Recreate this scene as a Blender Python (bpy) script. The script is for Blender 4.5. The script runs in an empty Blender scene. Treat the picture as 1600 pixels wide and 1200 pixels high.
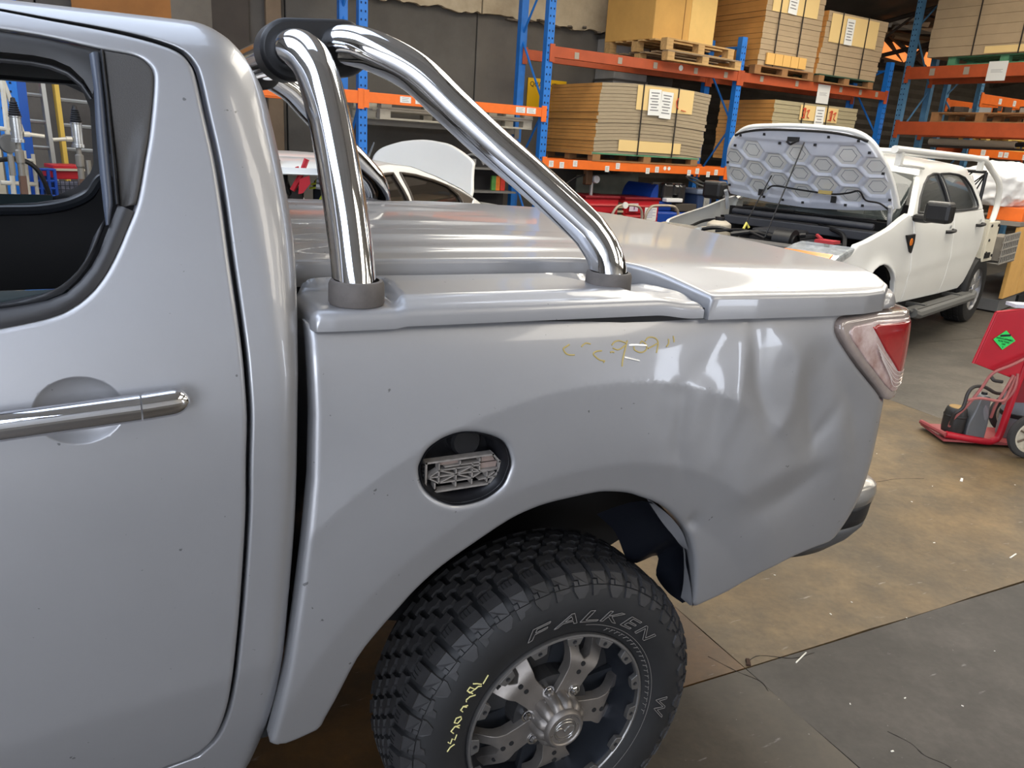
import bpy, math, random
import numpy as np
from math import sin, cos, pi, radians, hypot, sqrt
from mathutils import Vector, Matrix, noise
from mathutils.geometry import delaunay_2d_cdt
SC = bpy.context.scene
COL = SC.collection
RND = random.Random(7)

# ---------------------------------------------------------------- camera
PITCH, ROLL, AZ = radians(17.47), radians(-3.70), radians(62.87)
fwd = Vector((cos(AZ)*cos(PITCH), sin(AZ)*cos(PITCH), -sin(PITCH)))
rgt = Vector((sin(AZ), -cos(AZ), 0))
dwn = fwd.cross(rgt)
r2 = cos(ROLL)*rgt + sin(ROLL)*dwn
d2 = -sin(ROLL)*rgt + cos(ROLL)*dwn
cam = bpy.data.cameras.new('camera')
cam.sensor_fit = 'HORIZONTAL'; cam.sensor_width = 36.0; cam.lens = 1211.0/1600*36
cam.clip_start = .05; cam.clip_end = 200
camo = bpy.data.objects.new('camera', cam); COL.objects.link(camo)
camo.matrix_world = Matrix.Translation((0, 0, 1.68)) @ Matrix((r2, -d2, -fwd)).transposed().to_4x4()
SC.camera = camo

# ---------------------------------------------------------------- light
w = bpy.data.worlds.new('world'); SC.world = w; w.use_nodes = True
bg = w.node_tree.nodes['Background']
bg.inputs[0].default_value = (.82, .88, 1.0, 1); bg.inputs[1].default_value = WORLD_STRENGTH = 8.0
SC.view_settings.view_transform = 'Standard'; SC.view_settings.look = 'None'
SC.view_settings.gamma = 1; SC.view_settings.use_curve_mapping = False
SC.view_settings.exposure = 0.7
SKYL = 4.8; SKYL_COOL = 4.0; SKYL_FRONT = 3.8
SKY_DOOR = (-8.5, -2.3, 4.2)          # roller-door opening in the wall behind: x0, x1, height
def portal(loc, rot, sx, sy):
    l = bpy.data.lights.new('door_daylight', 'AREA'); l.shape = 'RECTANGLE'; l.size = sx; l.size_y = sy
    l.cycles.is_portal = True
    o = bpy.data.objects.new('door_daylight', l); COL.objects.link(o); o.location = loc; o.rotation_euler = rot  # also placed in the added second opening
ADDED_DOOR = (7.0, 8.3, 3.2)            # unseen second opening, added for blue reflections and light on the right
portal(((ADDED_DOOR[0]+ADDED_DOOR[1])/2, -6.05, 1.6), (radians(90), 0, 0), ADDED_DOOR[1]-ADDED_DOOR[0], 3.2)
portal(((SKY_DOOR[0]+SKY_DOOR[1])/2, -6.05, 2.2), (radians(90), 0, 0), SKY_DOOR[1]-SKY_DOOR[0], 4.0)

# ---------------------------------------------------------------- materials
def lin(c):
    return tuple(((v/255)/12.92 if v/255 <= .04045 else ((v/255+.055)/1.055)**2.4) for v in c)
MATS = {}
def mat(name, rgb, rough=.5, metal=0, coat=0, coat_r=.05, noise=0, nscale=8, rgb2=None, bump=0, bscale=40, emit=None, estr=0, trans=0, alpha=1, spec=.5, ior=1.45, stretch=None):
    if name in MATS: return MATS[name]
    m = bpy.data.materials.new(name); m.use_nodes = True; nt = m.node_tree
    b = nt.nodes['Principled BSDF']
    c = lin(rgb); b.inputs['Base Color'].default_value = (*c, 1)
    b.inputs['Roughness'].default_value = rough; b.inputs['Metallic'].default_value = metal
    b.inputs['Coat Weight'].default_value = coat; b.inputs['Coat Roughness'].default_value = coat_r
    b.inputs['Specular IOR Level'].default_value = spec; b.inputs['IOR'].default_value = ior
    b.inputs['Transmission Weight'].default_value = trans; b.inputs['Alpha'].default_value = alpha
    if emit: b.inputs['Emission Color'].default_value = (*lin(emit), 1); b.inputs['Emission Strength'].default_value = estr
    if noise or bump:
        tc = nt.nodes.new('ShaderNodeTexCoord')
        src = tc.outputs['Object']
        if stretch:
            mp = nt.nodes.new('ShaderNodeMapping'); mp.inputs['Scale'].default_value = stretch
            nt.links.new(src, mp.inputs[0]); src = mp.outputs[0]
    if noise:
        n = nt.nodes.new('ShaderNodeTexNoise'); n.inputs['Scale'].default_value = nscale; n.inputs['Detail'].default_value = 6
        n.inputs['Roughness'].default_value = .65
        nt.links.new(src, n.inputs['Vector'])
        rp = nt.nodes.new('ShaderNodeValToRGB')
        c2 = lin(rgb2) if rgb2 else tuple(v*(1-noise) for v in c)
        rp.color_ramp.elements[0].position = .35; rp.color_ramp.elements[0].color = (*c2, 1)
        rp.color_ramp.elements[1].position = .65; rp.color_ramp.elements[1].color = (*c, 1)
        nt.links.new(n.outputs['Fac'], rp.inputs[0]); nt.links.new(rp.outputs[0], b.inputs['Base Color'])
    if bump:
        n2 = nt.nodes.new('ShaderNodeTexNoise'); n2.inputs['Scale'].default_value = bscale; n2.inputs['Detail'].default_value = 5
        nt.links.new(src, n2.inputs['Vector'])
        bp = nt.nodes.new('ShaderNodeBump'); bp.inputs['Strength'].default_value = bump; bp.inputs['Distance'].default_value = .01
        nt.links.new(n2.outputs['Fac'], bp.inputs['Height']); nt.links.new(bp.outputs[0], b.inputs['Normal'])
    MATS[name] = m
    return m

# ---------------------------------------------------------------- mesh helpers
class MB:
    def __init__(s): s.v = []; s.f = []
    def add(s, v, f):
        o = len(s.v); s.v += [tuple(p) for p in v]; s.f += [tuple(i+o for i in q) for q in f]; return s
    def box(s, c, d, rot=None):
        x, y, z = d[0]/2, d[1]/2, d[2]/2
        v = [Vector((a, b, e)) for a in (-x, x) for b in (-y, y) for e in (-z, z)]
        if rot is not None: v = [rot @ p for p in v]
        c = Vector(c); v = [p+c for p in v]
        return s.add(v, [(0,1,3,2),(4,6,7,5),(0,4,5,1),(2,3,7,6),(0,2,6,4),(1,5,7,3)])
    def bb(s, a, b):
        return s.box([(p+q)/2 for p, q in zip(a, b)], [abs(q-p) for p, q in zip(a, b)])
    def tube(s, pts, r, n=10, cap=True, closed=False):
        pts = [Vector(p) for p in pts]; N = len(pts)
        rr = r if isinstance(r, (list, tuple)) else [r]*N
        T = []
        for i in range(N):
            if closed: t = pts[(i+1) % N]-pts[i-1]
            else: t = pts[min(i+1, N-1)]-pts[max(i-1, 0)]
            T.append(t.normalized())
        u = T[0].orthogonal().normalized(); vs = []
        for i in range(N):
            u = (u-T[i]*u.dot(T[i]))
            u = u.normalized() if u.length > 1e-6 else T[i].orthogonal().normalized()
            w_ = T[i].cross(u)
            vs += [pts[i]+rr[i]*(cos(2*pi*k/n)*u+sin(2*pi*k/n)*w_) for k in range(n)]
        fs = []
        for i in range(N if closed else N-1):
            j = (i+1) % N
            for k in range(n):
                k2 = (k+1) % n; fs.append((i*n+k, i*n+k2, j*n+k2, j*n+k))
        if cap and not closed: fs += [tuple(range(n-1, -1, -1)), tuple((N-1)*n+k for k in range(n))]
        return s.add(vs, fs)
    def lathe(s, prof, c=(0,0,0), axis='z', n=24, a0=0, a1=2*pi):
        # prof: (radius, height along axis)
        full = abs(a1-a0-2*pi) < 1e-6; m = n if full else n+1; vs = []
        for r, h in prof:
            for k in range(m):
                a = a0+(a1-a0)*k/n; p, q = r*cos(a), r*sin(a)
                vs.append({'z': (p, q, h), 'y': (p, h, q), 'x': (h, p, q)}[axis])
        vs = [tuple(a+b for a, b in zip(p, c)) for p in vs]; fs = []
        for i in range(len(prof)-1):
            for k in range(n):
                k2 = (k+1) % m
                f = (i*m+k, i*m+k2, (i+1)*m+k2, (i+1)*m+k)
                fs.append(f if axis != 'y' else f[::-1])
        return s.add(vs, fs)
    def prism(s, poly, h0, h1, axis='z', fn=None):
        # poly 2-D; extruded along axis: z:(x,y,h) y:(x,h,z) x:(h,y,z)
        n = len(poly); P = {'z': lambda p, h: (p[0], p[1], h), 'y': lambda p, h: (p[0], h, p[1]), 'x': lambda p, h: (h, p[0], p[1])}[axis]
        vs = [P(p, h0) for p in poly]+[P(p, h1) for p in poly]
        if fn: vs = [fn(*p) for p in vs]
        fs = [tuple(range(n-1, -1, -1)), tuple(range(n, 2*n))]+[(i, (i+1) % n, n+(i+1) % n, n+i) for i in range(n)]
        return s.add(vs, fs)
    def mesh(s, name, smooth=False, sharp=40):
        me = bpy.data.meshes.new(name); me.from_pydata(s.v, [], s.f); me.update()
        fixn(me)
        if smooth:
            me.polygons.foreach_set('use_smooth', [True]*len(me.polygons))
            me.set_sharp_from_angle(angle=radians(sharp))
        return me
import bmesh
def fixn(me):
    bm = bmesh.new(); bm.from_mesh(me); bmesh.ops.recalc_face_normals(bm, faces=bm.faces); bm.to_mesh(me); bm.free()
def T_(o):   # world translation of a parent with no rotation
    return o
def ob(name, me, m, parent=None, world=None, bevel=0, loc=None, rot=None, kind=None, label=None):
    """one mesh object; world = location of the parent root when coordinates are given in world space"""
    if isinstance(me, MB): me = me.mesh(name)
    if m is not None and not me.materials: me.materials.append(m)
    o = bpy.data.objects.new(name, me); COL.objects.link(o)
    if parent is not None:
        o.parent = parent
        if world is not None: o.matrix_parent_inverse = Matrix.Translation(-Vector(world))
    if loc is not None: o.location = loc
    if rot is not None: o.rotation_euler = rot
    if bevel:
        b = o.modifiers.new('bevel', 'BEVEL'); b.width = bevel; b.segments = 2; b.limit_method = 'ANGLE'
    if kind: o['kind'] = kind
    if label: o['label'] = label
    return o
def thing(name, label, cat, loc=(0,0,0), rz=0, group=None):
    o = bpy.data.objects.new(name, None); COL.objects.link(o); o.empty_display_size = .1
    o.location = loc; o.rotation_euler = (0, 0, rz); o['label'] = label; o['category'] = cat
    if group: o['group'] = group
    return o
def tag(o, label, cat, group=None):
    o['label'] = label; o['category'] = cat
    if group: o['group'] = group
    return o
def catmull(pts, k=6):
    P = [Vector(p) for p in pts]; P = [2*P[0]-P[1]]+P+[2*P[-1]-P[-2]]; out = []
    for i in range(1, len(P)-2):
        for j in range(k):
            t = j/k
            out.append(.5*((2*P[i])+(P[i+1]-P[i-1])*t+(2*P[i-1]-5*P[i]+4*P[i+1]-P[i+2])*t*t+(-P[i-1]+3*P[i]-3*P[i+1]+P[i+2])*t**3))
    out.append(P[-2]); return out
def cm2(pts, k=6): return [(p.x, p.y) for p in catmull([(a, b, 0) for a, b in pts], k)]
def spl(xs, ys):
    xs = np.array(xs, float); ys = np.array(ys, float); n = len(xs); h = np.diff(xs)
    A = np.zeros((n, n)); b = np.zeros(n); A[0,0] = A[-1,-1] = 1
    for i in range(1, n-1):
        A[i,i-1] = h[i-1]; A[i,i] = 2*(h[i-1]+h[i]); A[i,i+1] = h[i]; b[i] = 3*((ys[i+1]-ys[i])/h[i]-(ys[i]-ys[i-1])/h[i-1])
    c = np.linalg.solve(A, b)
    def f(x):
        x = np.asarray(x, float); i = np.clip(np.searchsorted(xs, x)-1, 0, n-2); t = x-xs[i]
        bb = (ys[i+1]-ys[i])/h[i]-h[i]*(2*c[i]+c[i+1])/3; dd = (c[i+1]-c[i])/(3*h[i])
        return ys[i]+t*(bb+t*(c[i]+t*dd))
    return f
def sm(t):
    t = np.clip(t, 0, 1); return t*t*(3-2*t)
def resample(poly, step):
    out = []
    n = len(poly)
    for i in range(n):
        a = np.array(poly[i], float); b = np.array(poly[(i+1) % n], float); L = np.hypot(*(b-a))
        if L < 1e-7: continue
        k = max(1, int(round(L/step)))
        out += [tuple(a+(b-a)*j/k) for j in range(k)]
    return out
def inside(P, poly):
    P = np.asarray(P); poly = np.asarray(poly); x, y = P[:,0], P[:,1]; r = np.zeros(len(P), bool); n = len(poly)
    for i in range(n):
        x1, y1 = poly[i]; x2, y2 = poly[i-1]
        c = ((y1 > y) != (y2 > y))
        with np.errstate(divide='ignore', invalid='ignore'):
            r ^= c & (x < (x2-x1)*(y-y1)/(y2-y1)+x1)
    return r
def bdist(P, polys):
    P = np.asarray(P); d = np.full(len(P), 1e9)
    for poly in polys:
        A = np.asarray(poly); B = np.roll(A, -1, 0)
        for a, b in zip(A, B):
            ab = b-a; L = ab@ab
            if L < 1e-14: continue
            t = np.clip(((P-a)@ab)/L, 0, 1); q = P-(a+t[:,None]*ab); d = np.minimum(d, np.hypot(q[:,0], q[:,1]))
    return d
RINGS = (.12, .45, 1.0, 1.5, 2.3)
def panel(outline, S, holes=(), grid=.015, er=.005, flange=.02, fdir=(0,1,0), step=None, extra=None, edge_dir=None):
    """skin panel over a parametric surface: outline in (u,v), S maps arrays u,v to Nx3; edges rounded by er and turned in by flange"""
    step = step or grid*.8
    loops = [resample(outline, step)]+[resample(h, step*.7) for h in holes]
    pts = []; edges = []
    for L in loops:
        o = len(pts); pts += L; edges += [(o+i, o+(i+1) % len(L)) for i in range(len(L))]
    A = np.array(loops[0]); lo = A.min(0); hi = A.max(0)
    gx = np.arange(lo[0], hi[0], grid); gy = np.arange(lo[1], hi[1], grid)
    G = np.stack(np.meshgrid(gx, gy), -1).reshape(-1, 2)
    if extra is not None: G = np.vstack([G, np.asarray(extra)])
    def ok(Q):
        r = inside(Q, loops[0])
        for h in loops[1:]: r &= ~inside(Q, h)
        return r
    D = bdist(G, loops)
    G = G[ok(G) & (D > max(er*RINGS[-1]+grid*.35, grid*.45))]
    rings = []
    if er:
        for L in loops:
            Pn = np.array(L); tg = np.roll(Pn, -1, 0)-np.roll(Pn, 1, 0); tg /= np.maximum(np.hypot(tg[:,0], tg[:,1]), 1e-9)[:,None]
            nn = np.stack([-tg[:,1], tg[:,0]], 1)
            for fct in RINGS:
                for sg in (1, -1): rings.append(Pn+sg*nn*er*fct)
        Rg = np.vstack(rings); fr = np.concatenate([[er*f]*len(L) for L in loops for f in RINGS for _ in (0, 1)])
        Dr = bdist(Rg, loops); Rg = Rg[ok(Rg) & (Dr > fr*.93)]
        G = np.vstack([G, Rg])
    allp = pts+[tuple(p) for p in G]
    res = delaunay_2d_cdt([Vector(p) for p in allp], edges, [], 0, 1e-6, True)
    V = np.array([tuple(p) for p in res[0]]); F = [tuple(f) for f in res[2]]
    C = np.array([V[list(f)].mean(0) for f in F]); keep = ok(C)
    F = [f for f, k in zip(F, keep) if k]
    d = bdist(V, loops)
    X = np.asarray(S(V[:,0], V[:,1]))
    fd = np.array(fdir, float)
    if er:
        q = np.where(d < er, er-np.sqrt(np.maximum(er**2-(er-d)**2, 0)), 0)
        X = X+q[:,None]*fd
    vs = [tuple(p) for p in X]; fs = list(F)
    if flange:
        cnt = {}
        for f in F:
            for a, b in zip(f, f[1:]+f[:1]): cnt[(a, b)] = cnt.get((a, b), 0)+1
        new = {}
        for (a, b) in list(cnt):
            if (b, a) not in cnt:
                for k in (a, b):
                    if k not in new: new[k] = len(vs); vs.append(tuple(X[k]+fd*flange))
                fs.append((b, a, new[a], new[b]))
    m = MB(); m.v = vs; m.f = fs
    return m
def psmooth(name, m, sharp=55): return m.mesh(name, smooth=True, sharp=sharp)
def textmesh(s, size, depth=0.0, shear=0):
    c = bpy.data.curves.new('letters', 'FONT'); c.body = s; c.size = size; c.extrude = depth; c.shear = shear; c.resolution_u = 3
    o = bpy.data.objects.new('letters', c); me = bpy.data.meshes.new_from_object(o)
    v = [tuple(p.co) for p in me.vertices]; f = [tuple(p.vertices) for p in me.polygons]
    bpy.data.objects.remove(o); bpy.data.curves.remove(c); bpy.data.meshes.remove(me)
    m = MB(); m.add(v, f); return m

# palette
PAINT = mat('silver_paint', (152,152,154), rough=.42, metal=.56, coat=.6, coat_r=.06, noise=.05, nscale=3)
def specks(m, scale, thr, dark):
    """dust specks and chips in the finish, as small darker dots of colour"""
    nt = m.node_tree; b = nt.nodes['Principled BSDF']; tc = nt.nodes.new('ShaderNodeTexCoord'); n = nt.nodes.new('ShaderNodeTexNoise'); n.inputs['Scale'].default_value = scale; n.inputs['Detail'].default_value = 2
    nt.links.new(tc.outputs['Object'], n.inputs['Vector']); r = nt.nodes.new('ShaderNodeValToRGB'); r.color_ramp.elements[0].position = thr; r.color_ramp.elements[0].color = (1,1,1,1); r.color_ramp.elements[1].position = thr+.03; r.color_ramp.elements[1].color = (dark,dark,dark,1)
    mx = nt.nodes.new('ShaderNodeMix'); mx.data_type = 'RGBA'; mx.blend_type = 'MULTIPLY'; mx.inputs[0].default_value = 1
    old = b.inputs['Base Color'].links[0].from_socket; nt.links.new(old, mx.inputs[6])
    nt.links.new(n.outputs['Fac'], r.inputs[0]); nt.links.new(r.outputs[0], mx.inputs[7]); nt.links.new(mx.outputs[2], b.inputs['Base Color'])
specks(PAINT, 60, .745, .45)
CHROME = mat('polished_steel', (222,223,226), rough=.06, metal=1, noise=.05, nscale=30)
CHROME2 = mat('chrome_plating', (225,226,230), rough=.03, metal=1)
RUBBER = mat('black_rubber', (28,28,29), rough=.62, noise=.25, nscale=12)
BLACK = mat('black_plastic', (22,22,24), rough=.45)
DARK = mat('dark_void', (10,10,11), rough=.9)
TRIMB = mat('satin_black_trim', (46,46,48), rough=.42)
SEALM = mat('window_rubber', (38,39,42), rough=.5)
WHITEP = mat('white_paint', (224,224,220), rough=.3, coat=.6, coat_r=.05, noise=.04, nscale=2)
GLASS = mat('tinted_glass', (22,24,26), rough=.03, coat=1, coat_r=.02, spec=.8)
CLEARG = mat('clear_glass', (235,240,240), rough=.02, trans=1, ior=1.05)
PAPER = mat('white_paper', (226,226,222), rough=.8)
# ================================================================ room
RA = radians(4.5); R0 = Vector((4.42, 8.24, 0))
RM = Matrix.Translation(R0) @ Matrix.Rotation(RA, 4, 'Z')
def RK(t, o, z=0): return RM @ Vector((t, o, z))          # along the racking, behind its front face, height
def struct(name, me, m, parent=None, local=True):
    o = ob(name, me, m, parent)
    if parent is None: o['kind'] = 'structure'
    return o
# --- floor: poured slabs with open joints
FL = [mat('slab_a', (88,82,73), rough=.5, noise=.3, nscale=1.6, rgb2=(78,73,65), bump=.12, bscale=30),
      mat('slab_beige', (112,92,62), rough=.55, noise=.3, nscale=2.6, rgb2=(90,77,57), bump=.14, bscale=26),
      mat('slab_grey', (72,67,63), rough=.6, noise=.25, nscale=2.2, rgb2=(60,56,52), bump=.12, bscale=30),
      mat('slab_brown', (96,66,32), rough=.5, noise=.35, nscale=2.4, rgb2=(72,54,32), bump=.14, bscale=26),  # browner than the beige slab it meets along a straight edge
      mat('slab_dark_brown', (66,57,45), rough=.5, noise=.35, nscale=2.4, rgb2=(54,47,38), bump=.12, bscale=26)]  # darker brown than the grey slab next to it
def mottle(m, seed):
    """worn concrete: blotches, oil darkening, pale scuffs and fine grit"""
    nt = m.node_tree; b = nt.nodes['Principled BSDF']; tc = nt.nodes.new('ShaderNodeTexCoord'); old = b.inputs['Base Color'].links[0].from_socket
    for sc_, st_, lo_, hi_, c0, c1, mode in ((.9,(1,1,1),.38,.62,.72,1.12,'MULTIPLY'),(5,(1,1,1),.42,.60,.80,1.08,'MULTIPLY'),(34,(1,1,1),.35,.65,.86,1.08,'MULTIPLY'),(7,(1,5,1),.66,.74,0,.13,'ADD'),(60,(1,1,1),.70,.76,0,.16,'ADD'),(3.2,(1,1,1),.62,.80,1,.62,'MULTIPLY')):
        mp = nt.nodes.new('ShaderNodeMapping'); mp.inputs['Scale'].default_value = st_; mp.inputs['Location'].default_value = (seed*3.1+sc_, seed*1.7, 0); mp.inputs['Rotation'].default_value = (0,0,.5)
        nt.links.new(tc.outputs['Object'], mp.inputs[0]); n = nt.nodes.new('ShaderNodeTexNoise'); n.inputs['Scale'].default_value = sc_; n.inputs['Detail'].default_value = 5; n.inputs['Roughness'].default_value = .6; nt.links.new(mp.outputs[0], n.inputs['Vector'])
        r = nt.nodes.new('ShaderNodeValToRGB'); r.color_ramp.elements[0].position = lo_; r.color_ramp.elements[0].color = (c0,c0,c0,1); r.color_ramp.elements[1].position = hi_; r.color_ramp.elements[1].color = (c1,c1,c1,1); nt.links.new(n.outputs['Fac'], r.inputs[0])
        mx = nt.nodes.new('ShaderNodeMix'); mx.data_type = 'RGBA'; mx.blend_type = mode; mx.inputs[0].default_value = 1; nt.links.new(old, mx.inputs[6]); nt.links.new(r.outputs[0], mx.inputs[7]); old = mx.outputs[2]
    nt.links.new(old, b.inputs['Base Color'])
for k_, f__ in enumerate(FL): mottle(f__, k_)
JX = [-11.25,-8,-4.75,-1.5,1.80,5.05,8.3,11.55,14.8,18.05,22]; JY = [-8.2,-4.9,-1.65,1.62,4.9,8.15,12.4]
m = MB(); m.bb((JX[0],JY[0],-.12),(JX[-1],JY[-1],-.03)); floor = struct('floor', m, mat('joint_dirt', (34,30,26), rough=.95))
rf = random.Random(3)
for i in range(len(JX)-1):
    for j in range(len(JY)-1):
        x0, x1, y0, y1 = JX[i]+.0015, JX[i+1]-.0015, JY[j]+.003, JY[j+1]-.003
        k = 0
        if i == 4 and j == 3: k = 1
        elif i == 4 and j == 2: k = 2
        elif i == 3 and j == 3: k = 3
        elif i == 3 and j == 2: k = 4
        poly = []
        for (ax, ay), (bx_, by_) in (((x0,y0),(x1,y0)),((x1,y0),(x1,y1)),((x1,y1),(x0,y1)),((x0,y1),(x0,y0))):
            L_ = hypot(bx_-ax, by_-ay); n_ = 16 if k else 3
            for q in range(n_):
                t = q/n_; w_ = (.006*(rf.random()-.5) if k and q else 0); poly.append((ax+(bx_-ax)*t+w_, ay+(by_-ay)*t+w_))
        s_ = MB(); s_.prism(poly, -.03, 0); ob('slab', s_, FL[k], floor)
# cracks running through two slabs
ck = mat('crack_dirt', (26,23,20), rough=1)
for pts in ([(2.01,1.215),(2.035,1.15),(2.03,1.10),(2.06,1.04),(2.05,.95)],[(3.50,2.66),(3.62,2.60),(3.78,2.59),(3.95,2.54)],[(1.83,1.645),(1.90,1.655),(2.0,1.60),(2.1,1.595)],[(2.05,2.35),(2.06,2.25),(2.12,2.18)],[(1.72,1.72),(1.76,1.62),(1.80,1.55),(1.79,1.5)]):
    c = cm2(pts, 5); m = MB(); m.tube([(x, y, -.0005) for x, y in c], [.0012+.001*rf.random() for _ in c], 4); ob('crack', m, ck, floor)
# --- rear wall: tilt-up concrete panels, cream cladding above, corrugated sheet further right
CONC = [mat('concrete_%s' % n_, c, rough=.85, noise=.22, nscale=1.8, bump=.2, bscale=25) for n_, c in (('a',(108,102,94)),('b',(99,94,87)),('c',(92,87,81)))]
wb = MB(); p = [RK(-16,1.55),RK(1.9,1.55),RK(1.9,1.65),RK(-16,1.65)]; wb.prism([(v.x, v.y) for v in p], 0, 4.6); wall_back = struct('wall_back', wb, CONC[2])
def wallbox(t0, t1, o0, o1, z0, z1):
    m = MB(); c = RK((t0+t1)/2, (o0+o1)/2, (z0+z1)/2); m.box(c, (t1-t0, o1-o0, z1-z0), Matrix.Rotation(RA, 3, 'Z')); return m
seams = [-16,-13.2,-10.4,-7.6,-4.9,-2.56,-.21,2.02]
for i in range(len(seams)-1): ob('wall_panel', wallbox(seams[i]+.008, seams[i+1]-.008, 1.35, 1.55, 0, 3.6), CONC[(i*2) % 3], wall_back, bevel=.008)
for t0, t1, z0, z1, c in ((-4.6,-3.72,1.9,3.5,(168,112,58)),(-3.72,-3.33,1.2,3.4,(120,112,100)),(-3.33,-2.96,1.5,3.3,(74,66,58)),(-2.78,-2.62,.2,3.4,(128,108,86))):
    ob('board', wallbox(t0, t1, 1.28, 1.345, z0, z1), mat('board_%d' % c[0], c, rough=.8, noise=.2, nscale=3), wall_back)
# cladding with its torn lower edge
cr = mat('cream_cladding', (206,190,160), rough=.75, noise=.22, nscale=1.4, rgb2=(168,150,122))
def clad(t0, t1, seed):
    r_ = random.Random(seed); n_ = 26; lo_ = [(t0+(t1-t0)*k/n_, 3.11+.05*(r_.random()-.5)*(1 if 0 < k < n_ else .3)) for k in range(n_+1)]
    pl = lo_+[(t1, 4.7),(t0, 4.7)]; m = MB()
    m.prism(pl, 1.24, 1.30, 'y', fn=lambda x, y, z: tuple(RK(x, y, z))); return m
cl = struct('trim_1', clad(-1.6, -.22, 2), cr)
ob('cladding_sheet', clad(-.20, 2.0, 5), cr, cl); ob('cladding_sheet', clad(-4.0, -1.62, 8), cr, cl); ob('cladding_sheet', clad(-7.0, -4.02, 9), cr, cl)
m = MB()
for k in range(9): c = RK(.2+.22*k, 1.22, 3.09+.02*(k % 3)); m.box(c, (.16, .05, .02), Matrix.Rotation(RA+.2*k, 3, 'Z'))
ob('torn_edge', m, mat('torn_foil', (96,84,70), rough=.6), cl)
# corrugated sheet
def corr(t0, t1, o, z0, z1, pitch, amp, ax):
    m = MB(); n_ = int((z1-z0)/pitch*4); vs = []
    for k in range(n_+1):
        z = z0+(z1-z0)*k/n_; d = amp*sin(2*pi*(z-z0)/pitch)
        vs += [tuple(RK(t0, o+d, z)), tuple(RK(t1, o+d, z))] if ax == 't' else [tuple(RK(o+d, t0, z)), tuple(RK(o+d, t1, z))]
    m.add(vs, [(2*k, 2*k+1, 2*k+3, 2*k+2) for k in range(n_)]); return m
CORR = mat('weathered_sheet', (92,84,74), rough=.6, metal=.3, noise=.35, nscale=2.5)
struct('wall_right', corr(-16, 2.2, 16.5, 0, 5.4, .16, .022, 'o').mesh('c', True), CORR)
wc_ = struct('wall_4', corr(2.0, 16.6, 2.0, 0, 5.0, .16, .022, 't').mesh('c', True), CORR)
m = wallbox(2.03, 2.38, 1.25, 1.6, 0, 4.6); struct('trim_2', m, mat('column_paint', (112,100,88), rough=.7, noise=.2, nscale=4))
# roof: two falls meeting over the aisle, with translucent strips
ROOF = mat('roof_sarking', (222,221,218), rough=.6, noise=.15, nscale=1.5)
def roofz(o): return 3.95+.16*(2.0-o) if o > -8 else 3.95+.16*10-.16*(-8-o)
STR = [(-9.6,-6.4),(-5.8,-3.8),(-1.8,.2),(2.2,4.2),(6.2,8.2),(10.2,12.2)]
O_S = [(-6.6,-1.2),(-13.2,-9.4)]
cuts_t = sorted([-17,17.5]+[v for s_ in STR for v in s_]); cuts_o = [2.2,-1.2,-6.6,-8,-9.4,-13.2,-16.8]
m = MB(); sky = []; dark_roof = []
for i in range(len(cuts_t)-1):
    for j in range(len(cuts_o)-1):
        t0, t1, o0, o1 = cuts_t[i], cuts_t[i+1], cuts_o[j], cuts_o[j+1]
        q = [RK(t0,o0,roofz(o0)),RK(t1,o0,roofz(o0)),RK(t1,o1,roofz(o1)),RK(t0,o1,roofz(o1))]
        if (t0, t1) in STR and ((o1, o0) in O_S or ((t0 < -7 or t1 < -6) and (o1, o0) in ((-8,-6.6),(-9.4,-8)))) and ((o1, o0) == O_S[0] or t0 > -2 or t0 < -6): sky.append((q, 0 if (o1, o0) == O_S[0] and t0 > -3 else (1 if t0 < -3 else 2)))
        elif t0 > 3 and o0 > 0: dark_roof.append(q)
        else: m.add(q, [(0,1,2,3)])
ceil = struct('ceiling', m, ROOF)
m = MB()
for q in dark_roof: m.add(q, [(0,1,2,3)])
ob('eave_lining', m, mat('eave_sarking', (104,96,86), rough=.5, metal=.2, noise=.4, nscale=1.5), ceil)
SKYM = mat('translucent_sheet', (230,224,205), rough=.6, emit=(255,248,234), estr=SKYL)
SKYD = mat('translucent_sheet_dim', (214,222,230), rough=.6, emit=(214,230,255), estr=SKYL_COOL*.35)  # strips above the cab, glow turned down so the roof does not blow out
SKYF = mat('translucent_sheet_added_front', (214,210,200), rough=.6, emit=(255,246,230), estr=SKYL_FRONT)  # front-row strips, added out of view to brighten the near body side
SKYB = mat('translucent_sheet_cool', (220,230,240), rough=.6, emit=(222,234,255), estr=SKYL_COOL)
for q, cool in sky:
    s_ = MB(); s_.add(q, [(0,1,2,3)]); ob('skylight', s_, (SKYM, SKYB if q[0].x < -1.5 else SKYD, SKYF)[cool], ceil)  # the SKYF front row is added, out of view
STEEL = mat('rusty_steel', (70,58,48), rough=.7, noise=.3, nscale=5)
for t in (-6.5,-2.2,2.2,7.6,12.2):
    tr = MB()
    for k in range(8):
        o0, o1 = 1.9-2.2*k, 1.9-2.2*(k+1)
        if o1 < -16: break
        for dz in (-.08,-.62): tr.tube([RK(t,o0,roofz(o0)+dz),RK(t,o1,roofz(o1)+dz)], .035, 6)
        tr.tube([RK(t,o0,roofz(o0)-.62),RK(t,(o0+o1)/2,roofz((o0+o1)/2)-.08),RK(t,o1,roofz(o1)-.62)], .022, 6)
    ob('roof_truss', tr, STEEL, ceil)
# brace from the column up to the roof
m = MB(); m.box((RK(1.95,1.1,3.26)+RK(3.2,1.1,3.78))/2, (1.36,.1,.13), Matrix.Rotation(RA,3,'Z') @ Matrix.Rotation(-math.atan2(.52,1.25),3,'Y')); m.box(RK(2.45,1.1,3.55), (.08,.08,.6), Matrix.Rotation(RA,3,'Z') @ Matrix.Rotation(.5,3,'Y')); ob('knee_brace', m, STEEL, ceil)
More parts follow.
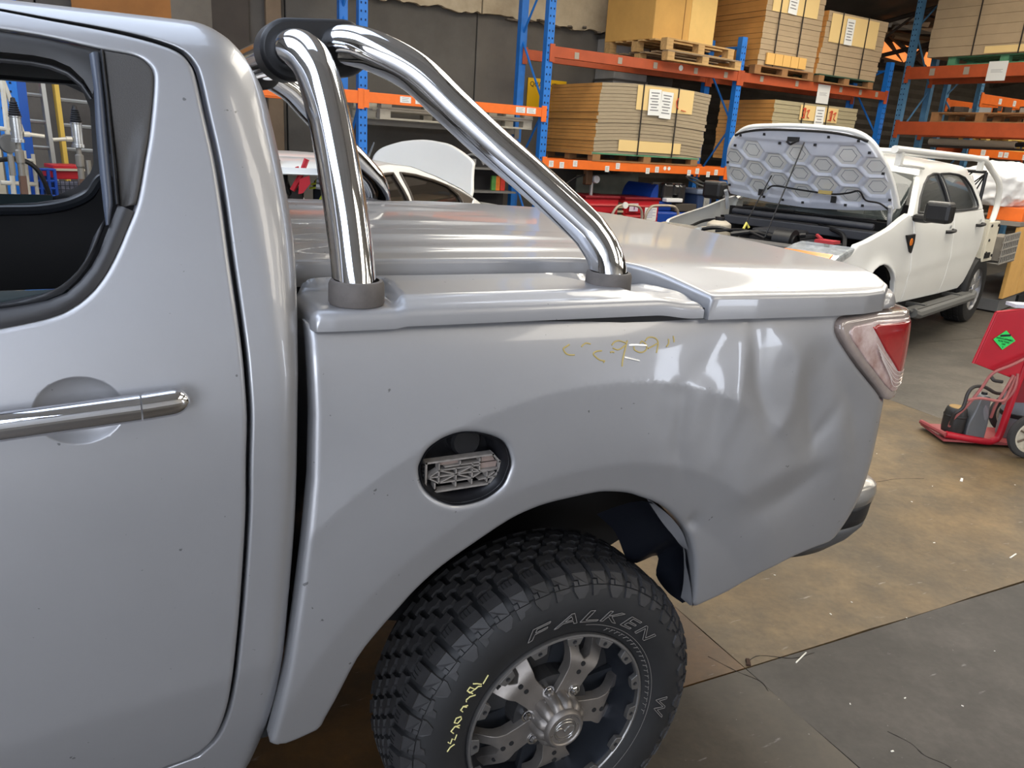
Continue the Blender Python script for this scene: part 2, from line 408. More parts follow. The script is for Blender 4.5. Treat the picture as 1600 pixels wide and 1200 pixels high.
# high lit openings between rafters at the far end of the rear wall
GL = mat('amber_daylight', (240,160,90), rough=.8, emit=(255,150,78), estr=.55)
w1 = struct('window_1', wallbox(8.28, 10.3, 1.90, 1.93, 3.44, 3.86), STEEL)
for pl in ([(8.36,3.78),(8.36,3.54),(8.98,3.50)],[(8.62,3.80),(9.42,3.76),(9.05,3.50)],[(9.60,3.50),(9.68,3.74),(9.98,3.74),(10.14,3.50)]):
    m = MB(); m.prism(pl, 1.875, 1.897, 'y', fn=lambda x, y, z: tuple(RK(x, y, z))); ob('pane', m, GL, w1)
m = MB()
for a, b in (((8.1,3.98),(9.6,3.46)),((8.3,3.44),(10.5,3.44)),((8.2,3.92),(10.6,3.82)),((9.1,3.46),(9.5,3.8))): m.tube([RK(a[0],1.8,a[1]),RK(b[0],1.8,b[1])], .04, 6)
ob('window_bar', m, STEEL, w1)
# foil hanging off the roof and loose rafters
m = MB()
for k in range(14):
    t = 7.4+.22*k; o = 1.5-.1*(k % 3); zz = 3.95+.03*((k*7) % 5)
    m.add([RK(t,o,zz),RK(t+.3,o-.2,zz+.03),RK(t+.34,o-.15,zz-.05),RK(t+.05,o+.1,zz-.06)], [(0,1,2,3)])
ob('loose_foil', m, mat('roof_foil', (190,186,180), rough=.3, metal=.7), ceil, kind='stuff')
for a, b, c in (((8.2,1.6,3.82),(10.4,1.6,3.84),(120,96,70)),((9.3,1.2,3.72),(11.5,1.2,3.86),(128,104,80)),((7.4,1.7,3.86),(9.4,1.7,3.93),(110,86,62))):
    m = MB(); m.tube([RK(*a),RK(*b)], .035, 6); ob('batten', m, mat('batten_%d' % c[0], c, rough=.8), ceil)
# --- wall behind the camera with the open roller door, and the left end wall
WALLM = mat('pale_cladding', (196,194,190), rough=.7, noise=.12, nscale=1)
y0 = -6.1
m = MB(); m.bb((-13,y0-.1,0),(SKY_DOOR[0],y0,6.5)); m.bb((SKY_DOOR[1],y0-.1,0),(ADDED_DOOR[0],y0,6.5)); m.bb((ADDED_DOOR[1],y0-.1,0),(23,y0,6.5)); m.bb((ADDED_DOOR[0],y0-.1,ADDED_DOOR[2]),(ADDED_DOOR[1],y0,6.5)); m.bb((SKY_DOOR[0],y0-.1,SKY_DOOR[2]),(SKY_DOOR[1],y0,6.5))
struct('wall_front', m, WALLM)
m = MB(); m.bb((-11.3,-6.2,0),(-11.2,12,6.5)); struct('wall_left', m, CONC[1])
m = MB(); m.bb((-20,-30,-.1),(20,-8.21,-.02)); struct('ground', m, mat('yard_concrete', (168,164,156), rough=.9))
# ================================================================ silver pickup (coordinates below are metres in the room)
UT = (.8, 2.12, 0); CY = 2.12
ute = thing('pickup_truck', 'silver dual-cab pickup with a creased rear quarter and polished tube sports bar', 'pickup truck', UT)
def up(name, me, m, parent=None, **k):
    if parent is None or parent is ute: return ob(name, me, m, ute, world=UT, **k)
    return ob(name, me, m, parent, **k)
CP = [(1.275,.42),(1.23,.6),(1.205,.78),(1.195,.9),(1.188,1.05),(1.188,1.18),(1.195,1.28),(1.215,1.38),(1.245,1.47),(1.28,1.57),(1.315,1.67),(1.345,1.75),(1.375,1.795),(1.43,1.822),(1.55,1.838),(1.8,1.85),(2.12,1.855)]
cs = np.r_[0, np.cumsum(np.hypot(*np.diff(np.array(CP), axis=0).T))]
fY = spl(cs, [p[0] for p in CP]); fZ = spl(cs, [p[1] for p in CP]); SMAX = float(cs[-1])
XR = spl([.42,.5,.63,.75,.9,1.05,1.2,1.3,1.4,1.5,1.66,1.76,1.82,1.9], [.140,.160,.186,.201,.214,.226,.233,.238,.246,.253,.245,.232,.223,.22])
def cab(x, s, lift=0.):
    x = np.asarray(x, float); s = np.asarray(s, float)
    y = fY(s); z = fZ(s); e = .002
    ty = fY(s+e)-fY(s-e); tz = fZ(s+e)-fZ(s-e); L = np.hypot(ty, tz); ny, nz = tz/L, -ty/L
    rr = np.clip((z-1.3)/.4, 0, 1)*.065+.035; d = np.clip(XR(z)-x, 0, None)
    q = np.where(d < rr, rr-np.sqrt(np.maximum(rr**2-(rr-d)**2, 0)), 0)-lift
    # flat feature line low on the door
    kk = np.clip(.337+.113*x-s, 0, None); q = q+.115*(np.sqrt(kk**2+.003**2)-.003)
    return np.stack([x, y+ny*q, z+nz*q], 1)
DISH = (-.0755, .8625)
def door_s(x, s):
    P = cab(x, s); d = np.hypot((x-DISH[0])/.058, (s-DISH[1])/.0495)
    P[:,1] += .026*np.where(d < 1, np.sqrt(np.maximum(1-.82*d**2, 0))-np.sqrt(.18), 0)
    return P
GROOVE = [(-.13,1.443),(-.072,1.431),(-.02,1.423),(.03,1.414),(.073,1.403),(.1,1.391),(.114,1.374),(.121,1.353),(.128,1.299),(.137,1.232),(.142,1.166),(.146,1.08),(.15,1.007),(.154,.933),(.155,.89),(.155,.83),(.15,.753),(.146,.669),(.138,.572),(.128,.467),(.115,.352),(.102,.261),(.08,.186),(.046,.142)]
GROOVE = cm2(GROOVE, 4)
WIN = [(-.16,1.400),(-.083,1.394),(-.034,1.386),(-.004,1.381),(.028,1.378),(.044,1.373),(.054,1.364),(.059,1.352),(.058,1.332),(.053,1.299),(.045,1.255),(.037,1.222),(.026,1.175),(.017,1.146),(.004,1.117),(-.011,1.084),(-.029,1.052),(-.049,1.027),(-.073,1.008),(-.097,.997),(-.132,.989),(-.16,.984)]
WIN = cm2(WIN, 3)
def off(pl, d):
    P = np.array(pl); t = np.gradient(P, axis=0); t /= np.hypot(t[:,0], t[:,1])[:,None]
    return [tuple(p) for p in P+d*np.stack([-t[:,1], t[:,0]], 1)]
FRONT = -1.02
gi = off(GROOVE, -.0035); go = off(GROOVE, .0035)
# rear door skin: curve of the gap, then along the sill, up the front edge
door_out = [(FRONT, 1.443)]+gi+[(-.02,.135),(FRONT,.135)]
win_hole = [(FRONT+.12,.975),(FRONT+.1,1.05),(-.72,1.40)]+WIN
th = np.linspace(0, 2*pi, 64, endpoint=False)
dx = np.vstack([np.stack([DISH[0]+.058*k*np.cos(th), DISH[1]+.0495*k*np.sin(th)], 1) for k in (.25,.45,.6,.72,.82,.9,.96,1.0,1.02,1.06,1.12)])
door = up('rear_door', psmooth('rear_door', panel(door_out, door_s, [win_hole], grid=.014, er=.006, flange=.03, extra=dx)), PAINT, label='silver rear door with its window wound down')
cabside_out = [(-2.3,1.4515)]+[(-1.0,1.452)]+go+[(-.02,.128),(-.02,.06),(.02,.03)]
zs = np.linspace(.445, 1.822, 46)
ss = np.interp(zs, [float(fZ(s)) for s in np.linspace(0, SMAX, 400)], np.linspace(0, SMAX, 400))
cabside_out += [(float(XR(z))-.0005, float(s)) for z, s in zip(zs, ss)]
cabside_out += [(.2195, 1.62), (.2195, SMAX), (-2.3, SMAX)]
side_s = lambda x, s: cab(x, s)
dz_ = np.linspace(.45, 1.815, 110); ds_ = np.interp(dz_, [float(fZ(s)) for s in np.linspace(0, SMAX, 400)], np.linspace(0, SMAX, 400))
rx_ = np.vstack([np.stack([XR(dz_)-d_, ds_], 1) for d_ in (.0012,.004,.008,.013,.020,.028,.036,.046,.058,.072,.088,.102)]+[np.stack([np.full(24,.2195)-d_, np.linspace(1.47, SMAX-.01, 24)], 1) for d_ in (.0012,.004,.008,.013,.020,.028,.036,.046,.058,.072,.088,.102)])
up('cab_shell', psmooth('cab_shell', panel(cabside_out, side_s, grid=.02, er=.0035, flange=.05, step=.011, extra=rx_)), PAINT)
# cab far side, plain mirrored skin with a window opening, and the back panel with its window
def mir(S): return lambda x, s: S(x, s)*np.array([1,-1,1])+np.array([0,2*CY,0])
FW = [(-.34,1.392),(-.235,1.397),(-.153,1.413),(-.090,1.445),(-.052,1.488),(-.038,1.52),(-.032,1.69),(-.045,1.735),(-.09,1.755),(-.214,1.754),(-.9,1.757),(-1.0,1.70),(-1.05,1.42),(-1.0,1.392)]
def s_of_z(z): return float(np.interp(z, [float(fZ(s)) for s in np.linspace(0, SMAX, 400)], np.linspace(0, SMAX, 400)))
far_hole = [(x-.03 if x > -.2 else x, s_of_z(z)) for x, z in FW]
far_out = [(-2.3,.06),(.13,.06)]+[(float(XR(z))-.0005, float(s)) for z, s in zip(zs[3:], ss[3:])]+[(.2195,1.62),(.2195,SMAX),(-2.3,SMAX)]
up('far_cab_side', psmooth('far_cab_side', panel(far_out, mir(cab), [far_hole], grid=.05, er=0, flange=0, step=.03)), PAINT)
m = MB(); m.prism([(1.27,.66),(1.225,1.2),(1.26,1.38),(1.36,1.62),(1.46,1.74),(1.6,1.78),(2.64,1.78),(2.78,1.74),(2.88,1.62),(2.98,1.38),(3.015,1.2),(2.97,.66)], .17, .19, 'x')
back = up('cab_back_panel', m, PAINT)
m = MB(); m.prism([(1.5,1.46),(1.55,1.70),(2.69,1.70),(2.74,1.46)], .189, .196, 'x'); up('rear_window_glass', m, GLASS, back)
# inside: far door card with the window cut, roof lining, floor, front seats; all dark
m = MB(); card = panel([(-1.3,.5),(.18,.5),(.2,1.38),(.16,1.70),(.1,1.79),(-1.3,1.80)], lambda x, z: np.stack([x, 2.87-.10*np.clip((z-1.36)/.4,0,1), z], 1), [FW], grid=.05, er=.012, flange=.05)
up('far_door_card', psmooth('far_door_card', card), mat('door_card', (30,30,32), rough=.55))
m = MB(); m.bb((-1.3,1.50,1.765),(.12,2.74,1.785)); up('roof_lining', m, mat('roof_lining', (96,94,90), rough=.9))
m = MB(); m.bb((-1.3,1.28,.55),(.19,2.98,.60)); m.bb((.15,1.28,.6),(.185,2.98,1.34)); up('cab_floor', m, DARK)
# rear seat with its headrest, seen as the dark swelling in the window
m = MB(); m.tube(catmull([(-.12,1.5,.95),(-.03,1.5,1.2),(.02,1.5,1.30)], 6), [.09]*13, 12); m.bb((-.5,1.4,.75),(.1,2.85,.98))
up('rear_seat', m, mat('seat_cloth', (26,26,28), rough=.85))
sill = cm2([(-1.2,1.36),(-.5,1.378),(-.34,1.392),(-.235,1.397),(-.153,1.413),(-.088,1.445),(-.05,1.495),(-.01,1.505)], 5)
ring = MB(); ring.tube([(x, 2.855, z-.016) for x, z in sill], .016, 8); up('far_window_ledge', ring.mesh('l', True), mat('door_card_top', (44,47,52), rough=.35))
far_pil = MB(); far_pil.prism([(-.036,1.50),(-.030,1.69),(-.042,1.732),(-.085,1.755),(-.04,1.765),(.05,1.62),(.06,1.46)], 2.82, 2.86, 'y'); up('far_window_pillar', far_pil, TRIMB)
m = MB(); m.prism([(-.75,1.385),(-.34,1.392),(-.235,1.40),(-.19,1.41),(-.19,1.425),(-.75,1.422)], 2.885, 2.89, 'y'); up('far_door_glass', m, mat('far_glass', (60,72,74), rough=.05, coat=1))

# front half of the truck, out of the frame but standing there
fd_out = [(-2.09,.135),(-1.03,.135),(-1.03,1.443),(-1.70,1.42),(-2.09,1.06)]
up('front_door', psmooth('front_door', panel(fd_out, side_s, [[(-1.95,1.02),(-1.12,.99),(-1.12,1.395),(-1.66,1.375)]], grid=.06, er=.006, flange=.03, step=.04)), PAINT)
up('front_fender', psmooth('front_fender', panel([(-2.10,.13),(-2.10,1.0),(-3.2,.90),(-3.42,.78),(-3.45,.42),(-2.87,.33)]+[(-2.395+.47*cos(a), .03+.47*sin(a)) for a in np.linspace(radians(160), radians(15), 14)], lambda x, s: cab(x, s)+np.array([0,1,0])*(.30*np.clip((-2.75-np.asarray(x))/.7,0,1)**2)[:,None], grid=.06, er=.01, flange=.03, step=.04)), PAINT)
m = MB(); fp_ = [(-2.1,1.24,1.36),(-2.1,CY,1.43),(-2.1,3.0,1.36),(-2.9,1.25,1.27),(-2.9,CY,1.34),(-2.9,2.99,1.27),(-3.42,1.50,1.15),(-3.42,CY,1.20),(-3.42,2.74,1.15)]; m.add(fp_, [(0,1,4,3),(1,2,5,4),(3,4,7,6),(4,5,8,7)]); up('front_bonnet', m.mesh('fb', True), PAINT)
m = MB(); m.add([(-2.12,1.25,1.36),(-2.12,2.99,1.36),(-1.72,1.38,1.80),(-1.72,2.86,1.80)], [(0,1,3,2)]); up('windscreen', m, GLASS)
m = MB(); m.bb((-3.45,1.48,.55),(-3.38,2.76,1.15)); m.bb((-3.4,1.5,.5),(-2.0,2.7,.6)); up('front_grille', m, BLACK)
# window surround of the rear door
def strip(name, A, B, lift, m, parent, th=.012, S=cab):
    """band between two curves in door coordinates, raised by lift"""
    n = 40
    def rs(C):
        C = np.array(C, float); L = np.r_[0, np.cumsum(np.hypot(*np.diff(C, axis=0).T))]; t = np.linspace(0, L[-1], n)
        return np.stack([np.interp(t, L, C[:,0]), np.interp(t, L, C[:,1])], 1)
    A, B = rs(A), rs(B); k = 5; rows = []
    for j in range(k+1):
        f = j/k; Q = A*(1-f)+B*f; li = lift+.004*sin(pi*f)
        rows.append(S(Q[:,0], Q[:,1], li))
    vs = [tuple(p) for r in rows for p in r]; fs = []
    for j in range(k):
        for i in range(n-1): fs.append((j*n+i, j*n+i+1, (j+1)*n+i+1, (j+1)*n+i))
    o = len(vs); vs += [(p[0], p[1]+th, p[2]) for r in (rows[0], rows[-1]) for p in r]
    for i in range(n-1): fs += [(i+1, i, o+i, o+i+1), (k*n+i, k*n+i+1, o+n+i+1, o+n+i)]
    mm = MB(); mm.add(vs, fs); return up(name, mm.mesh(name, True, 50), m, parent)
WL = WIN
itop = 9
i_tail = [i for i, p in enumerate(WL) if p[1] < 1.150][0]
seal_out = WL[i_tail:]; seal_in = cm2([(-.003,1.155),(-.022,1.112),(-.036,1.077),(-.046,1.062),(-.067,1.037),(-.085,1.024),(-.111,1.016),(-.16,1.008)], 4)
strip('belt_seal', seal_out+[(-.55,.965),(-.9,.955)], seal_in+[(-.55,.992),(-.9,.985)], -.001, TRIMB, door)
strip('inner_belt_lip', [(p[0]-.006, p[1]+.003) for p in seal_in]+[(-.9,.99)], [(-.038,1.112),(-.053,1.072),(-.075,1.048),(-.095,1.032),(-.16,1.018),(-.9,1.0)], -.014, SEALM, door)
quarter = [(-.004,1.381)]+[p for p in WL if p[1] <= 1.381 and p[1] >= 1.148 and p[0] > -.01]+[(-.001,1.152),(-.001,1.22),(-.002,1.304)]
def cab_l(l): return lambda x, s: cab(x, s, l)
def quart_s(x, s):
    # recessed facet that runs down the middle of the quarter trim
    k = (x-(.0+(s-1.15)*.24)); l = np.where(k < 0, -.008, -.008+.010*sm(k/.012))
    P = cab(x, s); Q = cab(x, s, 1.0)
    return P+(Q-P)*np.where(s < 1.30, l*sm((1.30-s)/.1)-.001, -.001)[:,None]
up('quarter_trim', psmooth('quarter_trim', panel(quarter, quart_s, grid=.006, er=.003, flange=.02)), mat('grained_trim', (58,56,54), rough=.5, bump=.15, bscale=900), door)
strip('window_channel', [(-.023,1.372),(-.021,1.321),(-.023,1.265),(-.023,1.199),(-.022,1.150),(-.021,1.125)], [(-.010,1.376),(-.009,1.304),(-.009,1.22),(-.009,1.158),(-.012,1.145),(-.0165,1.125)], .001, mat('channel_rubber', (66,72,84), rough=.35), door)
strip('channel_lip', [(-.0085,1.378),(-.007,1.304),(-.0065,1.22),(-.006,1.155)], [(-.0045,1.380),(-.0025,1.304),(-.002,1.22),(-.002,1.155)], .002, SEALM, door)
TOPO = [(-.9,1.405)]+[p for p in WL[:itop+4] if p[0] <= -.004]+[(-.004,1.381)]
strip('upper_channel', TOPO, [(-.9,1.372),(-.16,1.366),(-.094,1.3655),(-.062,1.361),(-.047,1.352),(-.034,1.338),(-.023,1.315)], -.004, mat('channel_dark', (36,35,35), rough=.5), door)
strip('upper_channel_lip', [(-.9,1.372),(-.16,1.366),(-.094,1.3655),(-.062,1.361),(-.047,1.352),(-.034,1.338),(-.023,1.315)], [(-.9,1.364),(-.16,1.359),(-.094,1.358),(-.065,1.353),(-.052,1.345),(-.04,1.333),(-.028,1.312)], -.02, TRIMB, door)
# lowered glass edge just above the seal
m = MB(); m.prism([(-.9,1.40),(-.155,1.436),(-.075,1.437),(-.07,1.40),(-.155,1.36),(-.9,1.36)], 1.262, 1.266, 'y'); up('window_glass', m, mat('wound_glass', (52,60,62), rough=.05, coat=1), door)

# door handle: grip bar and end cap, chrome
def handle(name, x0, x1, parent, round_end):
    n = 18; prof = [(-.020,0),(-.0185,-.009),(-.012,-.0155),(0,-.018),(.012,-.0155),(.0185,-.009),(.020,0),(.012,.006),(-.012,.006)]
    vs = []; fs = []; k = len(prof)
    for i in range(n+1):
        t = i/n; x = x0+(x1-x0)*(t if not round_end else (1-(1-t)**1.8)); s = .8650+(x+.05)*.062
        sc = 1.0
        if round_end:
            e = (x1-x)/.024; sc = sqrt(max(1-(1-min(e, 1))**2, .02))
        outw = .030-.30*max(x-.0, 0)**1.35*.6
        P = cab(np.array([x]), np.array([s]))[0]
        for dz, dy in prof: vs.append((x*.975, P[1]-outw+dy*(.6+.4*sc), P[2]*.975+.0345+dz*sc))
    for i in range(n):
        for j in range(k): fs.append((i*k+j, i*k+(j+1) % k, (i+1)*k+(j+1) % k, (i+1)*k+j))
    fs += [tuple(range(k)), tuple(n*k+j for j in range(k))[::-1]]
    mm = MB(); mm.add(vs, fs); return up(name, mm.mesh(name, True, 50), CHROME2, parent)
handle('door_handle', -.30, .0032, door, False)
handle('handle_cap', .0055, .0705, door, True)
m = MB(); 
m.bb((-.29-.012, 1.155, 1.245),(-.29+.012, 1.20, 1.265)); up('handle_mount', m, BLACK, door)

# ---------------- load tub side
HUBX, HUBZ, RIMY = .824, .392, 1.262
yb = spl([.4,.6,.7,.85,1.0,1.15,1.27,1.32,1.345,1.37,1.45], [1.29,1.245,1.228,1.216,1.212,1.212,1.216,1.224,1.232,1.244,1.28])
XC = spl([.5,.62,.66,.70,.75,.86,.97,1.1,1.4], [1.45,1.60,1.675,1.725,1.768,1.812,1.815,1.808,1.80])
DENTS = [(1.30,.90,.10,.05,.005,.0),(1.44,1.13,.075,.17,.007,.1),(1.56,1.02,.05,.16,-.004,.3),(1.10,.885,.018,.018,.007,0),(1.12,1.10,.06,.14,.006,.05)]
FOLDS = [  # sharp creases beaten into the quarter: polyline, half width, depth (+ in)
    ([(1.153,1.338),(1.077,1.271),(1.009,1.222)],.045,.006),([(1.18,1.337),(1.157,1.155),(1.121,1.042)],.030,-.0065),([(1.203,1.34),(1.225,1.204),(1.294,1.063)],.040,.010),
    ([(1.254,1.326),(1.35,1.25),(1.344,1.132),(1.282,1.05)],.034,-.006),([(1.40,1.185),(1.457,1.036),(1.527,1.105)],.030,.007),([(1.221,.942),(1.351,.975),(1.526,.974)],.035,-.006),
    ([(1.296,.879),(1.415,.905),(1.517,.951)],.040,.008),([(.962,1.202),(.959,1.092)],.018,.002),([(1.012,1.197),(1.01,1.085),(1.042,1.01)],.026,.005),([(1.464,1.239),(1.592,1.095),(1.641,.984)],.040,.007)]
def fold(x, z, pl, w_, dp):
    best = np.zeros_like(x); P = np.stack([x, z], -1); n = len(pl)-1
    for i in range(n):
        a, b = np.array(pl[i]), np.array(pl[i+1]); ab = b-a; t_ = np.clip(((P-a)@ab)/(ab@ab), 0, 1); q = P-(a+t_[...,None]*ab)
        d = np.hypot(q[...,0], q[...,1])/w_; end = (i+t_)/n
        best = np.maximum(best, np.exp(-np.power(np.sqrt(d*d+.02), 1.25))*(.35+.65*np.sin(pi*np.clip(end,.08,.92))))
    return dp*best
def tub(x, z):
    x = np.asarray(x, float); z = np.asarray(z, float)
    r = np.hypot(x-HUBX, z-HUBZ); fl = sm((1.52-x)/.35)
    out = np.where(r < .85, .020+.004*sm((.85-r)/.15), .020*np.clip((1.05-r)/.2, 0, 1)**1.6)-.17*(np.sqrt(np.clip(.68-r, 0, .12)**2+.004**2)-.004)
    y = yb(z)-out*fl+.045*np.clip((x-1.15)/.55, 0, 2)**2
    for cx, cz, a, b, dp, tl in DENTS:
        u = (x-cx)+tl*(z-cz); q = (u/a)**2+((z-cz)/b)**2
        y = y+dp*np.exp(-q)
    for pl_, w_, dp in FOLDS: y = y+fold(x, z, pl_, w_, dp)
    d = np.clip(XC(z)-x, 0, .12); y = y+.12-np.sqrt(np.maximum(.12**2-(.12-d)**2, 0))
    return np.stack([x, y, z], 1)
ARCH = [(.2795,.5905),(.296,.629),(.3355,.728),(.377,.785),(.412,.824),(.445,.860),(.493,.899),(.551,.933),(.629,.975),(.678,.991),(.72,.998),(.770,1.001),(.81,1.003),(.846,1.002),(.902,.990),(.945,.972),(.999,.945),(1.048,.906),(1.0915,.8586),(1.119,.805),(1.137,.751),(1.153,.679),(1.158,.635)]
ARCH = cm2(ARCH, 3)
tub_out = [(.258,1.372),(.258,1.226),(.252,1.116),(.245,1.06),(.227,.922),(.203,.75),(.186,.654),(.172,.575),(.19,.558),(.223,.557),(.27,.562)]+ARCH
tub_out += [(1.172,.632),(1.266,.652),(1.362,.685),(1.42,.693),(1.482,.70),(1.55,.705)]
tub_out += [(float(XC(z))-.002, float(z)) for z in np.linspace(.705, 1.10, 14)]
LAMPB = [(1.735,1.098),(1.715,1.104),(1.677,1.133),(1.571,1.208),(1.501,1.268),(1.474,1.298),(1.470,1.314),(1.478,1.326),(1.495,1.332),(1.525,1.334),(1.62,1.337),(1.70,1.338)]
tub_out += cm2(LAMPB, 3)+[(float(XC(1.34))-.002, 1.338),(float(XC(1.37))-.002, 1.372)]
FILL = [(.546,1.170),(.580,1.1585),(.605,1.141),(.618,1.105),(.613,1.080),(.602,1.058),(.575,1.040),(.545,1.033),(.515,1.033),(.494,1.039),(.466,1.056),(.446,1.081),(.439,1.112),(.444,1.130),(.454,1.147),(.470,1.159),(.49,1.168),(.518,1.173)]
FILL = cm2(FILL+[FILL[0]], 3)[:-1]
rr_ = []
for R_ in (.60,.612,.625,.667,.675,.683,.691,.84,.846,.85,.854,.86):
    a_ = np.linspace(radians(5), radians(178), 150); rr_.append(np.stack([HUBX+R_*np.cos(a_), HUBZ+R_*np.sin(a_)], 1))
side = up('tub_side', psmooth('tub_side', panel(tub_out, tub, [FILL], grid=.012, er=.010, flange=.035, extra=np.vstack(rr_))), PAINT, label='silver load-tub side with dents behind the wheel arch')
# front and rear closing walls of the tub, far side, floor
m = MB(); m.prism([(1.27,.60),(1.235,1.0),(1.24,1.36),(3.0,1.36),(3.005,1.0),(2.97,.60)], .285, .30, 'x'); up('tub_front_wall', m, PAINT)
m = MB(); m.prism([(1.36,.66),(1.34,1.1),(1.36,1.33),(2.88,1.33),(2.90,1.1),(2.88,.66)], 1.76, 1.785, 'x'); tg = up('tailgate', m, PAINT, bevel=.01)
m = MB(); m.bb((1.785,2.0,1.12),(1.80,2.24,1.2)); up('tailgate_handle', m, BLACK, tg)
far_tub = [(x, z) for x, z in tub_out]
def tub_far(x, z): 
    P = tub(x, z); P[:,1] = 2*CY-P[:,1]; return P
up('far_tub_side', psmooth('far_tub_side', panel(far_tub, tub_far, grid=.04, er=0, flange=.02, step=.03)), PAINT)
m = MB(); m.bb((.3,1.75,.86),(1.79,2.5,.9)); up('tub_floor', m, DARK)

# fuel filler: dark bowl and broken hinge bracket left in it
bowl = MB(); n = len(FILL); vs = []
fc = np.array(FILL).mean(0)
lev = [(1.0,.001),(1.0,.012),(.93,.022),(.86,.030),(.84,.075),(.0,.08)]
for k, dp in lev:
    Q = fc+(np.array(FILL)-fc)*k; P = tub(Q[:,0], Q[:,1]); vs += [(p[0], p[1]+dp, p[2]) for p in P]
fs = []
for j in range(len(lev)-1):
    for i in range(n): fs.append((j*n+i, j*n+(i+1) % n, (j+1)*n+(i+1) % n, (j+1)*n+i))
bowl.add(vs, fs); fuel = up('fuel_filler_bowl', bowl.mesh('bowl', True, 50), mat('filler_plastic', (20,20,23), rough=.4))
br = MB(); BX0, BX1, BZ0, BZ1 = .4585, .606, 1.055, 1.1145; by = 1.212
def bp(u, v): return (BX0+(BX1-BX0)*u, BZ0+(BZ1-BZ0)*v+.001*(u-.5))
def rib(a, b, t=.0022, y0=0, y1=.018):
    (xa, za), (xb, zb) = bp(*a), bp(*b); d = Vector((xb-xa, 0, zb-za)); L = d.length; ang = math.atan2(zb-za, xb-xa)
    br.box(((xa+xb)/2, by+(y0+y1)/2, (za+zb)/2), (L+t, y1-y0, t), Matrix.Rotation(-ang, 3, 'Y'))
for a, b in [((0,0),(0,1)),((0,1),(.9,1)),((0,0),(.86,0)),((.9,1),(1,.72)),((1,.72),(.98,.35)),((.98,.35),(.86,0))]: rib(a, b, .0035)
for a, b in [((.17,.28),(.17,.92)),((.17,.28),(.6,.28)),((.17,.70),(.72,.70)),((.40,.28),(.40,.70)),((.62,.1),(.62,.8)),((.17,.28),(.62,.70)),((.17,.70),(.40,.5)),((.40,.5),(.62,.28)),((.03,.5),(.97,.5)),((.03,.5),(.17,.70)),((.03,.5),(.17,.28)),((.62,.3),(.74,.45)),((.74,.45),(.97,.48)),((.72,.45),(.72,.92)),((.72,.2),(.97,.24)),((.83,.1),(.83,.45)),((.25,.80),(.72,.80)),((.12,.12),(.12,.28)),((.40,.1),(.40,.28)),((.45,.92),(.45,.80)),((.62,.62),(.72,.5)),((.83,.24),(.93,.38))]: rib(a, b)
up('hinge_bracket', br, mat('dusty_plastic', (132,126,120), rough=.7, noise=.3, nscale=60), fuel)
for pl_ in ([(.74,.5),(.97,.5),(.98,.7),(.74,.7)],[(.76,.74),(.95,.74),(.9,.96),(.76,.96)],[(.2,.82),(.44,.82),(.44,.96),(.2,.96)]):
    m = MB(); m.prism([bp(*q) for q in pl_], by+.008, by+.012, 'y'); up('bracket_web', m, mat('pinkish_plastic', (128,112,104), rough=.7), fuel)
m = MB()
for i in range(9): m.tube(catmull([(.455+.003*i % .01, 1.215, 1.065+.0055*i),(.446, 1.225+.002*(i % 3), 1.067+.0055*i),(.442, 1.24, 1.07+.0052*i)], 3), .0016, 5)
up('filler_bellows', m, BLACK, fuel)
m = MB(); m.lathe([(.0,.0),(.026,0),(.03,.006),(.03,.03),(.034,.034),(.034,.05)], (.545, 1.232, 1.138), 'y', 20); up('fuel_cap', m, BLACK, fuel)

# crayon marks left on the tub side
def crayon(strokes, r, m, parent, S=tub, lift=.0012):
    for st in strokes:
        c = np.array(cm2(st, 5)) if len(st) > 2 else np.array(st); P = S(c[:,0], c[:,1]); mm = MB(); mm.tube([(p[0], p[1]-lift*.4, p[2]) for p in P], r, 5)
        up('crayon_stroke', mm, m, parent)
# ---------------- rail cap and hard lid
cap_out = [(.262,1.245),(.270,1.231),(.30,1.2275),(.6,1.222),(1.0,1.2145),(1.050,1.213),(1.046,1.24),(1.036,1.268),(1.000,1.335),(.945,1.402),(.88,1.437),(.80,1.444),(.36,1.450),(.30,1.438),(.272,1.41),(.262,1.38)]
cap_out = cap_out[:5]+cm2(cap_out[5:12], 4)+cap_out[12:]
def capz(x, y):
    x = np.asarray(x, float); y = np.asarray(y, float)
    ridge = 1.3975+.030*sm((y-1.236)/.035)*.45+.0035*sm((y-1.27)/.12)+.002
    ridge = ridge-.010*sm((x-.93)/.1)
    f1 = sm((.425+.10*np.clip(y-1.26,-.05,.12)-x)/.022)*sm((1.425-y)/.02)
    f2 = sm((x-(.955-1.35*np.clip(y-1.268,0,.2)))/.001*.0+ (x-(.80+1.0*np.clip(1.40-y,-.1,.14)*.62))/.02)*sm((1.012-.25*(y-1.26)-x)/.022)*sm((y-1.256)/.012)*sm((1.425-y)/.012)
    z = ridge*(1-f1)+1.396*f1
    z = z*(1-f2)+1.4005*f2
    return np.stack([x, y, z], 1)
cap = up('rail_cap', psmooth('rail_cap', panel(cap_out, capz, grid=.008, er=.017, flange=.016, fdir=(0,0,-1)), 50), PAINT)
def lidz(x, y):
    x = np.asarray(x, float); y = np.asarray(y, float); d = np.abs(y-CY)
    z = 1.4495-.009*(d/.67)**2-.030*sm((d-.70)/.21)-.016*sm((x-1.0)/.7)
    f = sm((1.12-x)/.35)*sm((x-.27)/.12)
    for c0, c1, h in ((.0,.10,.006),(.27,.38,.008),(.47,.55,.006)):
        z = z+f*h*sm((d-c0+.014)/.014)*sm((c1+.016-d)/.016)
    return np.stack([x, y, z], 1)
near = cm2([(.83,1.466),(.890,1.457),(.961,1.420),(1.017,1.350),(1.050,1.277),(1.060,1.24),(1.0625,1.212)], 5)
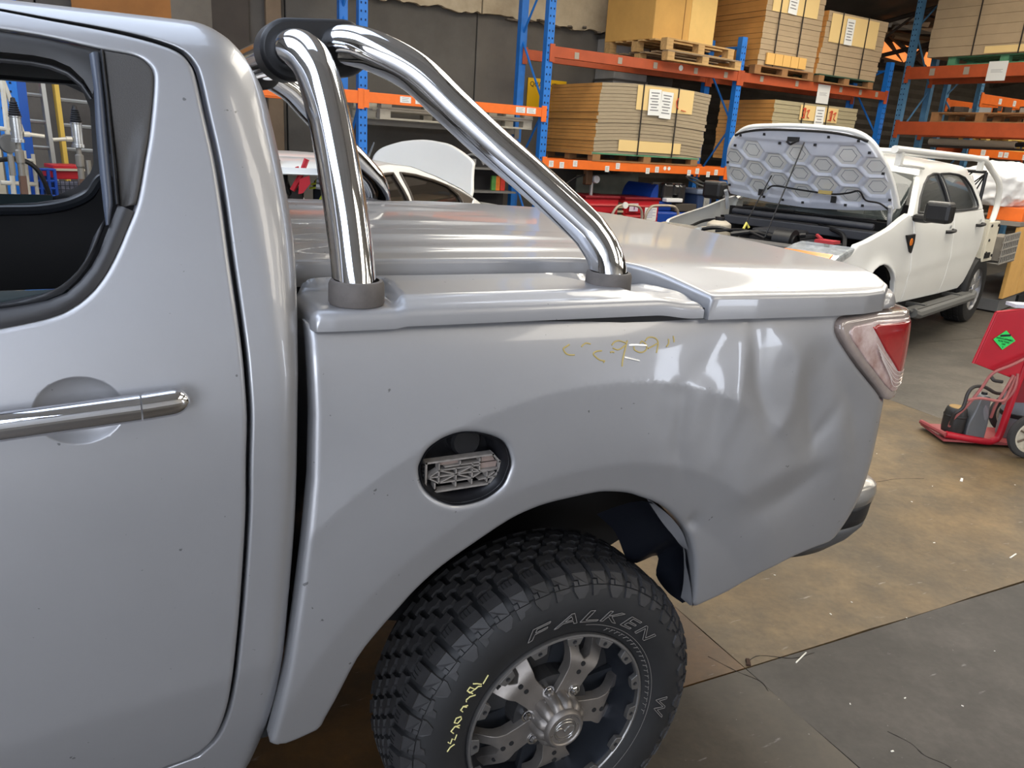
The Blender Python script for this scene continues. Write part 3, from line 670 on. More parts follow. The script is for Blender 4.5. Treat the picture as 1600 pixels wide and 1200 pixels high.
lid_out = [(.262,1.47),(.36,1.470),(.80,1.467)]+near+[(1.2,1.2115),(1.4,1.2205),(1.55,1.234),(1.63,1.250),(1.68,1.285),(1.705,1.34),(1.716,1.45),(1.722,1.7),(1.724,2.12)]
lid_out = lid_out+[(x, 2*CY-y) for x, y in lid_out[::-1]][1:]
lid_out = lid_out[::-1]
lid = up('tonneau_lid', psmooth('tonneau_lid', panel(lid_out, lidz, grid=.013, er=.010, flange=.040, fdir=(0,0,-1), step=.012)), PAINT)
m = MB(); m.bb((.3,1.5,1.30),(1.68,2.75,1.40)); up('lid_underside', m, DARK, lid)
m = MB(); m.prism([(1.0,1.225),(1.3,1.232),(1.55,1.26),(1.60,1.30),(1.60,1.4),(.4,1.5),(.27,1.45),(.275,1.25)], 1.352, 1.375, 'z'); up('rail_seal', m, BLACK)

# ---------------- sports bar
bar = thing_bar = None
n1 = catmull([(.350,1.286,1.392),(.350,1.300,1.43),(.351,1.335,1.50),(.349,1.375,1.58),(.345,1.420,1.66),(.338,1.462,1.735),(.328,1.492,1.782),(.317,1.530,1.806),(.310,1.60,1.815),(.310,1.70,1.816),(.310,1.95,1.816)], 7)
n2 = catmull([(.880,1.318,1.392),(.883,1.325,1.435),(.876,1.338,1.470),(.857,1.354,1.503),(.832,1.368,1.530),(.745,1.408,1.603),(.660,1.443,1.670),(.590,1.475,1.730),(.525,1.505,1.787),(.462,1.533,1.818),(.425,1.560,1.829),(.405,1.610,1.832),(.402,1.70,1.832),(.402,1.95,1.832)], 7)
def full(pts):
    pts = [tuple(p) for p in pts]; return pts+[(x, 2*CY-y, z) for x, y, z in pts[::-1]]
m = MB(); m.tube(full(n1), .0375, 28, cap=True); sb = up('sports_bar', m.mesh('bar', True), CHROME, label='polished steel twin-tube sports bar')
m = MB(); m.tube(full(n2), .0375, 28, cap=True); up('brace_tube', m.mesh('bar2', True), CHROME, sb)
for sgn in (0, 1):
    Y0, Y1 = (1.605, 1.695) if not sgn else (2*CY-1.695, 2*CY-1.605)
    a, b = (.311,1.815), (.412,1.828); prof = []
    for k in range(17): t = pi/2+pi*k/16; prof.append((a[0]+.056*cos(t), a[1]+.056*sin(t)))
    for k in range(17): t = -pi/2+pi*k/16; prof.append((b[0]+.052*cos(t), b[1]+.052*sin(t)))
    m = MB(); m.prism(prof, Y0, Y1, 'y'); up('bar_clamp', m.mesh('clamp', True, 30), BLACK, sb, bevel=.008)
for p, q in ((n1[0], n1[5]), (n2[0], n2[4])):
    for sgn in (0, 1):
        pp = Vector(p); 
        if sgn: pp.y = 2*CY-pp.y
        m = MB(); m.lathe([(.0405,0),(.0455,0),(.0475,.004),(.0468,.034),(.0442,.040),(.0385,.041)], (pp.x, pp.y, 1.3965), 'z', 28)
        up('base_collar', m.mesh('collar', True, 50), mat('grey_rubber', (92,86,82), rough=.75, noise=.25, nscale=25), sb)

# ---------------- tail lamp
def lampS(l):
    def f(x, z):
        x = np.asarray(x, float); z = np.asarray(z, float)
        y = yb(np.minimum(z, 1.33))-.004+.045*np.clip((x-1.15)/.55, 0, 2)**2-l
        d = np.clip(1.838-l*.3-x, 0, .10); y = y+.10-np.sqrt(np.maximum(.10**2-(.10-d)**2, 0))
        return np.stack([x, y, z], 1)
    return f
lo = cm2([(1.741,1.098),(1.718,1.106),(1.680,1.136),(1.574,1.211),(1.504,1.270),(1.478,1.299),(1.474,1.313),(1.481,1.324),(1.497,1.329),(1.525,1.331),(1.62,1.334)], 3)
lo += [(1.836,1.328),(1.836,1.15),(1.80,1.105)]
lamp = up('tail_lamp', psmooth('tail_lamp', panel(lo, lampS(.004), grid=.010, er=.010, flange=.05)), mat('lamp_housing', (150,136,128), rough=.12, coat=1, noise=.2, nscale=20), label='red and clear tail lamp')
li = [(1.735,1.125),(1.695,1.148),(1.59,1.222),(1.52,1.280),(1.505,1.300),(1.525,1.313),(1.62,1.318),(1.825,1.312),(1.825,1.17),(1.79,1.12)]
up('clear_lens', psmooth('clear_lens', panel(li, lampS(.007), grid=.012, er=.004, flange=.004)), mat('clear_lens', (196,176,170), rough=.18, coat=1, noise=.35, nscale=14, rgb2=(150,118,110)), lamp)
lr = [(1.742,1.178),(1.66,1.243),(1.595,1.305),(1.62,1.310),(1.815,1.304),(1.815,1.20),(1.785,1.172)]
up('red_lens', psmooth('red_lens', panel(lr, lampS(.0105), grid=.012, er=.004, flange=.004)), mat('red_lens', (158,30,34), rough=.12, coat=1, noise=.25, nscale=9), lamp)
m = MB()
for k in range(5):
    c = cm2([(1.612+.008*k,1.265-.010*k),(1.665+.008*k,1.222-.012*k),(1.73,1.182-.010*k),(1.795,1.174-.008*k)], 6)
    P = lampS(.0115)(*np.array(c).T); m.tube([tuple(p) for p in P], .0012, 4)
up('lens_ribs', m, mat('lens_rib', (205,190,182), rough=.2, coat=1), lamp)
# ---------------- rear wheel
WC = Vector((HUBX, RIMY, HUBZ))
wheel = up('wheel', MB().lathe([(.02,1.40),(.06,1.40),(.06,1.52),(.02,1.52)], (HUBX,0,HUBZ), 'y', 20), mat('hub_iron', (50,46,44), rough=.7), label='alloy wheel on an all-terrain tyre')
TP = catmull([(1.272,.226,0),(1.262,.238,0),(1.252,.262,0),(1.2445,.292,0),(1.246,.322,0),(1.256,.350,0),(1.274,.3715,0),(1.302,.380,0),(1.345,.3835,0),(1.39,.3845,0),(1.435,.3835,0),(1.475,.380,0),(1.503,.3715,0),(1.52,.350,0),(1.53,.31,0),(1.525,.262,0),(1.505,.226,0)], 4)
TP = [(p.x, p.y) for p in TP]
tl = np.r_[0, np.cumsum(np.hypot(*np.diff(np.array(TP), axis=0).T))]
tY = lambda w_: float(np.interp(w_, tl, [p[0] for p in TP])); tR = lambda w_: float(np.interp(w_, tl, [p[1] for p in TP]))
def ts(a, w_, h=0):
    y, r = tY(w_), tR(w_); e = .003; ty, tr = tY(w_+e)-tY(w_-e), tR(w_+e)-tR(w_-e); L = hypot(ty, tr) or 1
    ny, nr = -tr/L, ty/L
    y += ny*h; r += nr*h
    return (HUBX+r*cos(a), y, HUBZ+r*sin(a))
W_OF_R = lambda r: float(np.interp(r, [p[1] for p in TP[:28]], tl[:28]))   # outer sidewall: radius -> w
W_OF_Y = lambda y: float(np.interp(y, [p[0] for p in TP[24:44]], tl[24:44]))
m = MB(); m.lathe([(r, y) for y, r in TP], (HUBX,0,HUBZ), 'y', 96); m.lathe([(.3585,1.2575),(.3600,1.2573),(.3605,1.260)], (HUBX,0,HUBZ), 'y', 96)
tyre = up('tyre', m.mesh('tyre', True), RUBBER, wheel)
blk = MB()
def block(poly, h, h0=-.003):
    """raised tread block: poly of (angle, w)"""
    n = len(poly); ca = sum(p[0] for p in poly)/n; cw = sum(p[1] for p in poly)/n
    top = [ts(ca+(a-ca)*.93, cw+(w_-cw)*.96, h) for a, w_ in poly]; bot = [ts(a, w_, h0) for a, w_ in poly]
    blk.add(bot+top, [tuple(range(n, 2*n))]+[(i, (i+1) % n, n+(i+1) % n, n+i) for i in range(n)])
NB = 46; da = 2*pi/NB
for i in range(NB):
    a = i*da; k = i % 2
    w0 = W_OF_Y(1.318); wS = W_OF_R(.374); w1 = W_OF_R(.357); w2 = W_OF_R(.338-.006*k)
    g = .37*da
    # shoulder lug in two steps, with a stepped foot running down the sidewall
    block([(a-g+.12*da, w0+.002*k),(a+g+.12*da, w0-.004),(a+g+.06*da, (w0+wS)/2),(a+g, wS),(a-g, wS),(a-g+.04*da, (w0+wS)/2)], .0115)
    block([(a-g, wS+.001),(a+g, wS+.001),(a+g-.02*da, (wS+w1)/2),(a+g*.35, (wS+w1)/2-.001),(a+g*.35, w1),(a-g, w1)], .0075)
    block([(a+g*.45, (wS+w1)/2-.003),(a+g, (wS+w1)/2-.003),(a+g, w1),(a+g*.45, w1)], .0055)
    gg = .42*da
    if k: block([(a-gg, w1-.001),(a+gg, w1-.001),(a+gg, w1-.010),(a+gg*.5, w2),(a-gg*.3, w2),(a-gg, w1-.010)], .0045)
    else: block([(a-gg, w1-.001),(a+gg*.9, w1-.001),(a+gg*.9, w2-.003),(a+gg*.2, w2),(a, w1-.012),(a-gg, w1-.008)], .0045)
    for r_ in range(4):          # interlocking centre blocks
        wc = W_OF_Y(1.338+.033*r_); s_ = (.5 if r_ % 2 else 0)*da+a; q = .40*da; d_ = .0135
        z_ = [(-q,-d_*.6),(-q*.3,-d_),(q*.2,-d_*.6),(q,-d_*.9),(q*1.05,d_*.4),(q*.4,d_),(-q*.2,d_*.7),(-q*.8,d_)]
        block([(s_+u, wc+v) for u, v in z_], .0105)
    block([(a-g, W_OF_Y(1.47)),(a+g, W_OF_Y(1.47)),(a+g, W_OF_Y(1.505)),(a-g, W_OF_Y(1.505))], .011)
up('tread', blk.mesh('tread', False), mat('tread_rubber', (46,45,46), rough=.6, noise=.35, nscale=9, rgb2=(30,29,29)), wheel, kind='stuff')
# sipes: thin dark cuts on the shoulder lugs
m = MB()
for i in range(NB):
    for u in (-.14, .05, .22):
        a = i*da+u*da+.1*da
        pts = [ts(a+.02*da*(j % 2), W_OF_Y(1.318)-.002-j*.009, .0118) for j in range(3)]
        m.tube(pts, .0009, 4)
up('sipes', m, DARK, wheel, kind='stuff')
def letters_on_tyre(s, a_start, r0, height, widths, h, m_, name):
    a = a_start; sc = height/.7
    lm = MB()
    for ch, wd in zip(s, widths):
        t = textmesh(ch, 1.0, .0, .25); vs = np.array(t.v)
        if len(vs) == 0: a -= wd/(r0+height/2); continue
        x0, x1 = vs[:,0].min(), vs[:,0].max()
        def pos(x, y, hh):
            r = r0+height*y/.72; ang = a-(x-x0)/(x1-x0)*wd*.88/(r0+height/2)
            return ts(ang, W_OF_R(r), hh)
        top = [pos(x, y, h) for x, y, z in t.v]; bot = [pos(x, y, -.002) for x, y, z in t.v]; n = len(top)
        ed = {}
        for f in t.f:
            for p, q in zip(f, f[1:]+f[:1]): ed[(p, q)] = 1
        fs = list(t.f)+[(p, q, n+q, n+p) for (p, q) in ed if (q, p) not in ed]
        lm.add(top+bot, fs)
        # raised bright outline of the letter
        for (p, q) in ed:
            if (q, p) not in ed: out.tube([top[p], top[q]], .0009, 4, cap=False)
        a -= wd/(r0+height/2)
    up(name, lm, m_, wheel)
out = MB()
letters_on_tyre('FALKEN', radians(113), .2735, .030, [.070,.070,.058,.066,.058,.066], .0035, mat('letter_rubber', (22,22,23), rough=.5), 'raised_lettering')
letters_on_tyre('W', radians(-2), .2735, .030, [.066], .0035, MATS['letter_rubber'], 'raised_lettering')
up('letter_outline', out, mat('worn_rubber', (112,108,104), rough=.6), wheel, kind='stuff')
m = MB()
for k in range(20):
    a = radians(66-4*k); m.tube([ts(a, W_OF_R(.244), .001), ts(a-.02, W_OF_R(.252), .001)], .0007, 4); m.tube([ts(a, W_OF_R(.252), .001), ts(a-.05, W_OF_R(.252), .001)], .0006, 4)
m.tube([ts(radians(80-1.6*k), W_OF_R(.259), .0008) for k in range(90)], .0006, 4)
up('moulded_marks', m, MATS['worn_rubber'], wheel)
# chalked size and position on the sidewall
yel = mat('yellow_crayon', (212,204,140), rough=.9)
for st in [[(.6265,.5855),(.6165,.5655)],[(.612,.566),(.600,.5735),(.5905,.5765)],[(.5835,.570),(.5965,.5595),(.584,.5545),(.5775,.5625),(.5835,.570)],[(.596,.559),(.604,.5635),(.613,.560)],[(.5775,.5625),(.592,.549)],[(.600,.541),(.585,.5435),(.577,.539),(.5775,.533)],[(.5825,.520),(.571,.5235),(.565,.516),(.571,.5085)],[(.570,.5235),(.580,.5165)],[(.567,.497),(.5555,.4985),(.5515,.488),(.560,.482),(.5695,.489),(.567,.497)],[(.5665,.473),(.553,.476),(.5445,.4675),(.5515,.459)],[(.555,.4765),(.5655,.466)],[(.5605,.450),(.556,.438),(.549,.445),(.545,.434),(.539,.441)],[(.556,.426),(.545,.424),(.538,.416)]]:
    pts = []
    for x, z in st: 
        r = hypot(x-HUBX, z-HUBZ); pts.append(ts(math.atan2(z-HUBZ, x-HUBX), W_OF_R(max(r,.24)), .0012))
    m = MB(); m.tube(pts, .0014, 5); up('crayon_letter', m, yel, wheel)
# rim
RIMM = mat('machined_alloy', (132,126,120), rough=.5, metal=.8, noise=.18, nscale=18)
RIMD = mat('grey_alloy', (62,64,68), rough=.35, metal=.7)
LIPM = mat('satin_alloy', (128,126,124), rough=.42, metal=.85)
c0 = (HUBX, 0, HUBZ)
m = MB(); m.lathe([(.2275,1.268),(.2230,1.2655),(.2200,1.272),(.2170,1.300),(.205,1.325),(.2,1.37),(.196,1.50)], c0, 'y', 72); up('rim_barrel', m.mesh('b', True), mat('dark_barrel', (74,78,86), rough=.3, metal=.85), wheel)
m = MB(); m.lathe([(.2215,1.270),(.2225,1.2585),(.2255,1.2560),(.2305,1.2570),(.2320,1.2625),(.2300,1.270)], c0, 'y', 72); up('rim_lip', m.mesh('l', True), LIPM, wheel)
TA = radians(-12)
for k in range(15):
    a = TA+k*2*pi/15; hw = radians(5.6); pl = []
    for u in (-1, -.33, .33, 1): pl.append((.2235, a+u*hw))
    pl += [(.205, a+hw*.78),(.203, a+hw*.3),(.203, a-hw*.3),(.205, a-hw*.78)]
    m = MB(); m.prism([(HUBX+r*cos(t), HUBZ+r*sin(t)) for r, t in pl], 1.2565, 1.270, 'y'); up('rim_tab', m, LIPM, wheel, bevel=.001)
    m = MB(); m.lathe([(0,0),(.0052,0),(.0052,-.0012),(.004,-.0016),(.003,-.0004),(0,-.0004)], (HUBX+.2135*cos(a), 1.2565, HUBZ+.2135*sin(a)), 'y', 12); up('rim_bolt', m, BLACK, wheel)
def spoke_y(r): return 1.283+.012*sm((r-.05)/.06)*0+.045*float(sm((r-.135)/.07))
def spoke(a, inset, mname, y_off, shrink):
    L = [(.045,-.030),(.085,-.030),(.12,-.033),(.15,-.046),(.178,-.058),(.203,-.062),(.203,-.026),(.18,-.024),(.16,-.016),(.150,0)]
    P = L+[(r, -t) for r, t in L[::-1][1:]]
    P = [(r, t*shrink) for r, t in P]
    P = resample(P, .012)
    vs = []; fs = []
    def S(u, v):
        r = np.asarray(u); t = np.asarray(v); X = HUBX+r*cos(a)-t*sin(a); Z = HUBZ+r*sin(a)+t*cos(a)
        return np.stack([X, np.array([spoke_y(q) for q in r])+y_off, Z], 1)
    return panel(P, S, grid=.010, er=.0015, flange=.028, step=.008)
for k in range(5):
    a = TA+2*pi*k/5
    sp = up('spoke', psmooth('spoke', spoke(a, 0, '', 0, 1.0), 45), RIMM, wheel)
    for r, t in ((.118,.0),(.140,.0),(.168,.036)):
        m = MB(); m.lathe([(0,0),(.0062,0),(.0062,.003)], (HUBX+r*cos(a)-t*sin(a), spoke_y(r)-.0012, HUBZ+r*sin(a)+t*cos(a)), 'y', 12)
        up('spoke_hole', m, DARK, wheel)
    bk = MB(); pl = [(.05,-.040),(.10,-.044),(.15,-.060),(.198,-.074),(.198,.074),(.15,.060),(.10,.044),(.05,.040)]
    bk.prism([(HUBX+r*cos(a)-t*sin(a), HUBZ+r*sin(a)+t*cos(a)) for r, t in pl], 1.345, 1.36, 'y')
    up('spoke_back', bk, mat('spoke_dark_alloy', (44,46,50), rough=.5, metal=.4), wheel)  # dark backing piece behind the machined spoke face
m = MB(); m.lathe([(0,1.30),(.098,1.30),(.098,1.345),(.2,1.365),(.2,1.38),(0,1.38)], c0, 'y', 40); up('brake_disc', m, mat('hub_dark', (36,35,35), rough=.6), wheel)
# centre cap: fluted cup with a bevelled face
m = MB(); n = 84; prof = [(.066,1.292),(.0655,1.268),(.0635,1.250),(.058,1.240),(.0505,1.2365)]
vs = []; fs = []
for j, (r, y) in enumerate(prof):
    for i in range(n):
        a = 2*pi*i/n; fl = .5+.5*cos(12*a); rr = r-(.0065*(fl**3) if j < 4 else 0); vs.append((HUBX+rr*cos(a), y+(.004*(fl**3) if 1 < j < 4 else 0), HUBZ+rr*sin(a)))
for j in range(4):
    for i in range(n): fs.append((j*n+i, j*n+(i+1) % n, (j+1)*n+(i+1) % n, (j+1)*n+i))
m.add(vs, fs); m.lathe([(.0505,1.2365),(.049,1.230),(.0445,1.2245),(.0405,1.2245),(.038,1.2275),(0,1.2275)], c0, 'y', 48); cap_ = up('centre_cap', m.mesh('cap', True, 35), RIMM, wheel)
m = MB()
m.tube([(HUBX+.0255*cos(a), 1.2272, HUBZ+.0205*sin(a)) for a in np.linspace(0, 2*pi, 32, endpoint=False)], .0011, 6, closed=True)
m.tube([(HUBX+.0285*cos(a), 1.2274, HUBZ+.0285*sin(a)) for a in np.linspace(0, 2*pi, 32, endpoint=False)], .0008, 6, closed=True)
wing = catmull([(-.0235,.004,0),(-.014,.0075,0),(-.006,.003,0),(0,-.0055,0)], 5)
w2_ = [(p.x, p.y) for p in wing]; w2_ = w2_+[(-x, y) for x, y in w2_[::-1][1:]]
m.tube([(HUBX+x, 1.2272, HUBZ+y) for x, y in w2_], .0016, 6)
for k in range(6):
    a = k*pi/3+.2; m.lathe([(0,0),(.002,0),(.002,.002)], (HUBX+.0345*cos(a), 1.2262, HUBZ+.0345*sin(a)), 'y', 8)
up('winged_emblem', m, mat('worn_alloy', (176,174,170), rough=.3, metal=1), wheel)
for k in range(6):
    a = radians(46)+k*pi/3; m = MB(); x, z = HUBX+.0735*cos(a), HUBZ+.0735*sin(a)
    m.lathe([(.0,1.272),(.006,1.273),(.0095,1.278),(.0105,1.284),(.0105,1.30)], (x,0,z), 'y', 6); m.lathe([(.0155,1.2835),(.0155,1.2815),(.0115,1.2815)], (x,0,z), 'y', 16)
    up('wheel_nut', m, CHROME, wheel)

# ---------------- wheel arch liner, inner wall, chassis, bumper
m = MB(); m.lathe([(.597,1.30),(.592,1.56),(.597,1.66)], c0, 'y', 40, radians(24), radians(164)); m.lathe([(.0,1.665),(.60,1.665)], c0, 'y', 40, radians(24), radians(164))
up('arch_liner', m.mesh('al', True), mat('liner_plastic', (16,16,18), rough=.55))
fl_ = MB(); oe = catmull([(.985,1.222,.948),(1.040,1.226,.903),(1.083,1.230,.8556),(1.110,1.232,.803),(1.128,1.232,.751),(1.145,1.228,.679),(1.150,1.226,.640)], 4)
ie = catmull([(.94,1.36,.86),(1.0,1.36,.80),(1.055,1.36,.707),(1.135,1.36,.712),(1.140,1.36,.655),(1.175,1.35,.605),(1.185,1.30,.600)], 4); n_ = len(oe); vs = []
for j in range(5): vs += [tuple(oe[i].lerp(ie[i], j/4)+Vector((.018*sin(pi*j/4),0,.012*sin(pi*j/4)))) for i in range(n_)]
fl_.add(vs, [(j*n_+i, j*n_+i+1, (j+1)*n_+i+1, (j+1)*n_+i) for j in range(4) for i in range(n_-1)])
up('mud_flap', fl_.mesh('mf', True), mat('flap_plastic', (16,18,24), rough=.32))
m = MB(); q_ = catmull([(.985,1.216,.950),(1.04,1.220,.905),(1.083,1.222,.857),(1.108,1.222,.806)], 6); N_ = len(q_)
m.add([(p.x-k*.013*sin(pi*i/(N_-1))-k*.003, p.y+k*.02, p.z-k*.012*sin(pi*i/(N_-1))) for i, p in enumerate(q_) for k in (0,1)], [(2*i, 2*i+2, 2*i+3, 2*i+1) for i in range(N_-1)]); up('arch_return_flange', m.mesh('f', True), mat('seam_grey', (104,104,106), rough=.5))
m = MB(); m.bb((-1.3,1.75,.52),(1.7,1.87,.68)); m.bb((-1.3,2.37,.52),(1.7,2.49,.68)); m.bb((.2,1.9,.70),(.95,2.35,.84)); m.bb((-1.0,1.9,.40),(-.2,2.4,.6)); up('chassis_rails', m, DARK)
m = MB(); m.tube([(HUBX,1.52,HUBZ),(HUBX,2.72,HUBZ)], .045, 10); m.lathe([(0,-.14),(.1,-.1),(.14,0),(.1,.1),(0,.14)], (HUBX,2.1,HUBZ), 'y', 14); up('rear_axle', m, mat('axle_black', (30,28,27), rough=.7))
m = MB(); m.prism([(-.9,.42),(.0,.44),(.0,.50),(-.9,.50)], 1.31, 1.40, 'y'); up('sill_panel', m, PAINT)
m = MB(); m.lathe([(r, y) for y, r in TP], (HUBX,2*CY-2.78,HUBZ), 'y', 32); 
fwm = MB()
up('far_wheel', MB().add([(x, 2*CY-(y-(2*CY-2.78)), z) for x, y, z in m.v], m.f).mesh('fw', True), RUBBER)
for yy in (0, 1):
    f_ = MB(); f_.lathe([(r, y) for y, r in TP], (-2.395,0,HUBZ), 'y', 32); f_.v = [(x, y if not yy else 2*CY-y, z) for x, y, z in f_.v]; up('front_wheel', f_.mesh('fw', True), RUBBER)
bpP = lambda t: cm2([(1.64,1.36),(1.76,1.335),(1.87,1.345),(1.932,1.40),(1.972,1.60),(1.985,2.12)], 5)
bp_ = bpP(0); bfull = bp_+[(x, 2*CY-y) for x, y in bp_[::-1][1:]]
def bumper(name, zs_, m_, parent=None):
    vs = []; fs = []; n = len(bfull)
    for z, inset in zs_: vs += [(x-inset*.8, y+(inset*.6 if y < CY else -inset*.6), z) for x, y in bfull]
    for j in range(len(zs_)-1):
        for i in range(n-1): fs.append((j*n+i, j*n+i+1, (j+1)*n+i+1, (j+1)*n+i))
    mm = MB(); mm.add(vs, fs); o = up(name, mm.mesh(name, True), m_, parent); s_ = o.modifiers.new('solid', 'SOLIDIFY'); s_.thickness = .012; return o
bm_ = bumper('rear_bumper', [(.800,.14),(.806,.06),(.802,.014),(.792,.0),(.770,-.004),(.745,.0)], mat('bumper_silver', (150,147,142), rough=.3, metal=.5, coat=.4))
bumper('bumper_strip', [(.745,.001),(.73,.004),(.705,.006),(.68,.010)], BLACK, bm_)
bumper('bumper_lower', [(.68,.010),(.66,.014),(.625,.04),(.585,.09)], mat('bumper_grey', (72,72,72), rough=.45), bm_)
m = MB(); m.prism([(1.52,.70),(1.62,.705),(1.70,.73),(1.765,.80),(1.765,.76),(1.70,.66),(1.58,.655)], 1.33, 1.36, 'y'); up('bumper_gap_filler', m, DARK)
# crayon claim marks on the tub side
ycr = mat('wax_crayon', (170,150,92), rough=.85)
def cs_(pp): return pp
STROKES = [CRAYON_A for CRAYON_A in [[(0.7381, 1.3191), (0.7317, 1.3159), (0.7244, 1.312), (0.7289, 1.3039), (0.7372, 1.3005), (0.7476, 1.2999)], [(0.7637, 1.3135), (0.7694, 1.3175), (0.7758, 1.3196), (0.7845, 1.3177)], [(0.8084, 1.3037), (0.7975, 1.3036), (0.7891, 1.2997), (0.7949, 1.2927), (0.8036, 1.287), (0.8135, 1.2849), (0.8106, 1.2821)], [(0.8273, 1.2997), (0.832, 1.3007), (0.8365, 1.2994)], [(0.8321, 1.3127), (0.8392, 1.3182), (0.8496, 1.3201), (0.8605, 1.3171), (0.8668, 1.3145)], [(0.8344, 1.3074), (0.8452, 1.3038), (0.8547, 1.3062), (0.8646, 1.3116)], [(0.8692, 1.3195), (0.8642, 1.3072), (0.8584, 1.2925), (0.8549, 1.2807), (0.8536, 1.2716)], [(0.8841, 1.3075), (0.8846, 1.3015), (0.8957, 1.296), (0.9073, 1.2963), (0.9146, 1.3027), (0.9124, 1.3104), (0.9042, 1.3162), (0.899, 1.3127)], [(0.912, 1.3165), (0.9195, 1.3221), (0.9313, 1.3222), (0.9397, 1.318), (0.9428, 1.3102), (0.9375, 1.2921)], [(0.9175, 1.3018), (0.9296, 1.3057), (0.9418, 1.3103)], [(0.9696, 1.3171), (0.9693, 1.3087), (0.9631, 1.3021)], [(0.9823, 1.3218), (0.9834, 1.314), (0.983, 1.3097)]]]
crayon(STROKES, .0016, ycr, side)
crayon([[(0.8721, 1.3105), (0.8872, 1.3101), (0.9131, 1.3077)], [(0.8591, 1.2887), (0.8759, 1.2846), (0.8948, 1.2795)]], .0022, mat('bright_scratch', (232,232,230), rough=.2, metal=.6), side)
# ================================================================ racking and stock
def at_rack(t, o, z=0): return tuple(RK(t, o, z))
BLUE = mat('rack_blue', (30,112,196), rough=.45, noise=.15, nscale=9); BLUE2 = mat('rack_steel_blue', (92,140,176), rough=.45, metal=.2, noise=.2, nscale=9)
ORG = mat('rack_orange', (232,110,34), rough=.45, noise=.12, nscale=6); ORG2 = mat('rack_orange_dim_light', (176,78,40), rough=.5, noise=.2, nscale=5)  # second orange is the same paint with dimmer light put into its colour
TAGM = mat('beam_tag', (214,214,210), rough=.7); TAGG = mat('foil_tag', (150,140,126), rough=.5)
def upright_frame(parent, t, d, h, m_):
    """front post, back post, horizontal and diagonal braces"""
    for o in (0, d):
        m = MB(); m.bb((t-.045,o-.005,0),(t-.038,o+.07,h)); m.bb((t+.038,o-.005,0),(t+.045,o+.07,h)); m.bb((t-.045,o-.008,0),(t+.045,o,h)); m.bb((t-.07,o-.03,0),(t+.07,o+.1,.008))
        up_ = ob('post', m, m_, parent)
        hol = MB()
        if o == 0:
            z = .9
            while z < h-.05:
                for s_ in (-.022, .022): hol.box((t+s_, -.0085, z), (.013, .003, .02))
                z += .075
            ob('post_holes', hol, mat('hole_dark', (12,30,60), rough=.9), up_, kind='stuff')
    z = .5; k = 0; br = []
    while z < h-.2:
        a = (t, .03, z); b = (t, d+.03, min(z+.75, h-.1)); m = MB(); m.tube([a if k % 2 == 0 else (t,d+.03,z), b if k % 2 == 0 else (t,.03,b[2])], .014, 6); ob('brace', m, m_, parent); z += .78; k += 1
    for z in (.25, h-.12):
        m = MB(); m.tube([(t,.03,z),(t,d+.03,z)], .014, 6); ob('brace', m, m_, parent)
def beam(parent, t0, t1, o, z, h, m_, lip=True):
    m = MB(); m.bb((t0+.05,o-.02,z-h),(t1-.05,o+.03,z)); m.bb((t0+.05,o+.005,z-h*.55),(t1-.05,o+.045,z-h*.5)); b_ = ob('beam', m, m_, parent, bevel=.004)
    for t in (t0+.05, t1-.05):
        m = MB(); s_ = 1 if t < (t0+t1)/2 else -1; m.bb((t-.055*s_,o-.026,z-h-.05),(t+.008*s_,o-.012,z+.02)); ob('beam_connector', m, m_, parent)
    return b_
def tags(b_, specs, o=-.0215, sz=(.062,.07), m_=TAGM):
    for t, z in specs:
        m = MB(); m.bb((t-sz[0]/2,o-.002,z-sz[1]/2),(t+sz[0]/2,o,z+sz[1]/2)); t_ = ob('label', m, m_, b_)
        if m_ is TAGM:
            pr = MB()
            for q in range(3): pr.bb((t-sz[0]*.32,o-.003,z+.016-.016*q),(t+sz[0]*.30*(1-.3*(q % 2)),o-.002,z+.020-.016*q))
            pr2 = pr
            t_.data = joinm(m, pr2, m_)
def joinm(a, b, m_):
    me = MB(); me.add(a.v, a.f); na = len(a.f); me.add(b.v, b.f); d = me.mesh('label'); d.materials.append(m_); d.materials.append(mat('print_grey', (120,120,122), rough=.8))
    for i, p in enumerate(d.polygons):
        if i >= na: p.material_index = 1
    return d
rack = thing('pallet_rack', 'blue and orange pallet racking along the concrete wall', 'rack', at_rack(0,0), RA)
upright_frame(rack, -2.17, .58, 4.2, BLUE); upright_frame(rack, 0, .58, 4.2, BLUE); upright_frame(rack, 2.97, .58, 3.12, BLUE); upright_frame(rack, 6.06, .58, 3.12, BLUE)
b1 = beam(rack, 0, 2.97, 0, 2.70, .115, ORG2); tags(b1, [(.36,2.63),(.98,2.64),(1.52,2.64),(2.18,2.64),(2.70,2.64)], m_=TAGG)
m = MB(); m.lathe([(0,-.0225),(.034,-.0225),(.034,-.02)], (1.93,0,2.65), 'y', 16); ob('round_tag', m, TAGM, b1)
beam(rack, 0, 2.97, .58, 2.70, .115, ORG2)
b2 = beam(rack, 2.97, 6.06, 0, 2.70, .115, ORG2); tags(b2, [(3.36,2.65),(4.05,2.65),(4.98,2.65),(5.42,2.65),(5.8,2.65)], m_=TAGG); beam(rack, 2.97, 6.06, .58, 2.70, .115, ORG2)
tags(b2, [(4.62,2.56)], sz=(.26,.25))
b3 = beam(rack, 0, 2.97, 0, 1.495, .105, ORG); tags(b3, [(.12,1.44),(.27,1.43),(.46,1.455),(.94,1.41),(1.10,1.45),(1.58,1.41),(1.73,1.43),(2.28,1.41),(2.42,1.435),(2.50+.0,1.43),(2.86,1.42)][:9]+[(2.62,1.40),(2.76,1.43)]); beam(rack, 0, 2.97, .58, 1.495, .105, ORG)
for t in (1.86,1.93):
    m = MB(); m.lathe([(0,-.0225),(.024,-.0225),(.024,-.02)], (t,0,1.45), 'y', 12); ob('round_tag', m, TAGM, b3)
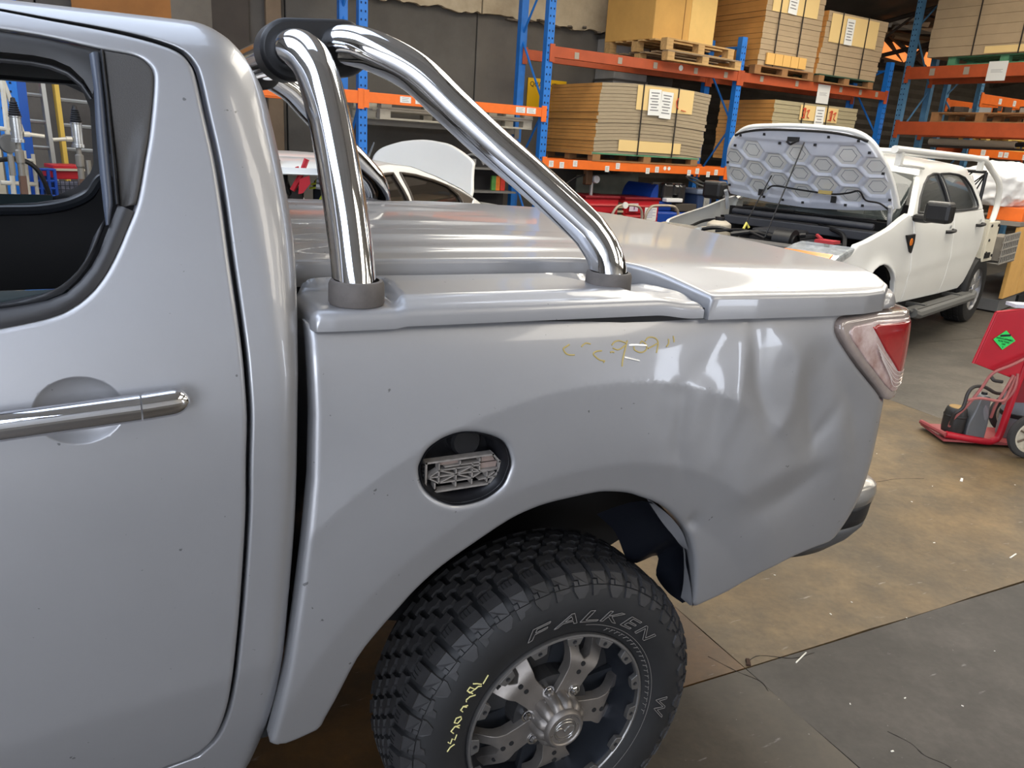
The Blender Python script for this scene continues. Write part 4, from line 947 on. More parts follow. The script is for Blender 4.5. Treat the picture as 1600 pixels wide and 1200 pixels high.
b4 = beam(rack, 2.97, 6.06, 0, 1.495, .105, ORG); beam(rack, 2.97, 6.06, .58, 1.495, .105, ORG)
b5 = beam(rack, -2.17, 0, 0, 2.045, .10, ORG); tags(b5, [(-1.72,2.0),(-1.55,2.0),(-1.42,2.0),(-.34,2.0),(-.2,2.0)], sz=(.12,.06)); beam(rack, -2.17, 0, .58, 1.80, .06, mat('bare_steel', (120,116,110), rough=.5, metal=.4))
b6 = beam(rack, -6.2, -2.17, 0, 2.05, .12, ORG); beam(rack, -6.2, -2.17, .58, 2.05, .12, ORG)
upright_frame(rack, -6.2, .58, 4.2, BLUE)
# far bays of the same line
rack2 = thing('pallet_rack', 'brighter orange racking bay beyond the corner, holding a yellow pallet', 'rack', at_rack(0,0), RA)
for t in (8.52, 11.4): upright_frame(rack2, t, .58, 3.6, BLUE2)
bb_ = beam(rack2, 8.52, 11.4, 0, 2.03, .14, ORG); tags(bb_, [(8.95,1.965),(9.5,1.955),(9.68,1.955),(10.3,1.94)], sz=(.14,.09)); b8 = beam(rack2, 8.52, 11.4, 0, 2.88, .15, ORG); tags(b8, [(9.1,2.80),(9.55,2.80)], sz=(.09,.09)); beam(rack2, 8.52, 11.4, .58, 2.03, .14, ORG2); beam(rack2, 8.52, 11.4, .58, 2.80, .15, ORG)
# rack standing at right angles (its own local frame: x runs back along the wall line, y into the rack)
rackR = thing('pallet_rack', 'darker orange racking standing at right angles, behind the white utility truck', 'rack', at_rack(6.4,-.03), RA-pi/2)
upright_frame(rackR, 0, .62, 4.3, BLUE2); upright_frame(rackR, 2.75, .62, 4.3, BLUE2)
c1 = beam(rackR, 0, 2.75, 0, 3.08, .17, ORG2); tags(c1, [(.42,3.0),(.93,3.0)], m_=TAGG, sz=(.08,.1)); tags(c1, [(1.36,2.98)], sz=(.26,.25)); beam(rackR, 0, 2.75, .62, 3.08, .19, ORG2)
beam(rackR, 0, 2.75, 0, 2.31, .19, ORG2); beam(rackR, 0, 2.75, .62, 2.31, .19, ORG2)

WOOD = mat('pallet_wood', (196,158,104), rough=.8, noise=.3, nscale=6, stretch=(1,6,6)); WOODG = mat('pallet_wood_grey', (150,128,100), rough=.85, noise=.3, nscale=6); GREENW = mat('pallet_green', (84,140,104), rough=.75, noise=.3, nscale=5); WOODY = mat('pallet_yellow', (222,186,96), rough=.75, noise=.2, nscale=5); WOODP = mat('pallet_pale', (186,178,160), rough=.85, noise=.25, nscale=5); WOODD = mat('pallet_brown', (150,108,68), rough=.85, noise=.3, nscale=5)
CACHE = {}
def cbox(key, d, m_, name):
    k = (key, tuple(round(v, 3) for v in d), m_.name)
    if k not in CACHE:
        m = MB(); m.box((0,0,0), d); me = m.mesh(name); me.materials.append(m_); CACHE[k] = me
    return CACHE[k]
def pallet(label, t, o, z, w_=1.15, d=1.1, h=.12, m_=None, m2=None, rz=0, group=None, nb=6, name='pallet'):
    m_ = m_ or WOOD; m2 = m2 or m_
    p = thing(name, label, 'pallet', at_rack(t, o, z), RA+rz, group)
    def pc(nm, c, dd, mm):
        q = bpy.data.objects.new(nm, cbox(nm, dd, mm, nm)); COL.objects.link(q); q.parent = p; q.location = c
    for k in range(nb): pc('board', (0, -d/2+.05+(d-.1)*k/(nb-1), h-.009), (w_, .095, .018), m_)
    for k in range(3): pc('bottom_board', (0, -d/2+.05+(d-.1)*k/2, .009), (w_, .095, .018), m2)
    for a in range(3):
        for b in range(3): pc('block', (-w_/2+.06+(w_-.12)*a/2, -d/2+.055+(d-.11)*b/2, h/2), (.115, .10, h-.036), m2)
    return p
CB = mat('cardboard', (172,150,120), rough=.85, noise=.12, nscale=3); CBE = mat('cardboard_edges', (166,150,124), rough=.9, noise=.25, nscale=50, stretch=(.2,.2,8)); CBO = mat('cardboard_warm_lit_side', (206,146,76), rough=.85, noise=.15, nscale=4); CBK = mat('kraft_carton', (214,166,92), rough=.8, noise=.14, nscale=2); CARD = mat('edge_card', (222,192,132), rough=.85); STRAP = mat('strap', (40,34,30), rough=.6); CBG = mat('cardboard_grey', (168,156,124), rough=.9, noise=.2, nscale=60, stretch=(.2,.2,8))
def stack(label, t0, t1, o0, d, z0, z1, n, seed, straps, cards, papers, bulge=.0, m_=None, lean=0, rz=0, origin=None, sidem=None, group=None):
    """bundle of flat cartons: n layers, straps, edge cards, delivery notes (x along front, z up, front at y=0)"""
    r_ = random.Random(seed); w_ = t1-t0; H = z1-z0; m_ = m_ or CBE; sidem = sidem or CBO
    p = thing('cardboard_stack', label, 'cardboard stack', origin or at_rack((t0+t1)/2, o0, z0), RA+rz, group)
    def bz(x): return -bulge*(2*x/w_)**2*.5
    for k in range(n):
        a, b = H*k/n, H*(k+1)/n-.0035; dx, dy = (r_.random()-.5)*.022+lean*(k/n), (r_.random()-.5)*.014
        vs = []; nx = 7
        for q in range(nx+1):
            x = -w_/2+w_*q/nx; z_ = bz(x)
            for y in (0, d):
                for zz in (a, b): vs.append((x+dx, y+dy, zz+z_))
        fs = []
        for q in range(nx):
            o_ = q*4; fs += [(o_,o_+4,o_+5,o_+1),(o_+2,o_+3,o_+7,o_+6),(o_+1,o_+5,o_+7,o_+3),(o_,o_+2,o_+6,o_+4)]
        fs += [(0,1,3,2),(nx*4,nx*4+2,nx*4+3,nx*4+1)]
        m = MB(); m.add(vs, fs); me = m.mesh('bundle'); me.materials.append(m_); me.materials.append(sidem)
        for f in me.polygons:
            if abs(f.normal.x) > .7: f.material_index = 1  # side faces tinted orange: warm light put into their colour
        ob('bundle', me, None, p)
    for x in straps:
        m = MB(); zc = bz(x); m.bb((x-.008,-.024,-.01+zc),(x+.008,-.016,H+.006+zc)); m.bb((x-.008,-.024,H+zc),(x+.008,d,H+.006+zc)); ob('strap', m, STRAP, p)
    for x0, x1, a, b in cards:
        m = MB(); m.bb((x0,-.015,a),(x1,-.011,b)); ob('edge_card', m, CARD, p)
    for x, z_, sx, sz, tilt in papers:
        m = MB(); R3 = Matrix.Rotation(tilt, 3, 'Y'); m.box((x,-.028,z_), (sx,.003,sz), R3); pp = ob('delivery_note', m, PAPER, p)
        pr = MB()
        for q in range(7): 
            c = Vector((-.02*(q % 3)*sx, -.0305, sz*(.36-.11*q))); pr.box(Vector((x,0,z_))+R3 @ Vector((c.x,0,c.z))+Vector((0,c.y,0)), (sx*(.7-.2*(q % 2)),.001,.012), R3)
        ob('print', pr, mat('print_grey', (120,120,122), rough=.8), pp, kind='stuff')
    return p
pallet('green and brown pallet carrying the strapped stack on the lower orange beam', 1.55, .52, 1.495, 1.7, 1.1, .10, GREENW, WOODD)
sA = stack('broad sagging stack of flat cartons with two white notes, on the lower orange beam', .70, 2.44, -.02, 1.08, 1.60, 2.42, 20, 1, [-.20,.36], [(-.29,.62,.52,.80),(-.50,.50,.03,.16)], [(-.02,.62,.19,.30,-.03),(.17,.60,.19,.31,.03)], bulge=.07, lean=.05)
scr = MB(); scr.tube([(.36,-.030,.70),(.33,-.030,.66),(.34,-.030,.60),(.37,-.03,.57)], .006, 4); scr.tube([(.42,-.03,.56),(.50,-.03,.55)], .006, 4); ob('marker_scrawl', scr, mat('red_marker', (196,72,44), rough=.8), sA)
# upper level
pallet('lower of two light wooden pallets on the upper beam, under the plain carton', 2.18, .40, 2.70, 1.30, 1.1, .115, WOODG, WOOD, rz=.05)
pallet('upper of two light wooden pallets on the upper beam, under the plain carton', 2.12, .46, 2.816, 1.25, 1.1, .135, WOOD, rz=.10)
bx_ = thing('carton', 'tall plain kraft carton standing on two pallets', 'carton', at_rack(2.12,.62,2.952), RA+.12)
m = MB(); m.bb((-.62,-.42,0),(.50,.42,1.02)); ob('carton_body', m, CBK, bx_, bevel=.01)
m = MB(); m.bb((.02,-.425,0),(.50,-.42,1.02)); ob('carton_side_panel', m, mat('kraft_light', (226,188,116), rough=.8, noise=.1, nscale=3), bx_)
m = MB(); m.bb((-.10,-.424,0),(-.09,-.42,1.02)); ob('carton_joint', m, mat('carton_line', (140,100,56), rough=.9), bx_)
pallet('wooden pallet under the second bay stack with the folded base boards', 3.72, .42, 2.70, 1.15, 1.0, .11, WOODD)
sC = stack('tall stack of flat cartons with one note, left of two on the upper beam', 3.20, 4.30, -.05, 1.05, 2.81, 3.86, 16, 2, [-.28,.16], [(-.43,.44,.66,.97)], [(-.06,.83,.17,.34,.06)], lean=.04, m_=CB)
for k in range(5):
    m = MB(); m.bb((-.42+.155*k,-.035,.02),(-.275+.155*k,-.012,.16)); ob('base_board', m, mat('board_gold', (216,170,98), rough=.8), sC)
pallet('dark green pallet under the tall stack furthest along the upper beam', 4.98, .40, 2.70, 1.2, 1.0, .11, mat('pallet_dark_green', (44,72,56), rough=.8), WOODD)
sD = stack('tall stack of flat cartons with one note, right of two on the upper beam', 4.36, 5.66, -.05, 1.0, 2.81, 3.62, 12, 3, [-.30,.25], [(-.52,.50,.42,.78)], [(-.13,.58,.17,.33,0)], lean=.07, m_=CB)
pallet('brown pallet under the grey-edged stack above the raised bonnet', 4.55, .42, 1.495, 1.5, 1.0, .11, WOODD)
sE = stack('grey-edged stack of thin cartons with scrawled orange cards, above the raised bonnet', 3.66, 5.42, -.03, 1.02, 1.61, 2.42, 15, 4, [-.31,.20], [(-.36,.44,.58,.78)], [(.04,.60,.19,.36,-.02)], m_=CBG)
for x in (-.27, .30):
    scr = MB(); scr.tube(catmull([(x-.06,-.03,.72),(x-.01,-.03,.74),(x-.04,-.03,.68),(x-.02,-.03,.62),(x-.07,-.03,.61)], 4), .007, 4); scr.tube([(x+.0,-.03,.74),(x-.01,-.03,.60)], .007, 4); scr.tube(catmull([(x+.03,-.03,.70),(x+.08,-.03,.72),(x+.05,-.03,.64),(x+.09,-.03,.61)], 4), .007, 4); ob('marker_scrawl', scr, MATS['red_marker'], sE)
m = MB(); m.bb((-.03,-.02,.30),(.15,-.012,.44)); ob('grey_patch', m, mat('patch_grey', (120,108,94), rough=.8), sE)
# right-angle rack stock
pallet('green pallet under the big carton stack at the top right', 6.95, -1.42, 3.08, 1.6, 1.05, .12, GREENW, rz=-pi/2)
sF = stack('big stack of flat cartons at the top right above a green pallet', .30, 2.55, 0, 1.0, 3.20, 4.35, 9, 6, [-.45,.18,.75], [(-.28,1.0,.01,.10)], [(-.12,1.02,.26,.30,.05)], origin=at_rack(6.36,-1.45,3.20), rz=-pi/2, m_=CB, lean=.02)
pallet('brown pallet loaded with dark parts on the right-angle rack', 6.95, -1.25, 2.31, 1.45, 1.0, .14, WOODD, rz=-pi/2)
pp = thing('scrap_parts', 'jumble of small dark metal parts lying on the brown pallet', 'scrap metal', at_rack(6.95,-1.25,2.452), RA)
r_ = random.Random(4)
for k in range(16):
    m = MB(); m.box((r_.uniform(-.4,.4), r_.uniform(-.6,.6), .03+.03*r_.random()), (.05+.12*r_.random(),.05+.1*r_.random(),.06+.06*r_.random()), Matrix.Rotation(r_.random()*3,3,'Z')); ob('metal_part', m, STEEL if k % 3 else mat('pale_part', (170,164,154), rough=.5, metal=.5), pp)
pallet('yellow wooden pallet standing on the far orange beam', 9.75, .25, 2.03, 1.5, .5, .20, WOODY)
rl = thing('tube_roll', 'long pale cardboard tube lying under the darker orange beam', 'tube', at_rack(7.0,-.25,2.0), RA-pi/2)
m = MB(); m.tube([(0,0,.05),(1.3,0,.05)], .05, 14); ob('tube_body', m, mat('pale_tube', (172,160,140), rough=.8), rl); m = MB(); m.tube([(1.3,0,.05),(1.42,0,.055)], .03, 8); ob('tube_core', m, BLACK, rl)
m = MB(); m.bb((-.1,-.03,-.03),(1.5,.03,0)); ob('tube_rest', m, STEEL, rl)
# pale pallets stored under the left beam
pallet('upper of two pale pallets lying under the left orange beam', -1.0, .60, 1.905, 1.85, .95, .10, WOODP, nb=5)
pallet('lower of two pale pallets lying under the left orange beam', -1.02, .58, 1.80, 1.85, .95, .10, WOODP, nb=5)
# galvanised duct and sign against the wall
du = thing('duct', 'galvanised sheet-metal duct box fixed to the wall behind the cartons', 'duct', at_rack(1.92,1.05,2.1), RA)
m = MB(); m.bb((-.32,-.16,0),(.24,.26,.96)); ob('duct_body', m, mat('galvanised', (182,180,176), rough=.35, metal=.35, noise=.2, nscale=4), du, bevel=.006)
m = MB(); m.bb((-.335,-.172,.40),(.255,.27,.43)); m.bb((-.335,-.172,.93),(.255,.27,.965)); ob('duct_flange', m, mat('galv_dark', (120,118,114), rough=.4, metal=.8), du)
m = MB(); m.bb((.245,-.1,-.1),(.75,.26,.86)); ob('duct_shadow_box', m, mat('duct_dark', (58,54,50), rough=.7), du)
sg = thing('wall_sign', 'yellow warning sign on the wall, half hidden by the blue post', 'sign', at_rack(.86,1.34,2.24), RA)
m = MB(); m.bb((-.30,-.012,-.22),(.30,0,.22)); ob('sign_plate', m, mat('sign_yellow', (246,190,20), rough=.5), sg)
for s_, z_, c_, sz in (('QUARANTINE',.12,(30,22,14),.085),('AREA',.02,(30,22,14),.085),('FOR',-.085,(214,104,24),.085),('NOISE',-.19,(214,104,24),.085)):
    t_ = textmesh(s_, sz, .001); xs = [v[0] for v in t_.v]; c0_ = (min(xs)+max(xs))/2; W_ = max(xs)-min(xs); k = min(1, .54/W_)
    mm = MB(); mm.add([((v[0]-c0_)*k, -.0135-v[2], v[1]+z_) for v in t_.v], t_.f); ob('sign_text', mm, mat('sign_ink_%d' % c_[0], c_, rough=.6), sg)
# ================================================================ white utility truck, bonnet up (local: x to the rear, y across, z up)
WA = radians(18.94); WO = (4.433, 5.035, 0)
wu = thing('utility_truck', 'white dual-cab utility truck with its bonnet propped open', 'utility truck', WO, WA)
ys = spl([.4,.6,.9,1.1,1.22,1.4,1.55,1.66,1.72,1.76], [-.89,-.925,-.93,-.922,-.895,-.82,-.745,-.68,-.60,-.4])
def WS(sgn=1, lift=0, nose=True):
    def f(x, z):
        x = np.asarray(x, float); z = np.asarray(z, float); y = ys(z)-lift-.03*sm((.56-np.hypot(x-1.02, z-.40))/.10)*(z < 1.0)-.012*sm((z-.70-.05*(x-1.7))/.05)*sm((1.0-z)/.3)
        if nose: y = y+.16*np.clip((.75-x)/.65, 0, 1)**2
        return np.stack([x, y*sgn, z], 1)
    return f
def arc(cx, cz, r, a0, a1, n=14): return [(cx+r*cos(radians(a0+(a1-a0)*k/n)), cz+r*sin(radians(a0+(a1-a0)*k/n))) for k in range(n+1)]
fend = [(.16,.62),(.18,.80),(.30,.93),(.46,.97),(.52,1.05),(.80,1.10),(1.15,1.16),(1.45,1.235),(1.63,1.27),(1.715,1.235),(1.735,1.0),(1.775,.75),(1.80,.46),(1.56,.46)]+arc(1.02,.42,.45,5,172)+[(.55,.46),(.22,.50)]
fdoor = [(1.725,1.235),(1.745,1.0),(1.785,.75),(1.815,.46),(2.89,.44),(2.90,.75),(2.885,1.0),(2.85,1.25),(2.3,1.245)]
rdoor = [(2.86,1.25),(2.895,1.0),(2.91,.75),(2.90,.44),(3.55,.44),(3.66,.50),(3.72,.62),(3.84,.78),(3.93,.95),(3.94,1.15),(3.90,1.27),(3.4,1.262)]
win_f = [(1.86,1.275),(2.0,1.40),(2.2,1.515),(2.40,1.585),(2.60,1.615),(2.74,1.618),(2.79,1.27),(2.4,1.262)]
win_r = [(2.86,1.275),(2.82,1.618),(3.1,1.625),(3.40,1.615),(3.56,1.59),(3.66,1.50),(3.74,1.36),(3.74,1.31),(3.69,1.287),(3.3,1.278)]
house = [(1.70,1.245),(1.80,1.32),(1.98,1.46),(2.16,1.59),(2.30,1.672),(2.50,1.715),(2.9,1.733),(3.35,1.73),(3.66,1.708),(3.76,1.67),(3.83,1.55),(3.90,1.38),(3.925,1.275),(3.4,1.266),(2.86,1.256),(2.3,1.25)]
for sgn in (1, -1):
    ob('front_fender', psmooth('ff', panel(fend, WS(sgn), grid=.045, er=.012, flange=.03, fdir=(0,sgn,0), step=.03)), WHITEP, wu)
    d1 = ob('front_door', psmooth('fd', panel(fdoor, WS(sgn), grid=.045, er=.008, flange=.03, fdir=(0,sgn,0), step=.03)), WHITEP, wu)
    d2_ = ob('rear_door', psmooth('rd', panel(rdoor, WS(sgn), grid=.045, er=.008, flange=.03, fdir=(0,sgn,0), step=.03)), WHITEP, wu)
    ob('cab_pillars', psmooth('cp', panel(house, WS(sgn), [win_f, win_r], grid=.04, er=.008, flange=.04, fdir=(0,sgn,0), step=.025)), WHITEP, wu)
    for nm, wn in (('front_window', win_f), ('rear_window', win_r)):
        P = np.array(wn); c = P.mean(0)
        ob(nm, psmooth('wg', panel([tuple(q) for q in c+(P-c)*1.03], WS(sgn, -.014), grid=.06, er=0, flange=0, step=.04)), mat('ute_glass', (34,38,38), rough=.04, coat=1, alpha=.62), wu)
        rim_ = [tuple(WS(sgn, .003)(np.array([q[0]]), np.array([q[1]]))[0]) for q in resample(wn, .05)]
        m = MB(); m.tube(rim_, .012, 6, closed=True); ob('window_seal', m, SEALM, wu)
    m = MB(); m.prism([(2.755,1.265),(2.73,1.622),(2.83,1.624),(2.862,1.268)], 0, .01, 'y', fn=lambda x, y, z: (x, sgn*(float(ys(z))-.004+y), z)); ob('pillar_cover', m, BLACK, wu)
    for d_, hx, hz in ((d1, 2.72, 1.085), (d2_, 3.70, 1.12)):
        m = MB(); m.tube(catmull([(hx-.10,sgn*-.925,hz-.004),(hx-.06,sgn*-.962,hz),(hx+.06,sgn*-.962,hz+.006),(hx+.10,sgn*-.925,hz+.008)], 4), .017, 8); ob('handle', m.mesh('h', True), BLACK, d_)
        m = MB(); m.lathe([(0,0),(.016,0),(.016,.006)], (hx+.02, sgn*-.931, hz+.045), 'y', 10); ob('keyhole', m, mat('grey_lock', (150,150,150), rough=.4), d_)
    m = MB(); m.prism([(1.50,1.095),(1.72,1.10),(1.735,1.02),(1.71,.925),(1.66,.94)], sgn*-.925, sgn*-.944, 'y'); vt = ob('fender_vent', m, BLACK, wu, bevel=.006)
    m = MB(); m.lathe([(0,0),(.03,0),(.036,.008)], (1.635, sgn*-.950, 1.03), 'y', 14); ob('indicator', m, mat('amber_lens', (236,128,36), rough=.2, coat=1), vt)
    m = MB(); m.tube([(1.95,sgn*-.99,.36),(2.05,sgn*-1.0,.335),(3.75,sgn*-1.0,.345),(3.86,sgn*-.98,.37)], .045, 8); m.bb((2.3,sgn*-.98,.36),(2.36,sgn*-.80,.40)); m.bb((3.4,sgn*-.98,.36),(3.46,sgn*-.80,.40)); m.bb((1.9,sgn*-.99,.372),(3.85,sgn*-.90,.388)); ob('side_step', m, mat('step_grey', (84,84,82), rough=.6), wu)
    m = MB(); c = sgn; m.tube(catmull([(1.74,c*-.90,1.235),(1.70,c*-.99,1.235),(1.68,c*-1.05,1.245)], 4), .035, 8); mi = ob('mirror_arm', m.mesh('ma', True), BLACK, wu)
    m = MB(); m.bb((1.59,c*-1.22,1.215),(1.75,c*-1.0,1.395)); ob('mirror_housing', m, BLACK, mi, bevel=.035)
    m = MB(); m.bb((1.595,c*-1.205,1.365),(1.74,c*-1.015,1.398)); ob('mirror_cap', m, mat('mirror_grey', (92,90,86), rough=.35, coat=.4), mi, bevel=.014)
# roof, windscreen, cab back, floor pan
m = MB(); nx, ny = 14, 12; vs = []
for i in range(nx+1):
    x = 2.16+(3.72-2.16)*i/nx
    ed = .735-.02*max(0,(x-3.4)/.3)
    for j in range(ny+1):
        q = -1+2*j/ny; zr = float(np.interp(x, [2.16,2.30,2.50,2.9,3.35,3.72], [1.592,1.672,1.716,1.734,1.731,1.692])); yy = np.interp(zr, [1.55,1.66,1.72,1.735], [.745,.68,.60,.55])
        vs.append((x-.10*(1-q*q)*(1 if i < 3 else 0)*(3-i)/3, q*yy, zr+.045*(1-q*q)))
m.add(vs, [(i*(ny+1)+j, i*(ny+1)+j+1, (i+1)*(ny+1)+j+1, (i+1)*(ny+1)+j) for i in range(nx) for j in range(ny)]); ob('roof', m.mesh('roof', True), WHITEP, wu)
m = MB(); vs = []
for i in range(7):
    f = i/6
    for j in range(13): q = -1+2*j/12; vs.append((1.50+.02*q*q*5+(2.12-1.50-.06)*f-.12*(1-q*q)*(1-f*.4), q*(.80-.10*f), 1.20+.42*f))
m.add(vs, [(i*13+j, i*13+j+1, (i+1)*13+j+1, (i+1)*13+j) for i in range(6) for j in range(12)]); ws_ = ob('windscreen', m.mesh('ws', True), mat('screen_glass', (70,78,78), rough=.04, coat=1, alpha=.45), wu)
m = MB(); m.bb((1.70,-.78,.9),(1.74,.78,1.22)); ob('firewall', m, DARK, wu)
m = MB(); m.prism([(-.86,.5),(-.86,1.26),(-.70,1.62),(.70,1.62),(.86,1.26),(.86,.5)], 3.86, 3.90, 'x'); ob('cab_bulkhead', m, WHITEP, wu)
m = MB(); m.bb((.5,-.80,.30),(3.9,.80,.42)); m.bb((.3,-.45,.38),(4.7,-.36,.52)); m.bb((.3,.36,.38),(4.7,.45,.52)); ob('chassis', m, DARK, wu)
for y in (-.4, .4):
    m = MB(); m.bb((2.45,y-.24,.6),(2.62,y+.24,1.30)); m.bb((2.48,y-.12,1.28),(2.6,y+.12,1.5)); m.bb((2.0,y-.25,.6),(2.6,y+.25,.8)); ob('seat', m, mat('seat_dark', (40,38,38), rough=.9), wu, bevel=.03)
for y in (.4,):
    m = MB(); m.tube([(2.02,y+.17*cos(a),1.12+.17*sin(a)) for a in np.linspace(0,2*pi,18,endpoint=False)], .014, 6, closed=True); ob('steering_wheel', m, BLACK, wu)
# bonnet: ribbed inner face with hexagon pressings
BT = radians(54); BH = Vector((1.43,0,1.26)); bu = Vector((0,-1,0)); bv = Vector((-cos(BT),0,sin(BT))); bn = bu.cross(bv)
def BN(u, v, h=0): return tuple(BH+bu*u+bv*(v-.20)+bn*h)
if bn.x > 0: bn = -bn      # towards the front
def bcurve(u, v): return -.05*(u/.8)**2-.05*sm((v-.72)/.3)
def bs(h): return lambda u, v: np.array([BN(a, b, h+bcurve(a, b)) for a, b in zip(np.atleast_1d(u), np.atleast_1d(v))])
bout = cm2([(-.84,.21),(-.81,.45),(-.755,.68),(-.66,.86),(-.50,.965),(-.25,1.0),(0,1.012),(.25,1.0),(.50,.965),(.66,.86),(.755,.68),(.81,.45),(.84,.21)], 4)+[(.4,.185),(0,.175),(-.4,.185)]
bo = ob('bonnet', psmooth('bonnet', panel(bout, bs(-.012), grid=.05, er=.01, flange=.02, fdir=tuple(-bn), step=.03)), WHITEP, wu, label='raised bonnet showing its grey inner frame')
GREYU = mat('bonnet_inner', (208,212,222), rough=.5, noise=.1, nscale=4)
binn = [(q[0]*.955, .2+(q[1]-.2)*.965+.01) for q in bout]
hexes = []
for i in range(-4, 5):
    for j in range(4):
        cx = .225*i; cy = .345+.205*j+(.1025 if i % 2 else 0)
        if abs(cx) < .69-.22*max(cy-.6,0) and .33 < cy < .80: hexes.append((cx, cy))
def binner(u, v):
    h = np.full(len(u), .006)
    for cx, cy in hexes:
        du, dv = np.abs(u-cx), np.abs(v-cy); q = np.maximum(dv, dv*.5+du*.72); h = h-.022*sm((.098-q)/.018)
    h = h-.022*sm((np.abs(v-.90)-.0)/.012)*0
    h = h+.012*sm((v-.865)/.02)+.010*sm((.285-v)/.02)
    return np.array([BN(a, b, c+bcurve(a, b)) for a, b, c in zip(u, v, h)])
inn_o = ob('bonnet_inner_frame', psmooth('bi', panel(binn, binner, grid=.0135, er=.004, flange=.015, fdir=tuple(-bn), step=.02), 70), GREYU, bo)
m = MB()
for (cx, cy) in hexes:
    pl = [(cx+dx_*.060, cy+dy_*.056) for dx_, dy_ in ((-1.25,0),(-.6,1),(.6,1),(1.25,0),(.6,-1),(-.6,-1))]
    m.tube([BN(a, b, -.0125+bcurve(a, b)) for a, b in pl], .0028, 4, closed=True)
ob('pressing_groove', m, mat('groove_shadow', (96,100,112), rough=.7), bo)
m = MB()
for u, v in ((-.55,.90),(-.30,.93),(.30,.93),(.55,.90),(-.15,.86),(.18,.86),(-.62,.80),(.64,.80),(-.74,.6),(.74,.6),(-.4,.255),(0,.245),(.4,.255),(-.2,.25),(.55,.26),(.78,.33),(-.78,.33)):
    P_ = BN(u, v, .018+bcurve(u, v)); m.box(P_, (.012,.022,.022), None)
for u in (-.42,.30): m.box(BN(u,.31,.012), (.02,.045,.06), None)
ob('bonnet_clips', m, BLACK, bo)
m = MB(); m.tube(catmull([BN(.80,.25,.02),BN(.72,.33,.03),(BN(.60,.35,.03)),BN(.55,.44,.03),BN(.45,.41,.03),BN(.30,.385,.035),BN(.0,.40,.035),BN(-.25,.415,.03),BN(-.33,.37,.03)], 5), .008, 6); ob('washer_hose', m.mesh('wh', True), BLACK, bo)
m = MB(); m.bb(*[tuple(a+b for a, b in zip(BN(.24,.395,.03), d_)) for d_ in ((-.015,-.06,-.015),(.015,.06,.015))]); ob('hose_joint', m, mat('brass_joint', (170,150,90), rough=.5), bo)
m = MB(); m.tube([BN(u, .985-.10*(abs(u)/.62)**3, .02+bcurve(u, .985)) for u in np.linspace(-.62,.62,22)], .012, 6); ob('bonnet_edge_seal', m, BLACK, bo)
m = MB(); m.tube(catmull([BN(.06,.93,.03),BN(.0,.90,.05),BN(-.03,.88,.03),BN(-.06,.91,.03)], 4), .009, 6); m.bb(*[tuple(a+b for a, b in zip(BN(0,.925,.02), d_)) for d_ in ((-.01,-.05,-.02),(.02,.05,.02))]); ob('bonnet_striker', m, BLACK, bo)
for ya, yb_, top in ((.10,.05,.90),(-.27,-.20,.52)):
    m = MB(); m.tube([(.62,-yb_*1.0,.94),BN(ya,top,.02)], .006, 6); ob('bonnet_prop', m, BLACK, wu)
for s_ in (-1, 1):
    m = MB(); m.tube(catmull([(1.44,s_*.80,1.15),(1.40,s_*.80,1.24),BN(-s_*.80,.24,.02),BN(-s_*.80,.30,.02)], 4), .02, 6); ob('bonnet_hinge', m, mat('hinge_grey', (160,162,164), rough=.5), wu)
# engine bay: trough, slam panel, dark covers, battery, tank, hoses, headlamps
m = MB(); m.bb((.3,-.80,.70),(1.5,.80,.74)); m.bb((1.48,-.80,.7),(1.52,.80,1.18)); ob('engine_bay', m, DARK, wu)
m = MB(); m.prism([(.30,-.84),(.25,-.5),(.22,0),(.25,.5),(.30,.84),(.50,.78),(.44,.4),(.42,0),(.44,-.4),(.50,-.78)], .965, .995, 'z'); ob('slam_panel', m, mat('slam_plastic', (92,90,88), rough=.6, noise=.15, nscale=8), wu, bevel=.008)
m = MB(); m.prism([(.30,.55),(.14,.4),(.12,0),(.14,-.4),(.30,-.55)], .55, .97, 'z'); ob('grille', m, BLACK, wu)
m = MB(); m.bb((.75,-.24,.80),(1.3,.26,1.02)); m.bb((.85,-.18,1.0),(1.25,.2,1.05)); ob('engine_cover', m, mat('engine_plastic', (42,42,44), rough=.5), wu, bevel=.03)
m = MB(); m.bb((.58,-.66,.80),(.84,-.40,1.02)); ob('battery', m, mat('battery_black', (34,34,36), rough=.5), wu, bevel=.01)
m = MB(); m.bb((.60,-.68,1.02),(.74,-.52,1.045)); m.tube([(.64,-.56,1.05),(.8,-.45,1.06),(.95,-.4,1.02)], .016, 6); ob('battery_terminal_cover', m, mat('battery_red', (170,50,56), rough=.6), wu)
m = MB(); m.lathe([(0,1.08),(.06,1.08),(.11,1.05),(.12,.86),(0,.86)], (.80,.50,0), 'z', 18); m.bb((.7,.45,.86),(1.0,.70,1.0)); ob('coolant_tank', m, mat('tank_milky', (196,186,168), rough=.5), wu, bevel=.008)
m = MB(); m.lathe([(0,1.11),(.045,1.11),(.045,1.075)], (.80,.50,0), 'z', 14); ob('tank_cap', m, BLACK, wu)
m = MB(); m.lathe([(.0,0),(.11,0),(.11,.16),(0,.16)], (.70,-.30,.98), 'y', 20); m.lathe([(.07,-.02),(.07,0)], (.70,-.30,.98), 'y', 14); ob('air_filter_housing', m.mesh('af', True), BLACK, wu)
hs = [([(.55,.6,.98),(.6,.4,1.03),(.7,.2,1.0),(.8,.1,1.03)],.018),([(.5,.2,1.0),(.62,.05,1.03),(.75,-.1,1.0),(.9,-.3,1.04)],.022),([(.6,.7,1.0),(.9,.72,1.05),(1.2,.7,1.06)],.014),([(1.05,-.6,.95),(1.2,-.5,1.06),(1.38,-.2,1.10)],.02),([(.55,-.1,1.0),(.6,.15,1.04),(.58,.4,1.0)],.012)]
